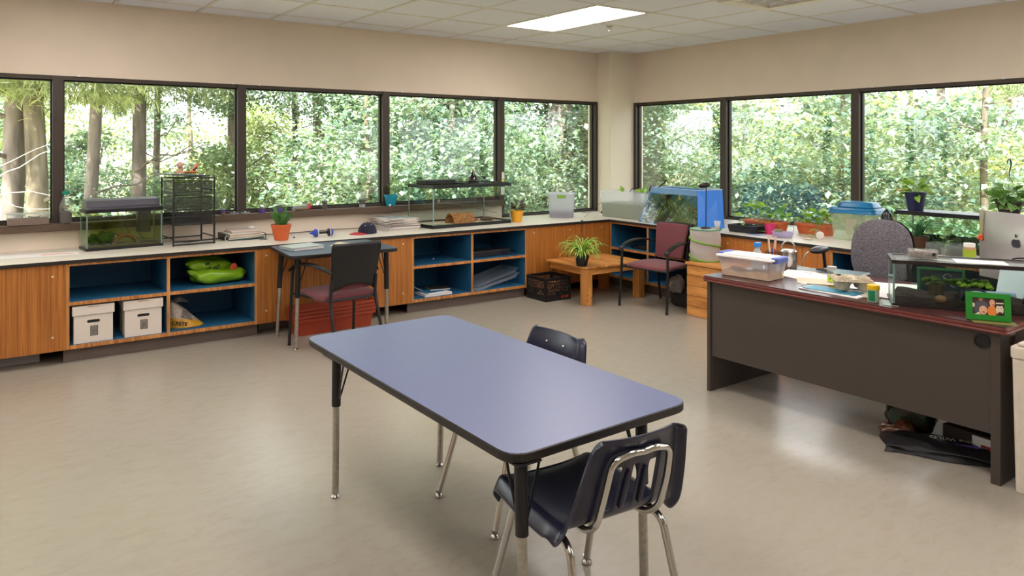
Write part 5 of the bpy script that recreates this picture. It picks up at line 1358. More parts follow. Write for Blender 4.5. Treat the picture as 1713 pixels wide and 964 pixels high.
# clear trays
for k, (dz, dy, rr_, lab) in enumerate(((.0, .15, 9, 'clear shallow tray leaning at the bottom of the shelf'), (.035, .19, 11, 'clear shallow tray leaning on top of another one'))):
    p = runA(4.385, dy); t = thing('clear_tray', lab, 'tray', (p[0]+k*.02, p[1], .134+dz+.035), 0, 'clear trays on the lower shelf'); t.rotation_euler = (0, R(-rr_), R(4))
    P0 = rpoly(-.27, .27, -.12, .12, .04); P1 = rpoly(-.295, .295, -.14, .14, .05); n = len(P0)
    mb = MB(); mb.add([(q[0], q[1], 0) for q in P0]+[(q[0], q[1], .035) for q in P1]+[(q[0]*1.04, q[1]*1.06, .036) for q in P1], [tuple(range(n))]+[(i, (i+1) % n, n+(i+1) % n, n+i) for i in range(n)]+[(n+i, n+(i+1) % n, 2*n+(i+1) % n, 2*n+i) for i in range(n)])
    mb.build('tray_body', frosted('tray_plastic', C3(206, 214, 226), .42, .2), t, smooth=40)

# red flower boxes stacked under the small desk
prev = 0
for k in range(4):
    lab = ['long brick-red flower box at the bottom of the stack under the small desk', 'long brick-red flower box second from the floor under the small desk', 'long brick-red flower box third from the floor under the small desk', 'long brick-red flower box on top of the stack under the small desk'][k]
    t = thing('flower_box', lab, 'planter', (2.555+.004*k, 5.765, .001+k*.030), R(1+.3*k), 'stack of brick-red flower boxes')
    L0, W0, L1, W1, Hh = .335, .075, .375, .10, .135
    P0 = rpoly(-L0, L0, -W0, W0, .02); P1 = rpoly(-L1, L1, -W1, W1, .025); P2 = rpoly(-L1+.014, L1-.014, -W1+.014, W1-.014, .02); n = len(P0)
    mb = MB(); Pi = rpoly(-L0+.003, L0-.003, -W0+.003, W0-.003, .018); Pm = rpoly(-L1+.018, L1-.018, -W1+.018, W1-.018, .02)
    rings = [(P0, 0), (Pm, Hh-.025), (P1, Hh-.025), (P1, Hh), (P2, Hh), (Pi, .004)]
    for P_, z_ in rings: mb.v += [(q[0], q[1], z_) for q in P_]
    for r_ in range(5):
        for i in range(n): mb.f.append((r_*n+i, r_*n+(i+1) % n, (r_+1)*n+(i+1) % n, (r_+1)*n+i)); mb.mi.append(0)
    mb.f += [tuple(range(n-1, -1, -1)), tuple(5*n+i for i in range(n))]; mb.mi += [0, 0]
    mb.build('box_shell', M_brick, t, smooth=30)

# things on the small desk
t = thing('ring_binder', 'pale grey binder lying on the small blue-topped desk', 'binder', (2.21, 5.565, .7352), R(8))
MB().box(-.14, .14, -.11, .11, 0, .003).box(-.14, .14, -.11, .11, .022, .025).box(-.143, -.138, -.11, .11, 0, .025).build('cover', mat('binder_cover', C3(168, 178, 174), .4), t, bevel=.001)
MB().box(-.13, .135, -.104, .104, .004, .021).build('pages', M_paper, t)
t = thing('crumpled_sheet', 'creased cream sheet lying on the small blue-topped desk', 'paper', (2.56, 5.60, .7352), R(4))
mb = MB(); mb.add([(-.12, -.03, .001), (-.02, .07, .004), (.02, .085, .012), (.12, -.04, .002), (.03, -.11, .003), (-.04, -.10, .008), (-.08, -.06, .001), (.0, -.0, .010)], [(7, 0, 6), (7, 6, 5), (7, 5, 4), (7, 4, 3), (7, 3, 2), (7, 2, 1), (7, 1, 0)]); mb.build('sheet', M_paper2, t, solid=.001)
# ================================================================== RIGHT WORKTOP
def P_water(name, tint): return glass(name, tint, base=.01, edge=.1)
# milky water tub near the column
t = thing('water_tub', 'long milky tub half full of murky water on the corner worktop', 'tub', (6.25, 5.78, ZT), R(93))
a, b_, Hh = .34, .20, .30; ta, tb = .315, .18
P0 = rpoly(-ta, ta, -tb, tb, .03); P1 = rpoly(-a, a, -b_, b_, .035); n = len(P0)
mb = MB(); mb.add([(p[0], p[1], .002) for p in P0]+[(p[0], p[1], Hh) for p in P1]+[(p[0]*1.04, p[1]*1.05, Hh) for p in P1], [tuple(range(n-1, -1, -1))]+[(i, (i+1) % n, n+(i+1) % n, n+i) for i in range(n)]+[(n+i, n+(i+1) % n, 2*n+(i+1) % n, 2*n+i) for i in range(n)])
mb.build('tub_body', frosted('tub_plastic', C3(222, 226, 230), .42), t, smooth=40)
MB().prism(rpoly(-ta+.004, ta-.004, -tb+.004, tb-.004, .03), .004, .165, rpoly(-.325, .325, -.187, .187, .03)).build('water', frosted('murky_water', C3(148, 156, 104), .82), t)
mb = MB(); rn = random.Random(3)
for k in range(14):
    p = Vector((rn.uniform(-.28, .28), rn.uniform(-.12, .12), .03)); mb.tube([p, p+Vector((rn.uniform(-.06, .06), 0, .08)), p+Vector((rn.uniform(-.1, .1), 0, .13))], [.006, .004, .002], 5)
mb.build('water_weed', mat('weed', C3(96, 110, 40), .8), t)
MB().tube(bez((-.30, -.12, .29), (-.2, -.14, .34), (-.12, -.14, .33), (-.08, -.12, .26)), .004, 6).tube(bez((.02, -.15, .30), (.06, -.15, .34), (.14, -.15, .34), (.17, -.15, .28)), .004, 6).tube(bez((-.33, .1, .38), (-.31, .1, .33), (-.3, .08, .3), (-.26, .05, .26)), .004, 6).build('air_hose', M_black, t, smooth=50)
lv = [oval_leaf(.10, .05, M_lf3), oval_leaf(.08, .045, M_lf3)]
for k in range(11): put_leaf(lv[k % 2], t, (rn.uniform(-.02, .30)*-1+.05, .05+rn.uniform(-.06, .06), .26+rn.uniform(0, .05)), rn.uniform(0, 6.28), rn.uniform(.3, 1.2), rn.uniform(-.5, .5), 1)

# slanted blue aquarium
M_bluepl = mat('sky_blue_acrylic', C3(0, 112, 214), .25, spec=.4)
M_bluein = mat('deep_blue_acrylic', C3(6, 104, 176), .3)
t = thing('slanted_aquarium', 'large slope-sided blue aquarium holding brown water on the corner worktop', 'aquarium', (6.1, 4.95, ZT))
B_ = [(5.935-6.1, 5.40-4.95), (5.80-6.1, 4.53-4.95), (6.17-6.1, 4.50-4.95), (6.36-6.1, 5.38-4.95)]
Tt = [(6.05-6.1, 5.315-4.95), (5.965-6.1, 4.665-4.95), (6.29-6.1, 4.615-4.95), (6.36-6.1, 5.30-4.95)]
TH_ = .37
def side(i, j, m, name, z0=0.0, z1=TH_, th=.006):
    def pt(k, z): q = z/TH_; return Vector((B_[k][0]*(1-q)+Tt[k][0]*q, B_[k][1]*(1-q)+Tt[k][1]*q, z))
    a_, b2, c_, d_ = pt(i, z0), pt(j, z0), pt(j, z1), pt(i, z1); nn = (b2-a_).cross(d_-a_).normalized()*th
    mb = MB(); mb.add([a_, b2, c_, d_, a_+nn, b2+nn, c_+nn, d_+nn], [(0, 1, 2, 3), (7, 6, 5, 4), (0, 4, 5, 1), (1, 5, 6, 2), (2, 6, 7, 3), (3, 7, 4, 0)]); return mb.build(name, m, t, fixn=True)
side(0, 1, M_tank, 'front_pane'); side(1, 2, M_bluepl, 'blue_side'); side(2, 3, M_bluein, 'blue_back'); side(3, 0, M_bluepl, 'blue_side')
def lvl(z, s=.985):
    q = z/TH_; return [((B_[k][0]*(1-q)+Tt[k][0]*q-.03)*s+.03, (B_[k][1]*(1-q)+Tt[k][1]*q)*s) for k in range(4)]
MB().prism(lvl(.005), .005, .012, lvl(.012)).build('base_plate', M_bluein, t, fixn=True)
MB().prism(lvl(.013, .96), .013, .05, lvl(.05, .96)).build('gravel', mat('dark_gravel', C3(66, 52, 34), .9, var=.5, scale=60), t, fixn=True)
MB().prism(lvl(.05, .96), .05, .30, lvl(.30, .96)).build('water', glass('tea_water', (.88, .86, .62), base=.02, edge=.1), t, fixn=True)
mb = MB(); rimo = lvl(TH_+0, 1.0)
for k in range(4):
    a_, b2 = Vector((*rimo[k], TH_)), Vector((*rimo[(k+1) % 4], TH_)); mb.tube([a_, b2], .009, 6)
mb.build('top_rim', frosted('rim_clear', C3(190, 214, 236), .7), t)
side(0, 1, frosted('rim_band_plastic', C3(150, 190, 226), .5, .2), 'rim_band', .315, TH_, .010)
# glass pyramid with weeds in it
mb = MB(); ap = Vector((-.06, .12, .27)); bs = [Vector((-.15, .38, .05)), Vector((-.235, -.2, .05)), Vector((.08, -.15, .05)), Vector((.12, .36, .05))]
mb.add(bs+[ap], [(0, 1, 4), (1, 2, 4), (2, 3, 4), (3, 0, 4)]); mb.build('pyramid', frosted('pyramid_plastic', C3(150, 170, 150), .22, .2), t)
mb = MB(); rn = random.Random(12)
for k in range(50):
    q = rn.random()*.85; c0 = Vector((-.04, .1, .05)).lerp(ap, q); p = c0+Vector((rn.uniform(-.1, .1), rn.uniform(-.22, .22), 0))*(1-q); e_ = p+Vector((rn.uniform(-.03, .03), rn.uniform(-.06, .06), rn.uniform(0, .06))); mb.tube([p, (p+e_)/2+Vector((0, 0, .01)), e_], [.005, .004, .001], 4)
mb.build('water_weed', mat('olive_weed', C3(96, 112, 52), .8, var=.4, scale=30), t)
mb = MB(); rn = random.Random(13)
for k in range(20):
    p = Vector((rn.uniform(-.12, .15), rn.uniform(-.38, -.12), .06)); mb.ball(tuple(p+Vector((0, 0, rn.uniform(0, .14)))), .03, 7, 5, (1, 1, .9))
mb.build('algae_mass', mat('algae', C3(84, 72, 34), .9, var=.5, scale=50, bump=1, bscale=60), t, smooth=80)
MB().box(-.02, .06, .20, .27, .14, .33).build('filter', M_black, t, bevel=.008)
MB().tube([(-.04, .0, .34), (-.06, .0, .27), (-.06, -.02, .265)], .009, 8).build('yellow_spout', mat('cream_plastic', C3(206, 190, 110), .4), t, smooth=50)
MB().tube(bez((-.02, -.15, .34), (-.06, -.14, .25), (-.02, -.05, .2), (-.05, .05, .1)), .003, 6).tube(bez((-.07, .27, .37), (-.05, .25, .40), (-.03, .2, .44), (-.06, .17, .46)), .006, 6).build('hose', M_black, t, smooth=50)
for k in range(10): put_leaf(lv[k % 2], t, (.05+rn.uniform(-.08, .08), rn.uniform(-.30, .05), .37+rn.uniform(0, .04)), rn.uniform(0, 6.28), rn.uniform(.0, .9), rn.uniform(-.5, .5), .9)
mb = MB(); mb.ball((0, 0, 0), .02, 10, 8, (.5, 1, 1.5)); mb.ball((0, .012, -.03), .014, 8, 6, (.5, 1, 1.2)); mb.build('orange_ornament', mat('rust_orange', C3(206, 104, 50), .5, var=.4, scale=80), t, smooth=60, loc=(.165, -.325, .31))

# butterfly cage
CX_, CY_, CR = 5.655, 4.33, .140
t = thing('butterfly_cage', 'cylindrical white net cage with a green spiral band on the pine plank box', 'cage', (CX_, CY_, BH)); CHh = .292
m = bpy.data.materials.new('white_net'); m.use_nodes = True; nt = m.node_tree; b = nt.nodes['Principled BSDF']; b.inputs['Base Color'].default_value = C3(240, 232, 228); b.inputs['Roughness'].default_value = .8
trn = nt.nodes.new('ShaderNodeBsdfTransparent'); tl = nt.nodes.new('ShaderNodeBsdfTranslucent'); tl.inputs[0].default_value = C3(226, 214, 206); m0 = nt.nodes.new('ShaderNodeMixShader'); m0.inputs[0].default_value = .4; mx = nt.nodes.new('ShaderNodeMixShader'); mx.inputs[0].default_value = .6
nt.links.new(b.outputs[0], m0.inputs[1]); nt.links.new(tl.outputs[0], m0.inputs[2]); nt.links.new(trn.outputs[0], mx.inputs[1]); nt.links.new(m0.outputs[0], mx.inputs[2]); nt.links.new(mx.outputs[0], nt.nodes['Material Output'].inputs[0]); M_net = m
mb = MB()
def cg(u, v):
    a = 2*pi*u; ph = (v*1.9 - u) % 1.0; r_ = CR*(1-.07*sin(pi*ph)); r_ = CR*(1-.06*(1-abs(2*((v*1.75+u) % 1)-1)))
    return (r_*cos(a), r_*sin(a), CHh*v)
mb.grid(cg, 48, 24); mb.build('net_wall', M_net, t, smooth=80)
M_gband = mat('green_band', C3(74, 138, 60), .8, scale=160, col2=C3(150, 176, 60))
mb = MB(); pts = []
for k in range(90):
    q = k/89; v = q; u = -(v*1.75) % 1; a = 2*pi*(-1.75*v+.62); pts.append((CR*1.005*cos(a), CR*1.005*sin(a), .004+(CHh-.008)*v))
mb.tube(pts, .009, 6); mb.build('spiral_band', M_gband, t, smooth=60)
mb = MB(); mb.tube([(CR*cos(2*pi*k/40), CR*sin(2*pi*k/40), .006) for k in range(40)], .006, 6, closed=True); mb.build('base_ring', M_gband, t, smooth=60)
mb = MB(); mb.tube([(CR*cos(2*pi*k/40), CR*sin(2*pi*k/40), CHh) for k in range(40)], .0055, 6, closed=True); mb.build('top_ring', mat('teal_band', C3(80, 160, 120), .8), t, smooth=60)
MB().lathe([(.001, CHh), (CR-.003, CHh)], (0, 0, 0), 32, cap=False).build('net_top', M_net, t); MB().lathe([(.001, .004), (CR-.003, .004)], (0, 0, 0), 32, cap=False).build('net_floor', M_net, t)
# gooseneck lamp on the cage
t = thing('gooseneck_lamp', 'thin black stalk lamp with an oval head standing on the net cage', 'lamp', (CX_+.01, CY_, BH+CHh+.006))
MB().lathe([(.05, 0), (.05, .008), (.03, .014), (.006, .018)], (0, 0, 0), 24, 1.2, .8).build('base', M_black, t, smooth=40)
MB().tube([(0, 0, .01), (.003, .002, .2), (.0, -.002, .38)], .0042, 8).build('stalk', M_black, t, smooth=50)
mb = MB(); mb.ball((0, 0, 0), 1, 20, 12, (.030, .056, .026)); mb.build('lamp_head', M_black, t, smooth=80, loc=(-.012, .01, .40)).rotation_euler = (R(-12), R(10), R(20))
t = thing('plastic_cup', 'small clear cup standing on the net cage', 'cup', (CX_+.07, CY_-.08, BH+CHh+.006)); MB().lathe([(.022, 0), (.03, .07)], (0, 0, 0), 16, cap=False).build('cup_wall', M_frost, t, smooth=40); MB().lathe([(.021, .002), (.024, .03)], (0, 0, 0), 14).build('contents', M_paper2, t)

# black seed trays
t = thing('seed_tray', 'shallow black seed trays nested on the right worktop', 'tray', (6.08, 4.17, ZT), R(90))
for k in range(2):
    z = .002+.018*k; a, b_ = .15, .115
    P0 = rpoly(-a+.012, a-.012, -b_+.012, b_-.012, .01); P1 = rpoly(-a, a, -b_, b_, .012); P2 = rpoly(-a+.006, a-.006, -b_+.006, b_-.006, .01); n = len(P0)
    mb = MB(); mb.v = [(p[0], p[1], z) for p in P0]+[(p[0], p[1], z+.05) for p in P1]+[(p[0], p[1], z+.05) for p in P2]+[(p[0]*.97, p[1]*.97, z+.006) for p in P0]
    for r_ in range(3):
        for i in range(n): mb.f.append((r_*n+i, r_*n+(i+1) % n, (r_+1)*n+(i+1) % n, (r_+1)*n+i))
    mb.f += [tuple(range(n-1, -1, -1)), tuple(3*n+i for i in range(n))]; mb.mi = [0]*len(mb.f); mb.build('tray', mat('tray_black', C3(34, 33, 42), .4), t)
MB().box(-.13, .13, -.09, .09, .026, .034).build('soil', mat('grey_soil', C3(78, 74, 74), .95, var=.4, scale=80), t)
t = thing('blue_sheet', 'pale blue plastic sheet sticking out under the black trays', 'sheet', (5.965, 3.975, ZT), R(84)); MB().box(-.06, .1, -.03, .07, .0, .002).build('sheet', mat('pale_blue', C3(150, 166, 214), .4), t)
# orange troughs with trailing plants
M_trough = mat('orange_trough', C3(204, 104, 62), .5, var=.05, scale=10)
def trough(label, x, y, rz, L):
    t = thing('flower_trough', label, 'planter', (x, y, ZT), rz, 'orange window troughs of trailing plants'); L1, W1, Hh = L/2, .085, .10; L0, W0 = L1-.03, .062
    P0 = rpoly(-L0, L0, -W0, W0, .02); Pm = rpoly(-L1+.01, L1-.01, -W1+.01, W1-.01, .02); P1 = rpoly(-L1, L1, -W1, W1, .025); P2 = rpoly(-L1+.01, L1-.01, -W1+.01, W1-.01, .02); Pi = rpoly(-L0+.006, L0-.006, -W0+.006, W0-.006, .018); n = len(P0)
    mb = MB()
    for P_, z_ in ((P0, 0), (Pm, Hh-.02), (P1, Hh-.02), (P1, Hh), (P2, Hh), (Pi, Hh-.03)): mb.v += [(q[0], q[1], z_) for q in P_]
    for r_ in range(5):
        for i in range(n): mb.f.append((r_*n+i, r_*n+(i+1) % n, (r_+1)*n+(i+1) % n, (r_+1)*n+i))
    mb.f += [tuple(range(n-1, -1, -1))]; mb.mi = [0]*len(mb.f); mb.build('trough_shell', M_trough, t, smooth=30)
    MB().prism(Pi, Hh-.032, Hh-.025).build('soil', M_soil, t)
    return t
pl = [oval_leaf(.125, .062, M_lf3, heart=True), oval_leaf(.10, .055, M_lf3, heart=True), oval_leaf(.115, .058, leafmat('pothos_dark', C3(52, 116, 50), C3(120, 172, 80), 18, .35), heart=True)]
def pothos(t, L, n, seed, hmax=.13):
    rn = random.Random(seed)
    for k in range(n):
        x = rn.uniform(-L/2, L/2); y = rn.uniform(-.05, .05); z = .10+rn.uniform(0, hmax)**1.0*.7; a = rn.uniform(0, 6.28)
        if k % 3 == 0: MB().tube([(x, y, .09), (x+.02*cos(a), y+.02*sin(a), z)], .002, 4).build('stem', M_stem, t)
        put_leaf(pl[k % 3], t, (x+.02*cos(a), y+.02*sin(a), z), a, rn.uniform(-.35, .9), rn.uniform(-.7, .7), rn.uniform(.7, 1.15))
    for k in range(3):
        x = rn.uniform(-L/2.2, L/2.2); q = bez((x, -.06, .11), (x-.02, -.12, .14), (x+.03, -.15, .06), (x+.05, -.19, .015), 6); MB().tube(q, .002, 4).build('stem', M_stem, t)
        for i in (2, 4, 6): put_leaf(pl[i % 3], t, tuple(q[i]), rn.uniform(-2.4, -.8), rn.uniform(-.3, .3), 0, .75)
t = trough('orange trough of trailing heart-leaved plants behind the black seed trays', 6.305, 4.13, R(-98), .44); pothos(t, .42, 44, 31, .2)
t = trough('orange trough of trailing heart-leaved plants beside the blue-lidded jar', 6.43, 3.70, R(-98), .35); pothos(t, .33, 38, 33, .14)
# pink pot, oval tub
t = thing('pink_pot', 'bright pink plastic cup before the orange trough', 'cup', (6.10, 3.955, ZT)); MB().lathe([(.032, 0), (.036, .004), (.048, .095), (.045, .095), (.034, .01)], (0, 0, 0), 22).build('cup', mat('hot_pink', C3(206, 50, 110), .35), t, smooth=35)
t = thing('pink_pot', 'pink plastic cup between the trough and the blue-lidded jar', 'cup', (6.72, 3.53, ZT)); MB().lathe([(.032, 0), (.036, .004), (.048, .14), (.045, .14), (.034, .01)], (0, 0, 0), 22).build('cup', mat('hot_pink2', C3(190, 70, 130), .35), t, smooth=35)
t = thing('oval_tub', 'shallow lilac oval tub before the orange troughs', 'tub', (5.97, 3.745, ZT), R(95))
MB().lathe([(.078, 0), (.084, .004), (.095, .048), (.100, .050), (.094, .052), (.08, .008)], (0, 0, 0), 28, 1, .62).build('tub_body', frosted('lilac_plastic', C3(206, 198, 226), .75), t, smooth=35)
MB().cbox((.03, .02, .05), (.065, .035, .04), .3).build('card_piece', mat('card_grey', C3(150, 140, 120), .8), t)
t = thing('sea_shell', 'small pale shells and scraps left of the blue-lidded jar', 'shell', (6.0, 3.52, ZT), 0)
mb = MB(); mb.ball((0, 0, .008), .02, 10, 6, (1.2, 1.6, .4)); mb.ball((.02, .05, .006), .016, 8, 6, (1, 1.4, .4)); mb.build('flat_shell', M_paper2, t, smooth=60)
t = thing('glass_jar', 'upturned clear jar with white lid lying left of the blue-lidded tank', 'jar', (6.13, 3.50, ZT), R(40)); mb = MB(); mb.M = T0((0, 0, .035)) @ Matrix.Rotation(R(70), 4, 'Y'); mb.lathe([(.03, -.05), (.032, .04), (.024, .05)], (0, 0, 0), 18, cap=False); mb.build('jar_body', M_clear, t, smooth=40); mb = MB(); mb.M = T0((-.03, 0, .047)) @ Matrix.Rotation(R(70), 4, 'Y'); mb.lathe([(.032, -.03), (.032, -.015)], (0, 0, 0), 16); mb.build('lid', M_white, t)

# blue-lidded tank
t = thing('lidded_tank', 'green-watered plastic tank with a vaulted blue lid on the right worktop', 'tank', (6.33, 3.265, ZT), R(90)); a, b_ = .195, .13
P0 = rpoly(-a+.02, a-.02, -b_+.02, b_-.02, .05); P1 = rpoly(-a, a, -b_, b_, .06)
n = len(P0); mb = MB(); mb.add([(p[0], p[1], .002) for p in P0]+[(p[0], p[1], .25) for p in P1], [tuple(range(n-1, -1, -1))]+[(i, (i+1) % n, n+(i+1) % n, n+i) for i in range(n)]); mb.build('tank_body', frosted('jar_plastic', C3(214, 226, 200), .30, .15), t, smooth=50)
MB().prism([(p[0]*.97, p[1]*.97) for p in P0], .006, .21, [(p[0]*.97, p[1]*.97) for p in P1]).build('water', frosted('pale_green_water', C3(190, 214, 150), .22), t, smooth=50)
mb = MB(); rn = random.Random(4)
for k in range(16): mb.ball((rn.uniform(-.05, .07)-.03, rn.uniform(-.06, .0)-.04, rn.uniform(.02, .11)), .032, 8, 6)
mb.build('algae_ball', mat('green_algae', C3(44, 76, 26), .9, var=.4, scale=50, bump=1, bscale=70), t, smooth=80)
M_bl = mat('blue_lid_plastic', C3(12, 110, 160), .25, spec=.6)
l0 = rpoly(-a-.014, a+.014, -b_-.014, b_+.014, .06); l1 = rpoly(-a-.006, a+.006, -b_-.006, b_+.006, .06); l2 = rpoly(-a+.02, a-.05, -b_+.02, b_-.02, .05); l3 = rpoly(-a+.045, a-.07, -b_+.045, b_-.045, .05)
MB().prism(l0, .235, .262, l1).build('lid_skirt', M_bl, t, bevel=.004, smooth=40); MB().prism(l1, .262, .285, rpoly(-a+.006, a-.006, -b_+.006, b_-.006, .055)).build('lid_step', M_bl, t, bevel=.004, smooth=40)
MB().prism(l2, .285, .335, l3).build('lid_dome', M_bl, t, bevel=.01, smooth=40)
# black bottle behind the chair
t = thing('black_bottle', 'dark pointed bottle standing just behind the office chair', 'bottle', (6.17, 2.945, ZT)); MB().lathe([(.045, 0), (.048, .01), (.050, .18), (.040, .25), (.018, .285), (.008, .30)], (0, 0, 0), 20).build('bottle_body', mat('gloss_black2', C3(24, 22, 24), .2), t, smooth=40)

# long black-topped aquarium with plants on its lid
T4 = tank('long_aquarium', 'long aquarium with a flat black lid at the right-hand window', (6.30, 2.30, ZT), R(88), 1.16, .28, .285, .02)
MB().box(-.57, .57, -.13, .13, .009, .05).build('gravel', MATS['dark_gravel'], T4)
MB().box(-.58, .58, -.14, .14, .285, .297).build('lid', mat('lid_black', C3(32, 32, 42), .35), T4, bevel=.004)
MB().box(-.57, .57, -.134, .134, .052, .20).build('water', glass('aqua_water', (.84, .95, .90), base=.03, edge=.15), T4)
mb = MB(); rn = random.Random(7)
for k in range(30): mb.ball((rn.uniform(-.5, .5), rn.uniform(-.1, .1), .055+rn.uniform(0, .03)), .035, 7, 5)
mb.build('moss_bed', mat('moss_bed', C3(48, 62, 28), .95, var=.5, scale=50), T4, smooth=80)
def bushy(root, n, meshes, r, z, seed, spread=.09, el=(-.4, .9), s=(.7, 1.1)):
    rn = random.Random(seed)
    for k in range(n):
        a = rn.uniform(0, 6.28); q = rn.uniform(.0, r); put_leaf(meshes[k % len(meshes)], root, (q*cos(a), q*sin(a), z+rn.uniform(0, spread)), a+rn.uniform(-.6, .6), rn.uniform(*el), rn.uniform(-.7, .7), rn.uniform(*s))
zl = ZT+.298
t = thing('navy_pot_plant', 'leafy plant with one yellow leaf in a navy pot on the aquarium lid', 'plant', (6.25, 2.76, zl)); flowerpot(t, .055, .075, .145, mat('navy_pot', C3(34, 38, 74), .35), .014)
ml = [oval_leaf(.12, .042, M_lf5), oval_leaf(.10, .04, M_lf5), oval_leaf(.14, .045, M_lf3)]
bushy(t, 48, ml, .06, .13, 41, .07); put_leaf(oval_leaf(.13, .06, M_lf7), t, (-.03, .02, .16), R(150), .1)
q = bez((-.0, .06, .14), (-.02, .12, .2), (-.02, .17, .15), (-.02, .2, .04), 8); MB().tube(q, .002, 4).build('stem', M_stem, t)
for i in range(2, 9): put_leaf(ml[i % 3], t, tuple(q[i]), 1.5+i*1.9, -.3, 0, .75)
t = thing('prayer_plant', 'hanging-pot plant with patterned oval leaves and a hook at the right edge', 'plant', (6.22, 2.11, zl)); flowerpot(t, .055, .082, .11, mat('brown_pot', C3(58, 46, 42), .4), .012)
MB().box(-.001, .0, -.03, .02, .06, .085).build('pot_label', M_white, t, loc=(-.078, -.01, 0))
ml = [oval_leaf(.11, .062, M_lf6), oval_leaf(.09, .055, M_lf6), oval_leaf(.12, .065, M_lf6)]
bushy(t, 70, ml, .07, .08, 43, .11, (-.7, .8)); hanger(t, .11, .078, .30, hook=.055)
# strap-leaved plant behind the chair back
t = thing('strap_leaf_plant', 'strap-leaved plant in a dark pot before the long aquarium', 'plant', (6.02, 2.64, ZT)); flowerpot(t, .05, .07, .12, mat('dark_brown_pot', C3(74, 44, 30), .5), .012)
sm = [strip_leaf(L, .018, d, leafmat('strap_leaf', C3(34, 86, 62), C3(96, 150, 96), 20, .3), up=u_) for L, d, u_ in ((.24, 1.9, 1.2), (.19, 1.6, 1.1), (.28, 2.3, 1.25))]
rn = random.Random(15)
for k in range(34): put_leaf(sm[k % 3], t, (rn.uniform(-.02, .02), rn.uniform(-.02, .02), .115), rn.uniform(0, 6.28), rn.uniform(-.25, .2), 0, rn.uniform(.7, 1.05))
t = thing('rooting_cutting', 'single sprig with oval leaves before the long aquarium', 'plant', (5.96, 2.43, ZT)); MB().lathe([(.02, 0), (.022, .06)], (0, 0, 0), 14, cap=False).build('vial', M_clear, t)
MB().tube([(0, 0, .01), (.0, -.01, .1), (0, .0, .19)], .0022, 5).build('stem', M_stem, t)
lo = oval_leaf(.065, .032, M_lf5)
for k in range(8): put_leaf(lo, t, (0, 0, .06+k*.018), k*2.4, .5, 0, 1)
# dark vivarium box, white box, jar in front of the aquarium
t = thing('planted_case', 'low clear case with dark plants in front of the long aquarium', 'case', (6.02, 2.40, ZT+.0), R(76)); MB().box(-.12, .16, -.04, .06, .001, .05).build('dark_fill', mat('dark_fill', C3(38, 42, 26), .95, var=.5, scale=40), t)
t2 = MB().add([(-.15, -.07, 0), (.17, -.07, 0), (.17, .08, 0), (-.15, .08, 0), (-.11, -.05, .085), (.16, -.05, .085), (.16, .07, .085), (-.11, .07, .085)], [(0, 1, 5, 4), (1, 2, 6, 5), (2, 3, 7, 6), (3, 0, 4, 7), (4, 5, 6, 7)]).build('clear_cover', M_clear, t)
t = thing('router_box', 'small white electronic box with a dark button behind the desk', 'device', (5.86, 2.59, ZT), R(78)); MB().box(-.13, .08, -.04, .06, 0, .035).build('case', M_white, t, bevel=.004); MB().box(-.03, .02, -.0415, -.04, .012, .026).build('blue_label', mat('blue_label', C3(120, 130, 200), .4), t); MB().box(.045, .058, -.042, -.04, .01, .02).build('button', M_gasket, t)
t = thing('pill_jar', 'clear jar of brown pellets with a white lid and lime label', 'jar', (5.90, 2.245, ZT)); MB().lathe([(.036, 0), (.040, .005), (.040, .08), (.034, .092)], (0, 0, 0), 22).build('jar_body', mat('pellets', C3(176, 136, 100), .4), t, smooth=40); MB().lathe([(.0405, .02), (.0405, .072)], (0, 0, 0), 22, cap=False).build('label', mat('lime_wrap', C3(150, 168, 40), .5), t, smooth=60); MB().lathe([(.036, .092), (.037, .115), (.034, .118)], (0, 0, 0), 22).build('lid', M_white, t, smooth=40)

# ================================================================== ON THE DESK
D = DZ + .0005
t = thing('pet_bin', 'clear tub of tan bedding with white lid and blue latches on the desk corner', 'tub', (4.045, 2.745, D), R(94)); L_, W_, Hh = .36, .22, .125
a, b_ = L_/2, W_/2
P0 = rpoly(-a+.02, a-.02, -b_+.02, b_-.02, .02); P1 = rpoly(-a, a, -b_, b_, .025); n = len(P0)
mb = MB(); mb.add([(p[0], p[1], .001) for p in P0]+[(p[0], p[1], Hh) for p in P1], [tuple(range(n-1, -1, -1))]+[(i, (i+1) % n, n+(i+1) % n, n+i) for i in range(n)]); mb.build('tub_body', frosted('bin_plastic', C3(232, 232, 244), .34, .25), t, smooth=40)
mb = MB(); f1 = rpoly(-a+.018, a-.018, -b_+.018, b_-.018, .02); mb.grid(lambda u, v: ((-a+.02)+(2*a-.04)*u, (-b_+.02)+(2*b_-.04)*v, .004 if (u in (0, 1) or v in (0, 1)) else .036+.010*sin(u*7)+.004*sin(v*11+u*23)), 30, 16)
mb.build('bedding', mat('tan_bedding', C3(196, 158, 112), .95, var=.25, scale=160, bump=.8, bscale=200), t, smooth=60)
MB().prism(rpoly(-a-.012, a+.012, -b_-.012, b_+.012, .03), Hh-.004, Hh+.008, rpoly(-a-.010, a+.010, -b_-.010, b_+.010, .03)).prism(rpoly(-a+.02, a-.02, -b_+.02, b_-.02, .03), Hh+.008, Hh+.014).build('lid', mat('white_lid', C3(226, 222, 218), .4), t, bevel=.003)
for s in (-1, 1):
    mb = MB(); mb.prism(rpoly(-.022, .022, -.075, .075, .02), Hh-.018, Hh+.018); mb.build('latch', mat('latch_blue', C3(90, 104, 178), .4), t, bevel=.006, loc=(s*(a+.002), 0, 0))
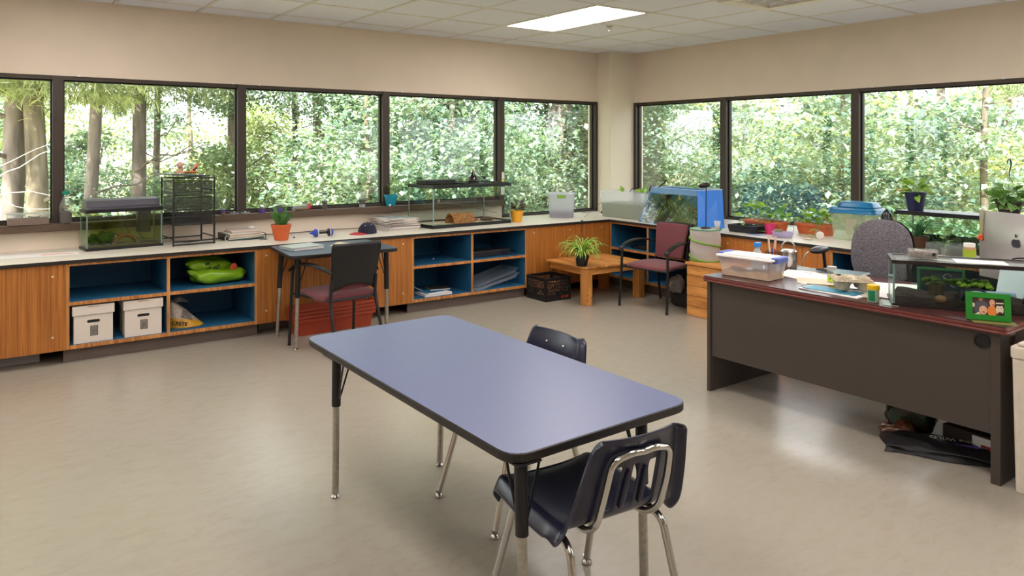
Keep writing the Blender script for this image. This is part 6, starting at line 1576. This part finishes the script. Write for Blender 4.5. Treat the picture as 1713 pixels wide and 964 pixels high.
# wire pen cup
t = thing('pen_cup', 'black wire cup with two wooden rulers behind the clear tub', 'pen holder', (4.50, 2.90, D)); r_ = .045
mb = MB()
for z in (.002, .05, .1): mb.tube([(r_*cos(2*pi*k/24), r_*sin(2*pi*k/24), z) for k in range(24)], .0022, 5, closed=True)
for k in range(20): mb.tube([(r_*cos(2*pi*k/20), r_*sin(2*pi*k/20), 0), (r_*cos(2*pi*k/20), r_*sin(2*pi*k/20), .1)], .0010, 4)
mb.build('wire_cup', M_blackm, t)
MB().lathe([(.001, .002), (r_-.003, .002)], (0, 0, 0), 20, cap=False).build('cup_floor', M_blackm, t)
def stick(label, dx, lean, L, c_, w_=.016):
    t = thing('ruler', label, 'ruler', (4.50, 2.90, D+.004)); t.rotation_euler = (lean[0], lean[1], 0)
    MB().box(dx-w_/2, dx+w_/2, -.002, .002, 0, L).build('blade', mat('stick'+label[:6], c_, .6), t)
    mb = MB()
    for k in range(12): mb.box(dx-w_/2, dx-w_/2+.005, -.0025, -.002, .08+k*.01, .081+k*.01)
    mb.build('scale_marks', M_ink, t)
stick('pale wooden ruler leaning left in the wire cup', -.012, (0, R(-9)), .20, C3(222, 196, 172)); stick('pinkish wooden ruler leaning right in the wire cup', .012, (0, R(9)), .20, C3(228, 186, 172), .022)
for k, (dx, dy, c_, lab) in enumerate(((.0, -.02, C3(200, 70, 60), 'short red marker in the wire cup'), (-.02, .01, C3(60, 60, 70), 'short dark pen in the wire cup'), (.02, .012, C3(60, 90, 160), 'short blue pen in the wire cup'))):
    t = thing('pen', lab, 'pen', (4.50+dx, 2.90+dy, D+.004)); MB().lathe([(.006, 0), (.006, .11), (.003, .12)], (0, 0, 0), 8).build('barrel', mat('pen%d' % k, c_, .4), t)
t = thing('spray_bottle', 'white spray bottle with a blue trigger head behind the clear tub', 'bottle', (4.56, 3.0-.06, D), R(100)); t.location = (4.42, 2.915, D)
t.location = (4.33, 2.90, D)
MB().lathe([(.032, 0), (.035, .004), (.035, .085), (.028, .11), (.013, .135), (.013, .145)], (0, 0, 0), 20).build('bottle_body', frosted('spray_white', C3(216, 216, 214), .8), t, smooth=40)
MB().box(-.014, .014, -.035, .022, .145, .175).add([(-.01, -.035, .172), (.01, -.035, .172), (.01, -.05, .150), (-.01, -.05, .150), (-.01, -.03, .15), (.01, -.03, .15)], [(0, 1, 2, 3), (0, 3, 4), (1, 5, 2), (3, 2, 5, 4)]).box(-.008, .008, -.030, -.022, .115, .15).build('trigger_head', mat('sky_blue_trigger', C3(50, 136, 214), .4), t, bevel=.003)
t = thing('watering_can', 'small brushed steel watering can with a hooped handle and long spout on the desk', 'watering can', (4.53, 2.80, D), R(-60))
MB().lathe([(.052, 0), (.054, .003), (.054, .112), (.046, .122), (.030, .125), (.001, .125)], (0, 0, 0), 32).build('can_body', M_steel, t, smooth=35)
MB().tube(bez((.038, .0, .12), (.05, .0, .20), (-.05, .0, .20), (-.04, .0, .12), 12), .005, 8).build('handle', M_steel, t, smooth=60)
MB().tube(arcfillet([(.048, 0, .018), (.075, 0, .02), (.105, 0, .10), (.125, 0, .115)], .02), [.006]*8+[.004]*5+[.0035]*3 if False else .0042, 8).build('spout', M_steel, t, smooth=60)
# papers
rn = random.Random(17)
papers = [(4.42, 2.60, 20, .21, .28, 'printed white sheet lying right of the clear tub'), (4.30, 2.55, -15, .21, .28, 'white sheet lying askew in the middle of the desk'), (4.22, 2.40, 34, .2, .26, 'creamy sheet under the small jar'), (4.28, 2.10, 12, .21, .28, 'white sheet beside the pulp cup carrier'), (4.15, 1.99, -10, .2, .27, 'white sheet tucked behind the yellow-capped tube'), (4.42, 2.05, 30, .21, .28, 'white sheet behind the pulp cup carrier')]
for k, (x, y, rz, a, b_, lab) in enumerate(papers):
    t = thing('paper_sheet', lab, 'paper', (x, y, D+.0008*k), R(rz)); MB().box(-a/2, a/2, -b_/2, b_/2, 0, .0006).build('sheet', M_paper if k != 2 else M_paper2, t)
    if k == 0:
        mb = MB()
        for q in range(5): mb.box(-.07, .05, -.02+q*.012, -.016+q*.012, .0006, .0008)
        mb.build('print_lines', MATS['print_ink'], t)
t = thing('tablet', 'dark-cased tablet lying with a grey rim near the chair side of the desk', 'tablet', (4.62, 2.50, D+.002), R(8)); MB().prism(rpoly(-.09, .09, -.16, .12, .012), 0, .008).build('case', mat('tablet_grey', C3(150, 164, 170), .3), t, bevel=.002); MB().box(-.08, .08, -.145, .105, .008, .0085).build('screen', mat('tablet_screen', C3(126, 146, 150), .15), t)
t = thing('stapler', 'black stapler lying on the papers behind the small jar', 'stapler', (4.50, 2.53, D+.005), R(70)); mb = MB(); mb.tube([(-.06, 0, .012), (0, 0, .02), (.07, 0, .014)], [.012, .014, .008], 10, flat=.8); mb.build('stapler_body', M_black, t, smooth=60)
t = thing('specimen_jar', 'small clear jar with a grey lid and lime label on the desk papers', 'jar', (4.25, 2.345, D+.004))
MB().lathe([(.024, 0), (.026, .004), (.026, .07), (.024, .076)], (0, 0, 0), 20, cap=False).build('jar_body', M_clear, t, smooth=40); MB().lathe([(.0262, .006), (.0262, .036)], (0, 0, 0), 20, cap=False).build('label', mat('lime_bright', C3(186, 220, 70), .5), t, smooth=60)
MB().lathe([(.027, .074), (.027, .092), (.024, .094)], (0, 0, 0), 20).build('lid', mat('grey_lid', C3(186, 184, 182), .4), t, smooth=40)
# clipboard heap
t = thing('folder', 'blue folder on top of white papers at the front edge of the desk', 'folder', (3.985, 2.20, D+.006), R(2)); MB().box(-.055, .06, -.15, .14, 0, .004).build('cover', mat('teal_folder', C3(66, 140, 168), .4), t)
t = thing('paper_stack', 'stack of white papers under the blue folder', 'papers', (3.99, 2.19, D), R(-2)); MB().box(-.075, .085, -.175, .165, 0, .0028).build('sheet', M_paper, t); 
o = MB().box(-.07, .08, -.17, .17, .003, .0055).build('sheet', M_paper, t); o.rotation_euler = (0, 0, R(3))
t = thing('scissors', 'pair of steel scissors with pale handles on the heap of papers', 'scissors', (4.05, 2.37, D+.008), R(-60))
for s in (-1, 1): MB().tube([(0, 0, .002), (.07, s*.012, .002)], [.004, .001], 6, flat=.4).build('blade', M_steel, t); MB().tube([(-.03+.014*cos(2*pi*k/14), s*.016+.011*sin(2*pi*k/14), .004) for k in range(14)], .0026, 6, closed=True).build('finger_loop', M_white, t)
# pulp cup carrier
t = thing('cup_carrier', 'grey moulded-pulp four-cup carrier on the desk', 'cup carrier', (4.075, 2.135, D+.012), R(38)); M_pulp = mat('pulp', C3(190, 176, 152), .95, var=.06, scale=60, bump=.6, bscale=200)
def pulp(u, v):
    x, y = (u-.5)*.20, (v-.5)*.20; z = .068; cx3, cy3 = .05*(1 if x > 0 else -1), .05*(1 if y > 0 else -1); d = math.hypot(x-cx3, y-cy3)
    if d < .043: z = .004+.060*min(1, max(0, (d-.026)/.017))
    z += .006*sin(pi*u)*sin(pi*v)
    if min(u, v, 1-u, 1-v) < .03: z -= .010
    return (x, y, z)
mb = MB(); mb.grid(pulp, 44, 44); mb.build('carrier', M_pulp, t, smooth=60, solid=.003)
t = thing('metal_ring_clip', 'black ring clip standing against the pulp carrier', 'clip', (4.16, 2.285, D+.006), R(60)); MB().tube([(.0, .024*cos(2*pi*k/20), .028+.024*sin(2*pi*k/20)) for k in range(16)], .0022, 6).build('ring', M_black, t, smooth=60)
for k, (x, y, rz) in enumerate(((3.985, 2.03, 20), (4.0, 2.00, -25))):
    t = thing('cardboard_piece', ['folded brown card tab under the pulp carrier', 'second folded card tab before the pulp carrier'][k], 'card', (x, y, D+.002+k*.003), R(rz)); MB().box(-.03, .05, -.035, .035, 0, .002).build('card', mat('card_tan', C3(186, 168, 146), .85), t)
# yellow-capped tube
t = thing('food_tub', 'small green and white tube with a yellow cap at the desk edge', 'bottle', (3.905, 1.932, D)); MB().lathe([(.026, 0), (.028, .003), (.028, .068)], (0, 0, 0), 24).build('tube_body', mat('pale_green_label', C3(170, 190, 166), .4), t, smooth=40)
mb = MB()
for k in range(8): a0, a1 = R(150+k*9), R(159+k*9); mb.add([(.0285*cos(a0), .0285*sin(a0), .008), (.0285*cos(a1), .0285*sin(a1), .008), (.0285*cos(a1), .0285*sin(a1), .062), (.0285*cos(a0), .0285*sin(a0), .062)], [(0, 1, 2, 3)])
mb.build('green_label', mat('deep_green_label', C3(20, 120, 80), .4), t)
MB().lathe([(.030, .066), (.031, .070), (.030, .088), (.027, .090)], (0, 0, 0), 24).build('cap', mat('yellow_cap', C3(226, 182, 28), .4), t, smooth=40)
t = thing('glass_slide', 'pale glass plate lying between the yellow-capped tube and the tank', 'plate', (3.93, 1.86, D), R(30)); MB().box(-.06, .08, -.035, .035, 0, .003).build('plate', mat('pale_glass', C3(160, 176, 160), .15), t)
# desk tank
az = math.atan2(1.35-1.83, 4.157-3.881)
tkL, tkW, tkH = .72, .26, .235
cc = Vector((3.893, 1.828, 0)) + Vector((cos(az), sin(az), 0))*tkL/2 + Vector((-sin(az), cos(az), 0))*tkW/2
T3 = tank('desk_tank', 'long low tank with dark soil, moss and a black rim on the desk', (cc.x, cc.y, D), az, tkL, tkW, tkH, .018, mat('tank_rim_brown', C3(34, 28, 26), .4), basew=.014)
mb = MB(); mb.grid(lambda u, v: (-.35+.70*u, -.122+.244*v, .010 if v in (0, 1) or u in (0, 1) else .058-.02*u+.008*sin(u*19+v*7)), 24, 10); mb.build('soil', mat('dark_soil', C3(46, 36, 32), .95, var=.3, scale=50, bump=.8), T3, smooth=60)
MB().box(-.35, .35, -.1245, -.1205, .008, .052).build('soil_front', MATS['dark_soil'], T3)
MB().lathe([(.035, 0), (.033, .07), (.001, .072)], (0, 0, 0), 14).build('moss_stump', mat('stump', C3(52, 44, 30), .95, var=.3, scale=40), T3, loc=(-.16, -.03, .05), smooth=40)
mb = MB(); rn = random.Random(21)
for k in range(50): mb.ball((rn.uniform(-.22, .06), rn.uniform(-.05, .03), .118+rn.uniform(-.01, .02)), .013, 6, 4, (1.3, 1, .7))
mb.build('moss', mat('bright_moss', C3(72, 104, 36), .95, var=.4, scale=60, bump=1), T3, smooth=80)
cv = MB(); cv.grid(lambda u, v: (-.065*cos(pi*u)*(1-.1*v), -.06+.12*v, .058*sin(pi*u)), 16, 8); cv.build('half_hide', mat('dark_slate', C3(34, 38, 46), .7), T3, smooth=70, solid=.008, loc=(-.0, -.06, .05))
mb = MB(); rn = random.Random(22)
for k in range(40): mb.ball((rn.uniform(-.07, .07), rn.uniform(-.09, -.03), .112+rn.uniform(0, .018)), .009, 6, 4)
mb.build('leafy_moss', mat('lime_moss', C3(130, 168, 50), .9, var=.3, scale=60), T3, smooth=80)
MB().ball((-.15, -.12, .05), .024, 12, 8, (1.2, .5, .8)).build('pebble', mat('tan_pebble', C3(110, 86, 54), .7), T3, smooth=80)
MB().tube(bez((.24, -.10, .21), (.24, -.1, .15), (.20, -.1, .1), (.20, -.1, .04)), .003, 6).build('cord', M_black, T3)
mb = MB()
for k in range(14): mb.ball((.25+rn.uniform(-.04, .06), rn.uniform(-.1, -.04), .055+rn.uniform(0, .02)), .018, 6, 4)
mb.build('moss', MATS['moss_bed'], T3, smooth=80)
MB().box(-.345, .345, -.118, .118, tkH-.006, tkH-.003).build('glass_cover', frosted('dusty_glass', C3(190, 184, 180), .35, .2), T3)
MB().box(-.08, .14, -.09, .04, tkH-.003, tkH+.0).build('tape_patch', M_paper, T3)
# small clear boxes on the tank
Rz = Matrix.Rotation(az, 4, 'Z')
p = T0((cc.x, cc.y, 0)) @ Rz @ Vector((-.215, .0, 0))
t = thing('cricket_box', 'small clear box of grey bedding lying on the desk tank', 'container', (p.x, p.y, D+tkH+.001), az)
MB().box(-.062, .062, -.035, .035, .002, .036).build('bedding', mat('grey_bedding', C3(126, 112, 100), .9, var=.3, scale=70), t, bevel=.006); MB().prism(rpoly(-.066, .066, -.039, .039, .01), 0, .044).build('box_body', M_clear, t); MB().ball((.045, -.039, .026), .009, 8, 6).build('plug', M_gasket, t)
t = thing('cable_plug', 'black cable hanging over the back rim of the desk tank', 'cable', (cc.x, cc.y, D+tkH), az); MB().tube(bez((.20, .16, .0), (.24, .12, .02), (.30, .12, .012), (.36, .10, -.05)), .004, 6).build('cable', M_black, t, smooth=50)
# green framed slate behind the tank
t = thing('slate_board', 'small green-framed dark board standing behind the desk tank', 'board', (4.30, 1.77, D), az); t.rotation_euler = (R(-6), 0, az)
M_gfr = mat('dull_green', C3(40, 116, 74), .5)
MB().box(-.11, .11, 0, .012, 0, .014).box(-.11, .11, 0, .012, .146, .16).box(-.11, -.096, 0, .012, .014, .146).box(.096, .11, 0, .012, .014, .146).build('green_border', M_gfr, t)
MB().box(-.096, .096, .004, .010, .014, .146).build('panel', mat('slate', C3(48, 60, 72), .6), t)
mb = MB()
for (x, z, r_) in ((.03, .115, .018), (.06, .075, .016)): mb.tube([(x+r_*cos(k*.3), .003, z+r_*.8*sin(k*.3)) for k in range(17)], .0014, 4)
mb.build('chalk_marks', mat('chalk', C3(190, 196, 196), .8), t)
# green photo frame
A_ = Vector((3.872, 1.487, D)); B2 = Vector((3.955, 1.333, D)); xa = (B2-A_).normalized(); up = Vector((0, 0, 1)); nn = xa.cross(up)   # towards the viewer
nn = Vector((-xa.y, xa.x, 0)); nn = nn if nn.dot(Vector((-1, -.3, 0))) > 0 else -nn
tilt = R(10); za = (up*cos(tilt) - nn*sin(tilt)).normalized(); ya = za.cross(xa).normalized()
fw, fh = (B2-A_).length, .128
t = empty('photo_frame'); tag(t, 'green picture frame with a snapshot of smiling people at the desk corner', 'picture frame')
t.matrix_world = frame(A_+Vector((0, 0, .002)), xa, ya, za)
sgn = -1 if ya.dot(nn) > 0 else 1      # front side is where nn points
fy = -.0 if ya.dot(nn) < 0 else .0
M_gf = mat('leaf_green_frame', C3(30, 128, 34), .4); F0, F1 = (-.008, .004)
bw = .026
fmb = MB().box(0, fw, -.007, .007, 0, bw).box(0, fw, -.007, .007, fh-bw, fh).box(0, bw, -.007, .007, bw, fh-bw).box(fw-bw, fw, -.007, .007, bw, fh-bw); fmb.build('border', M_gf, t, bevel=.0015)
MB().box(.06, .10, 0, .05, 0, .08).build('strut', M_black, t) if False else None
fr = -1 if ya.dot(nn) > 0 else 1
front = (1 if ya.dot(nn) > 0 else -1)
pw, ph_ = fw-2*bw, fh-2*bw
def flat(name, m, pts, lay): 
    y = front*(.0008+.0003*lay); mb = MB(); mb.add([(bw+px*pw, y, bw+pz*ph_) for px, pz in pts], [tuple(range(len(pts)))]); return mb.build(name, m, pr_)
pr_ = MB().box(bw, fw-bw, -.0003, .0003, bw, fh-bw).build('snapshot', mat('photo_dark', C3(70, 54, 46), .35), t)
def ell(cx4, cz4, rx, rz_, n=18): return [(min(1, max(0, cx4+rx*cos(2*pi*k/n))), min(1, max(0, cz4+rz_*sin(2*pi*k/n)))) for k in range(n)]
SK = mat('photo_skin', C3(226, 172, 136), .4); SK2 = mat('photo_skin_shade', C3(190, 120, 90), .4); SH = mat('photo_grey_shirt', C3(82, 80, 88), .4); OR = mat('photo_orange', C3(226, 130, 56), .4); CRm = mat('photo_cream', C3(224, 208, 180), .4); DK = mat('photo_hair', C3(34, 26, 24), .4); RD = mat('photo_mouth', C3(176, 70, 60), .4)
def fx(x): return x if xa.dot(Vector((c_r[0], c_r[1], 0))) > 0 else 1-x
c_r = (.8195, -.573)
flat('grey_shirt', SH, ell(.28, .42, .24, .42), 1); flat('far_face', SK2, ell(.27, .95, .07, .12), 2); flat('side_hand', CRm, ell(.03, .55, .05, .13), 2)
flat('front_face', SK, ell(.34, .27, .13, .26), 3); flat('front_collar', CRm, [(.06, 0), (.2, .14), (.26, 0)], 2); flat('front_mouth', RD, ell(.35, .16, .05, .045), 4)
flat('orange_shirt', OR, ell(.62, .22, .14, .38), 3); flat('tall_face', SK, ell(.63, .75, .085, .22), 4); flat('tall_mouth', RD, ell(.65, .63, .035, .035), 5)
flat('right_face', CRm, ell(.86, .36, .12, .32), 5); flat('knit_hat', DK, ell(.85, .78, .13, .2), 6); flat('hat_band', CRm, [(.74, .70), (.98, .72), (.98, .80), (.74, .78)], 7); flat('beard', DK, ell(.87, .14, .08, .1), 6); flat('right_mouth', RD, ell(.87, .2, .045, .03), 7)
for (ex, ez, l) in ((.29, .33, 4), (.39, .33, 4), (.60, .80, 5), (.67, .80, 5), (.82, .45, 7), (.91, .45, 7)): flat('eye', DK, ell(ex, ez, .014, .022, 8), l)
t3 = thing('green_card', 'flat olive card lying under the green picture frame', 'card', (3.90, 1.40, D), az); MB().box(-.07, .10, -.045, .03, 0, .0012).build('card', mat('olive_card', C3(112, 108, 52), .6), t3)

# all-in-one computer seen from behind
ang = R(25); t = thing('computer', 'silver all-in-one computer with a dark fruit logo, its back to the viewer', 'computer', (4.60, 1.505, D), -ang)
# local: x = towards the chair side, y = width
M_alu = mat('aluminium', C3(188, 182, 184), .32, .75)
CWd, CH0, CH1 = .262, .085, .455
mb = MB()
def bk(u, v):
    a = (u-.5)*2; b5 = (v-.5)*2; bul = .034*(1-a*a)*(1-b5*b5*.8); return (-bul, CWd*a, CH0+(CH1-CH0)*v)
mb.grid(bk, 20, 16); mb.build('back_shell', M_alu, t, smooth=80)
MB().prism([(0, -CWd), (.006, -CWd), (.006, CWd), (0, CWd)], CH0, CH1).build('rim', M_alu, t, bevel=.002); MB().box(.006, .0065, -CWd+.015, CWd-.015, CH0+.06, CH1-.015).build('screen', mat('screen_black', C3(18, 18, 22), .1), t)
mb = MB(); prof = [(.09, 0), (-.09, 0), (-.09, .006), (-.075, .012), (-.045, .15), (-.038, .20), (-.030, .20), (-.035, .15), (-.055, .014), (.09, .006)]
nn_ = len(prof); mb.add([(x, -.085, z) for x, z in prof]+[(x, .085, z) for x, z in prof], [tuple(range(nn_)), tuple(range(2*nn_-1, nn_-1, -1))]+[(i, i+nn_, (i+1) % nn_+nn_, (i+1) % nn_) for i in range(nn_)]); mb.build('stand', mat('alu_light', C3(206, 210, 222), .3, .6), t, fixn=True)
# logo
lg = []; 
for k in range(40):
    a = 2*pi*k/40; r_ = .026*(1+.06*cos(2*a)) ; x, z = r_*cos(a)*1.0, r_*sin(a)*1.02
    if z > 0: z -= .006*math.exp(-(x/.008)**2)
    else: z += .004*math.exp(-(x/.007)**2)
    d = math.hypot(x+.032, z-.004)   # bite on one side
    if d < .013: x = -.032 + .013*(x+.032)/max(d, 1e-6)
    lg.append((x, z))
mb = MB(); mb.add([(-.0352, x, z) for x, z in lg], [tuple(range(40))]); mb.add([(-.0352, .002+.011*cos(2*pi*k/14)*(.5)*1 + .006*sin(2*pi*k/14)*.0, .040+.010*sin(2*pi*k/14)) for k in range(14)], [tuple(range(14))])
mb.build('logo', mat('logo_dark', C3(52, 50, 60), .3), t, loc=(0, 0, (CH0+CH1)/2+.03))
mb = MB()
for (y, z, r_) in ((.24, .31, .014), (.255, .30, .012), (.235, .295, .011)): mb.ball((-.012, y, z), r_, 10, 8, (.5, 1, 1))
pd = tag(empty('pendant', (4.60, 1.505, D), -ang), 'orange heart pendants on a yellow string hung over the computer corner', 'pendant')
mb.build('hearts', mat('orange_glaze', C3(222, 96, 50), .35), pd, smooth=80); MB().tube([(-.006, .24, .46), (-.012, .238, .40), (-.012, .24, .32)], .0016, 5).tube([(-.006, .225, .46), (-.010, .228, .40), (-.012, .236, .32)], .0016, 5).build('string', mat('yellow_string', C3(206, 188, 80), .7), pd)
t = thing('glass_tubes', 'rolled pale blue plastic sleeve lying behind the desk tank', 'sleeve', (4.418, 1.576, D), az); mb = MB(); mb.M = T0((0, 0, .03)) @ Ry; mb.lathe([(.024, -.1), (.026, .1)], (0, 0, 0), 14); mb.build('sleeve', mat('pale_blue_film', C3(160, 180, 214), .3), t, smooth=40)

# ================================================================== UNDER THE DESK AND BY THE CHAIR
t = thing('gift_bag', 'dark green and orange film bag on the floor under the desk', 'bag', (4.20, 1.88, 0), R(-60)); mb = sackmesh(.24, .17, .19, 8, .2); mb.build('bag_body', mat('green_film', C3(22, 62, 44), .25, scale=14, col2=C3(60, 50, 34), bump=1, bscale=25), t, smooth=80)
mb = sackmesh(.17, .13, .075, 12, .5); mb.build('clear_corner', mat('brown_film', C3(112, 70, 54), .15, var=.5, scale=40, bump=1.0, bscale=60, coat=.6), t, smooth=80, loc=(-.07, -.07, 0))
t = thing('tote_bag', 'flat black printed tote bag lying on the floor under the desk', 'bag', (4.06, 1.66, 0), R(-62))
mb = MB(); mb.grid(lambda u, v: (-.27+.54*u+.012*sin(v*6), -.12+.26*v+.012*sin(u*9), .004 if (u in (0, 1) or v in (0, 1)) else .022+.045*sin(pi*u)**.6*sin(pi*v)**.6+.006*sin(u*21+v*13)), 28, 18)
mb.build('bag_body', mat('black_bag', C3(20, 18, 20), .5, bump=.4, bscale=30), t, smooth=80)
MB().tube([(-.26, -.10, .03), (-.1, -.125, .045), (.1, -.13, .045), (.24, -.12, .02)], .007, 6, flat=.5).build('strap', mat('strap_grey', C3(54, 50, 50), .7), t, smooth=60)
text('lettering', 'the WILD', .045, mat('print_white', C3(196, 190, 176), .6), T0((.03, .0, .0735)) @ Matrix.Rotation(R(180), 4, 'Z') @ Matrix.Rotation(R(-4), 4, 'X'), t, .0006)
MB().prism([(.0, 0), (.10, -.02), (.10, .02)], 0, .001).build('purple_print', mat('print_purple', C3(96, 56, 150), .6), t, loc=(.04, -.055, .071)); MB().prism([(0, 0), (.07, .012), (.06, .022), (.01, .012)], 0, .001).build('blue_print', mat('print_blue', C3(120, 150, 200), .6), t, loc=(.12, -.05, .067))
t = thing('dark_boot_box', 'dark cardboard box under the desk with a white and red label', 'box', (4.28, 1.52, 0), R(-6)); MB().box(-.16, .16, -.18, .16, 0, .12).build('carton_body', mat('dark_carton', C3(44, 34, 30), .8), t); MB().box(-.1605, -.16, -.09, .02, .06, .11).build('label', M_paper, t); MB().box(-.161, -.1605, -.09, -.02, .06, .075).build('red_label', mat('red_label', C3(176, 40, 36), .5), t)
# grey jacket / backpack by the armchair
t = thing('backpack', 'dark grey backpack slumped on the floor behind the burgundy armchair', 'bag', (5.71, 4.60, 0), R(95))
sackmesh(.30, .20, .30, 14, .15).build('pack_body', mat('pack_black', C3(30, 28, 28), .8, bump=.4, bscale=120), t, smooth=80)
mb = sackmesh(.17, .09, .16, 16, .2); mb.build('flap', mat('pack_grey', C3(96, 88, 84), .85, var=.2, scale=60), t, smooth=80, loc=(.02, .13, .15)); MB().tube([(.02, .185, .27), (.06, .20, .2), (.05, .20, .12)], .004, 5).build('zip', M_steel, t)
MB().tube([(-.12, .06, .28), (-.17, .1, .15), (-.13, .1, .02)], .012, 6, flat=.4).build('strap', mat('pack_grey', C3(96, 88, 84), .85), t, smooth=50)
# black oddments on the shelves behind the armchair
for k, (y, z, lab) in enumerate(((5.47, .439, 'coiled black cables on the corner shelf'), (4.90, .439, 'coiled black cables behind the armchair back'))):
    p = runB(y, .15); t = thing('cable_coil', lab, 'cable', (p[0], p[1], z)); rn = random.Random(k); pts = [(.07*cos(a*.7)*(1+.2*sin(a*1.3)), .12*sin(a*.7)*(1+.15*cos(a*2.1)), .008+.012*(i/40)+.006*sin(a*3)) for i, a in enumerate([q*.45 for q in range(48)])]; MB().tube(pts, .006, 5).build('coil', M_black, t, smooth=50)
    MB().cbox((0, -.03, .018), (.05, .09, .03), .3).build('adapter', M_black, t, bevel=.005)
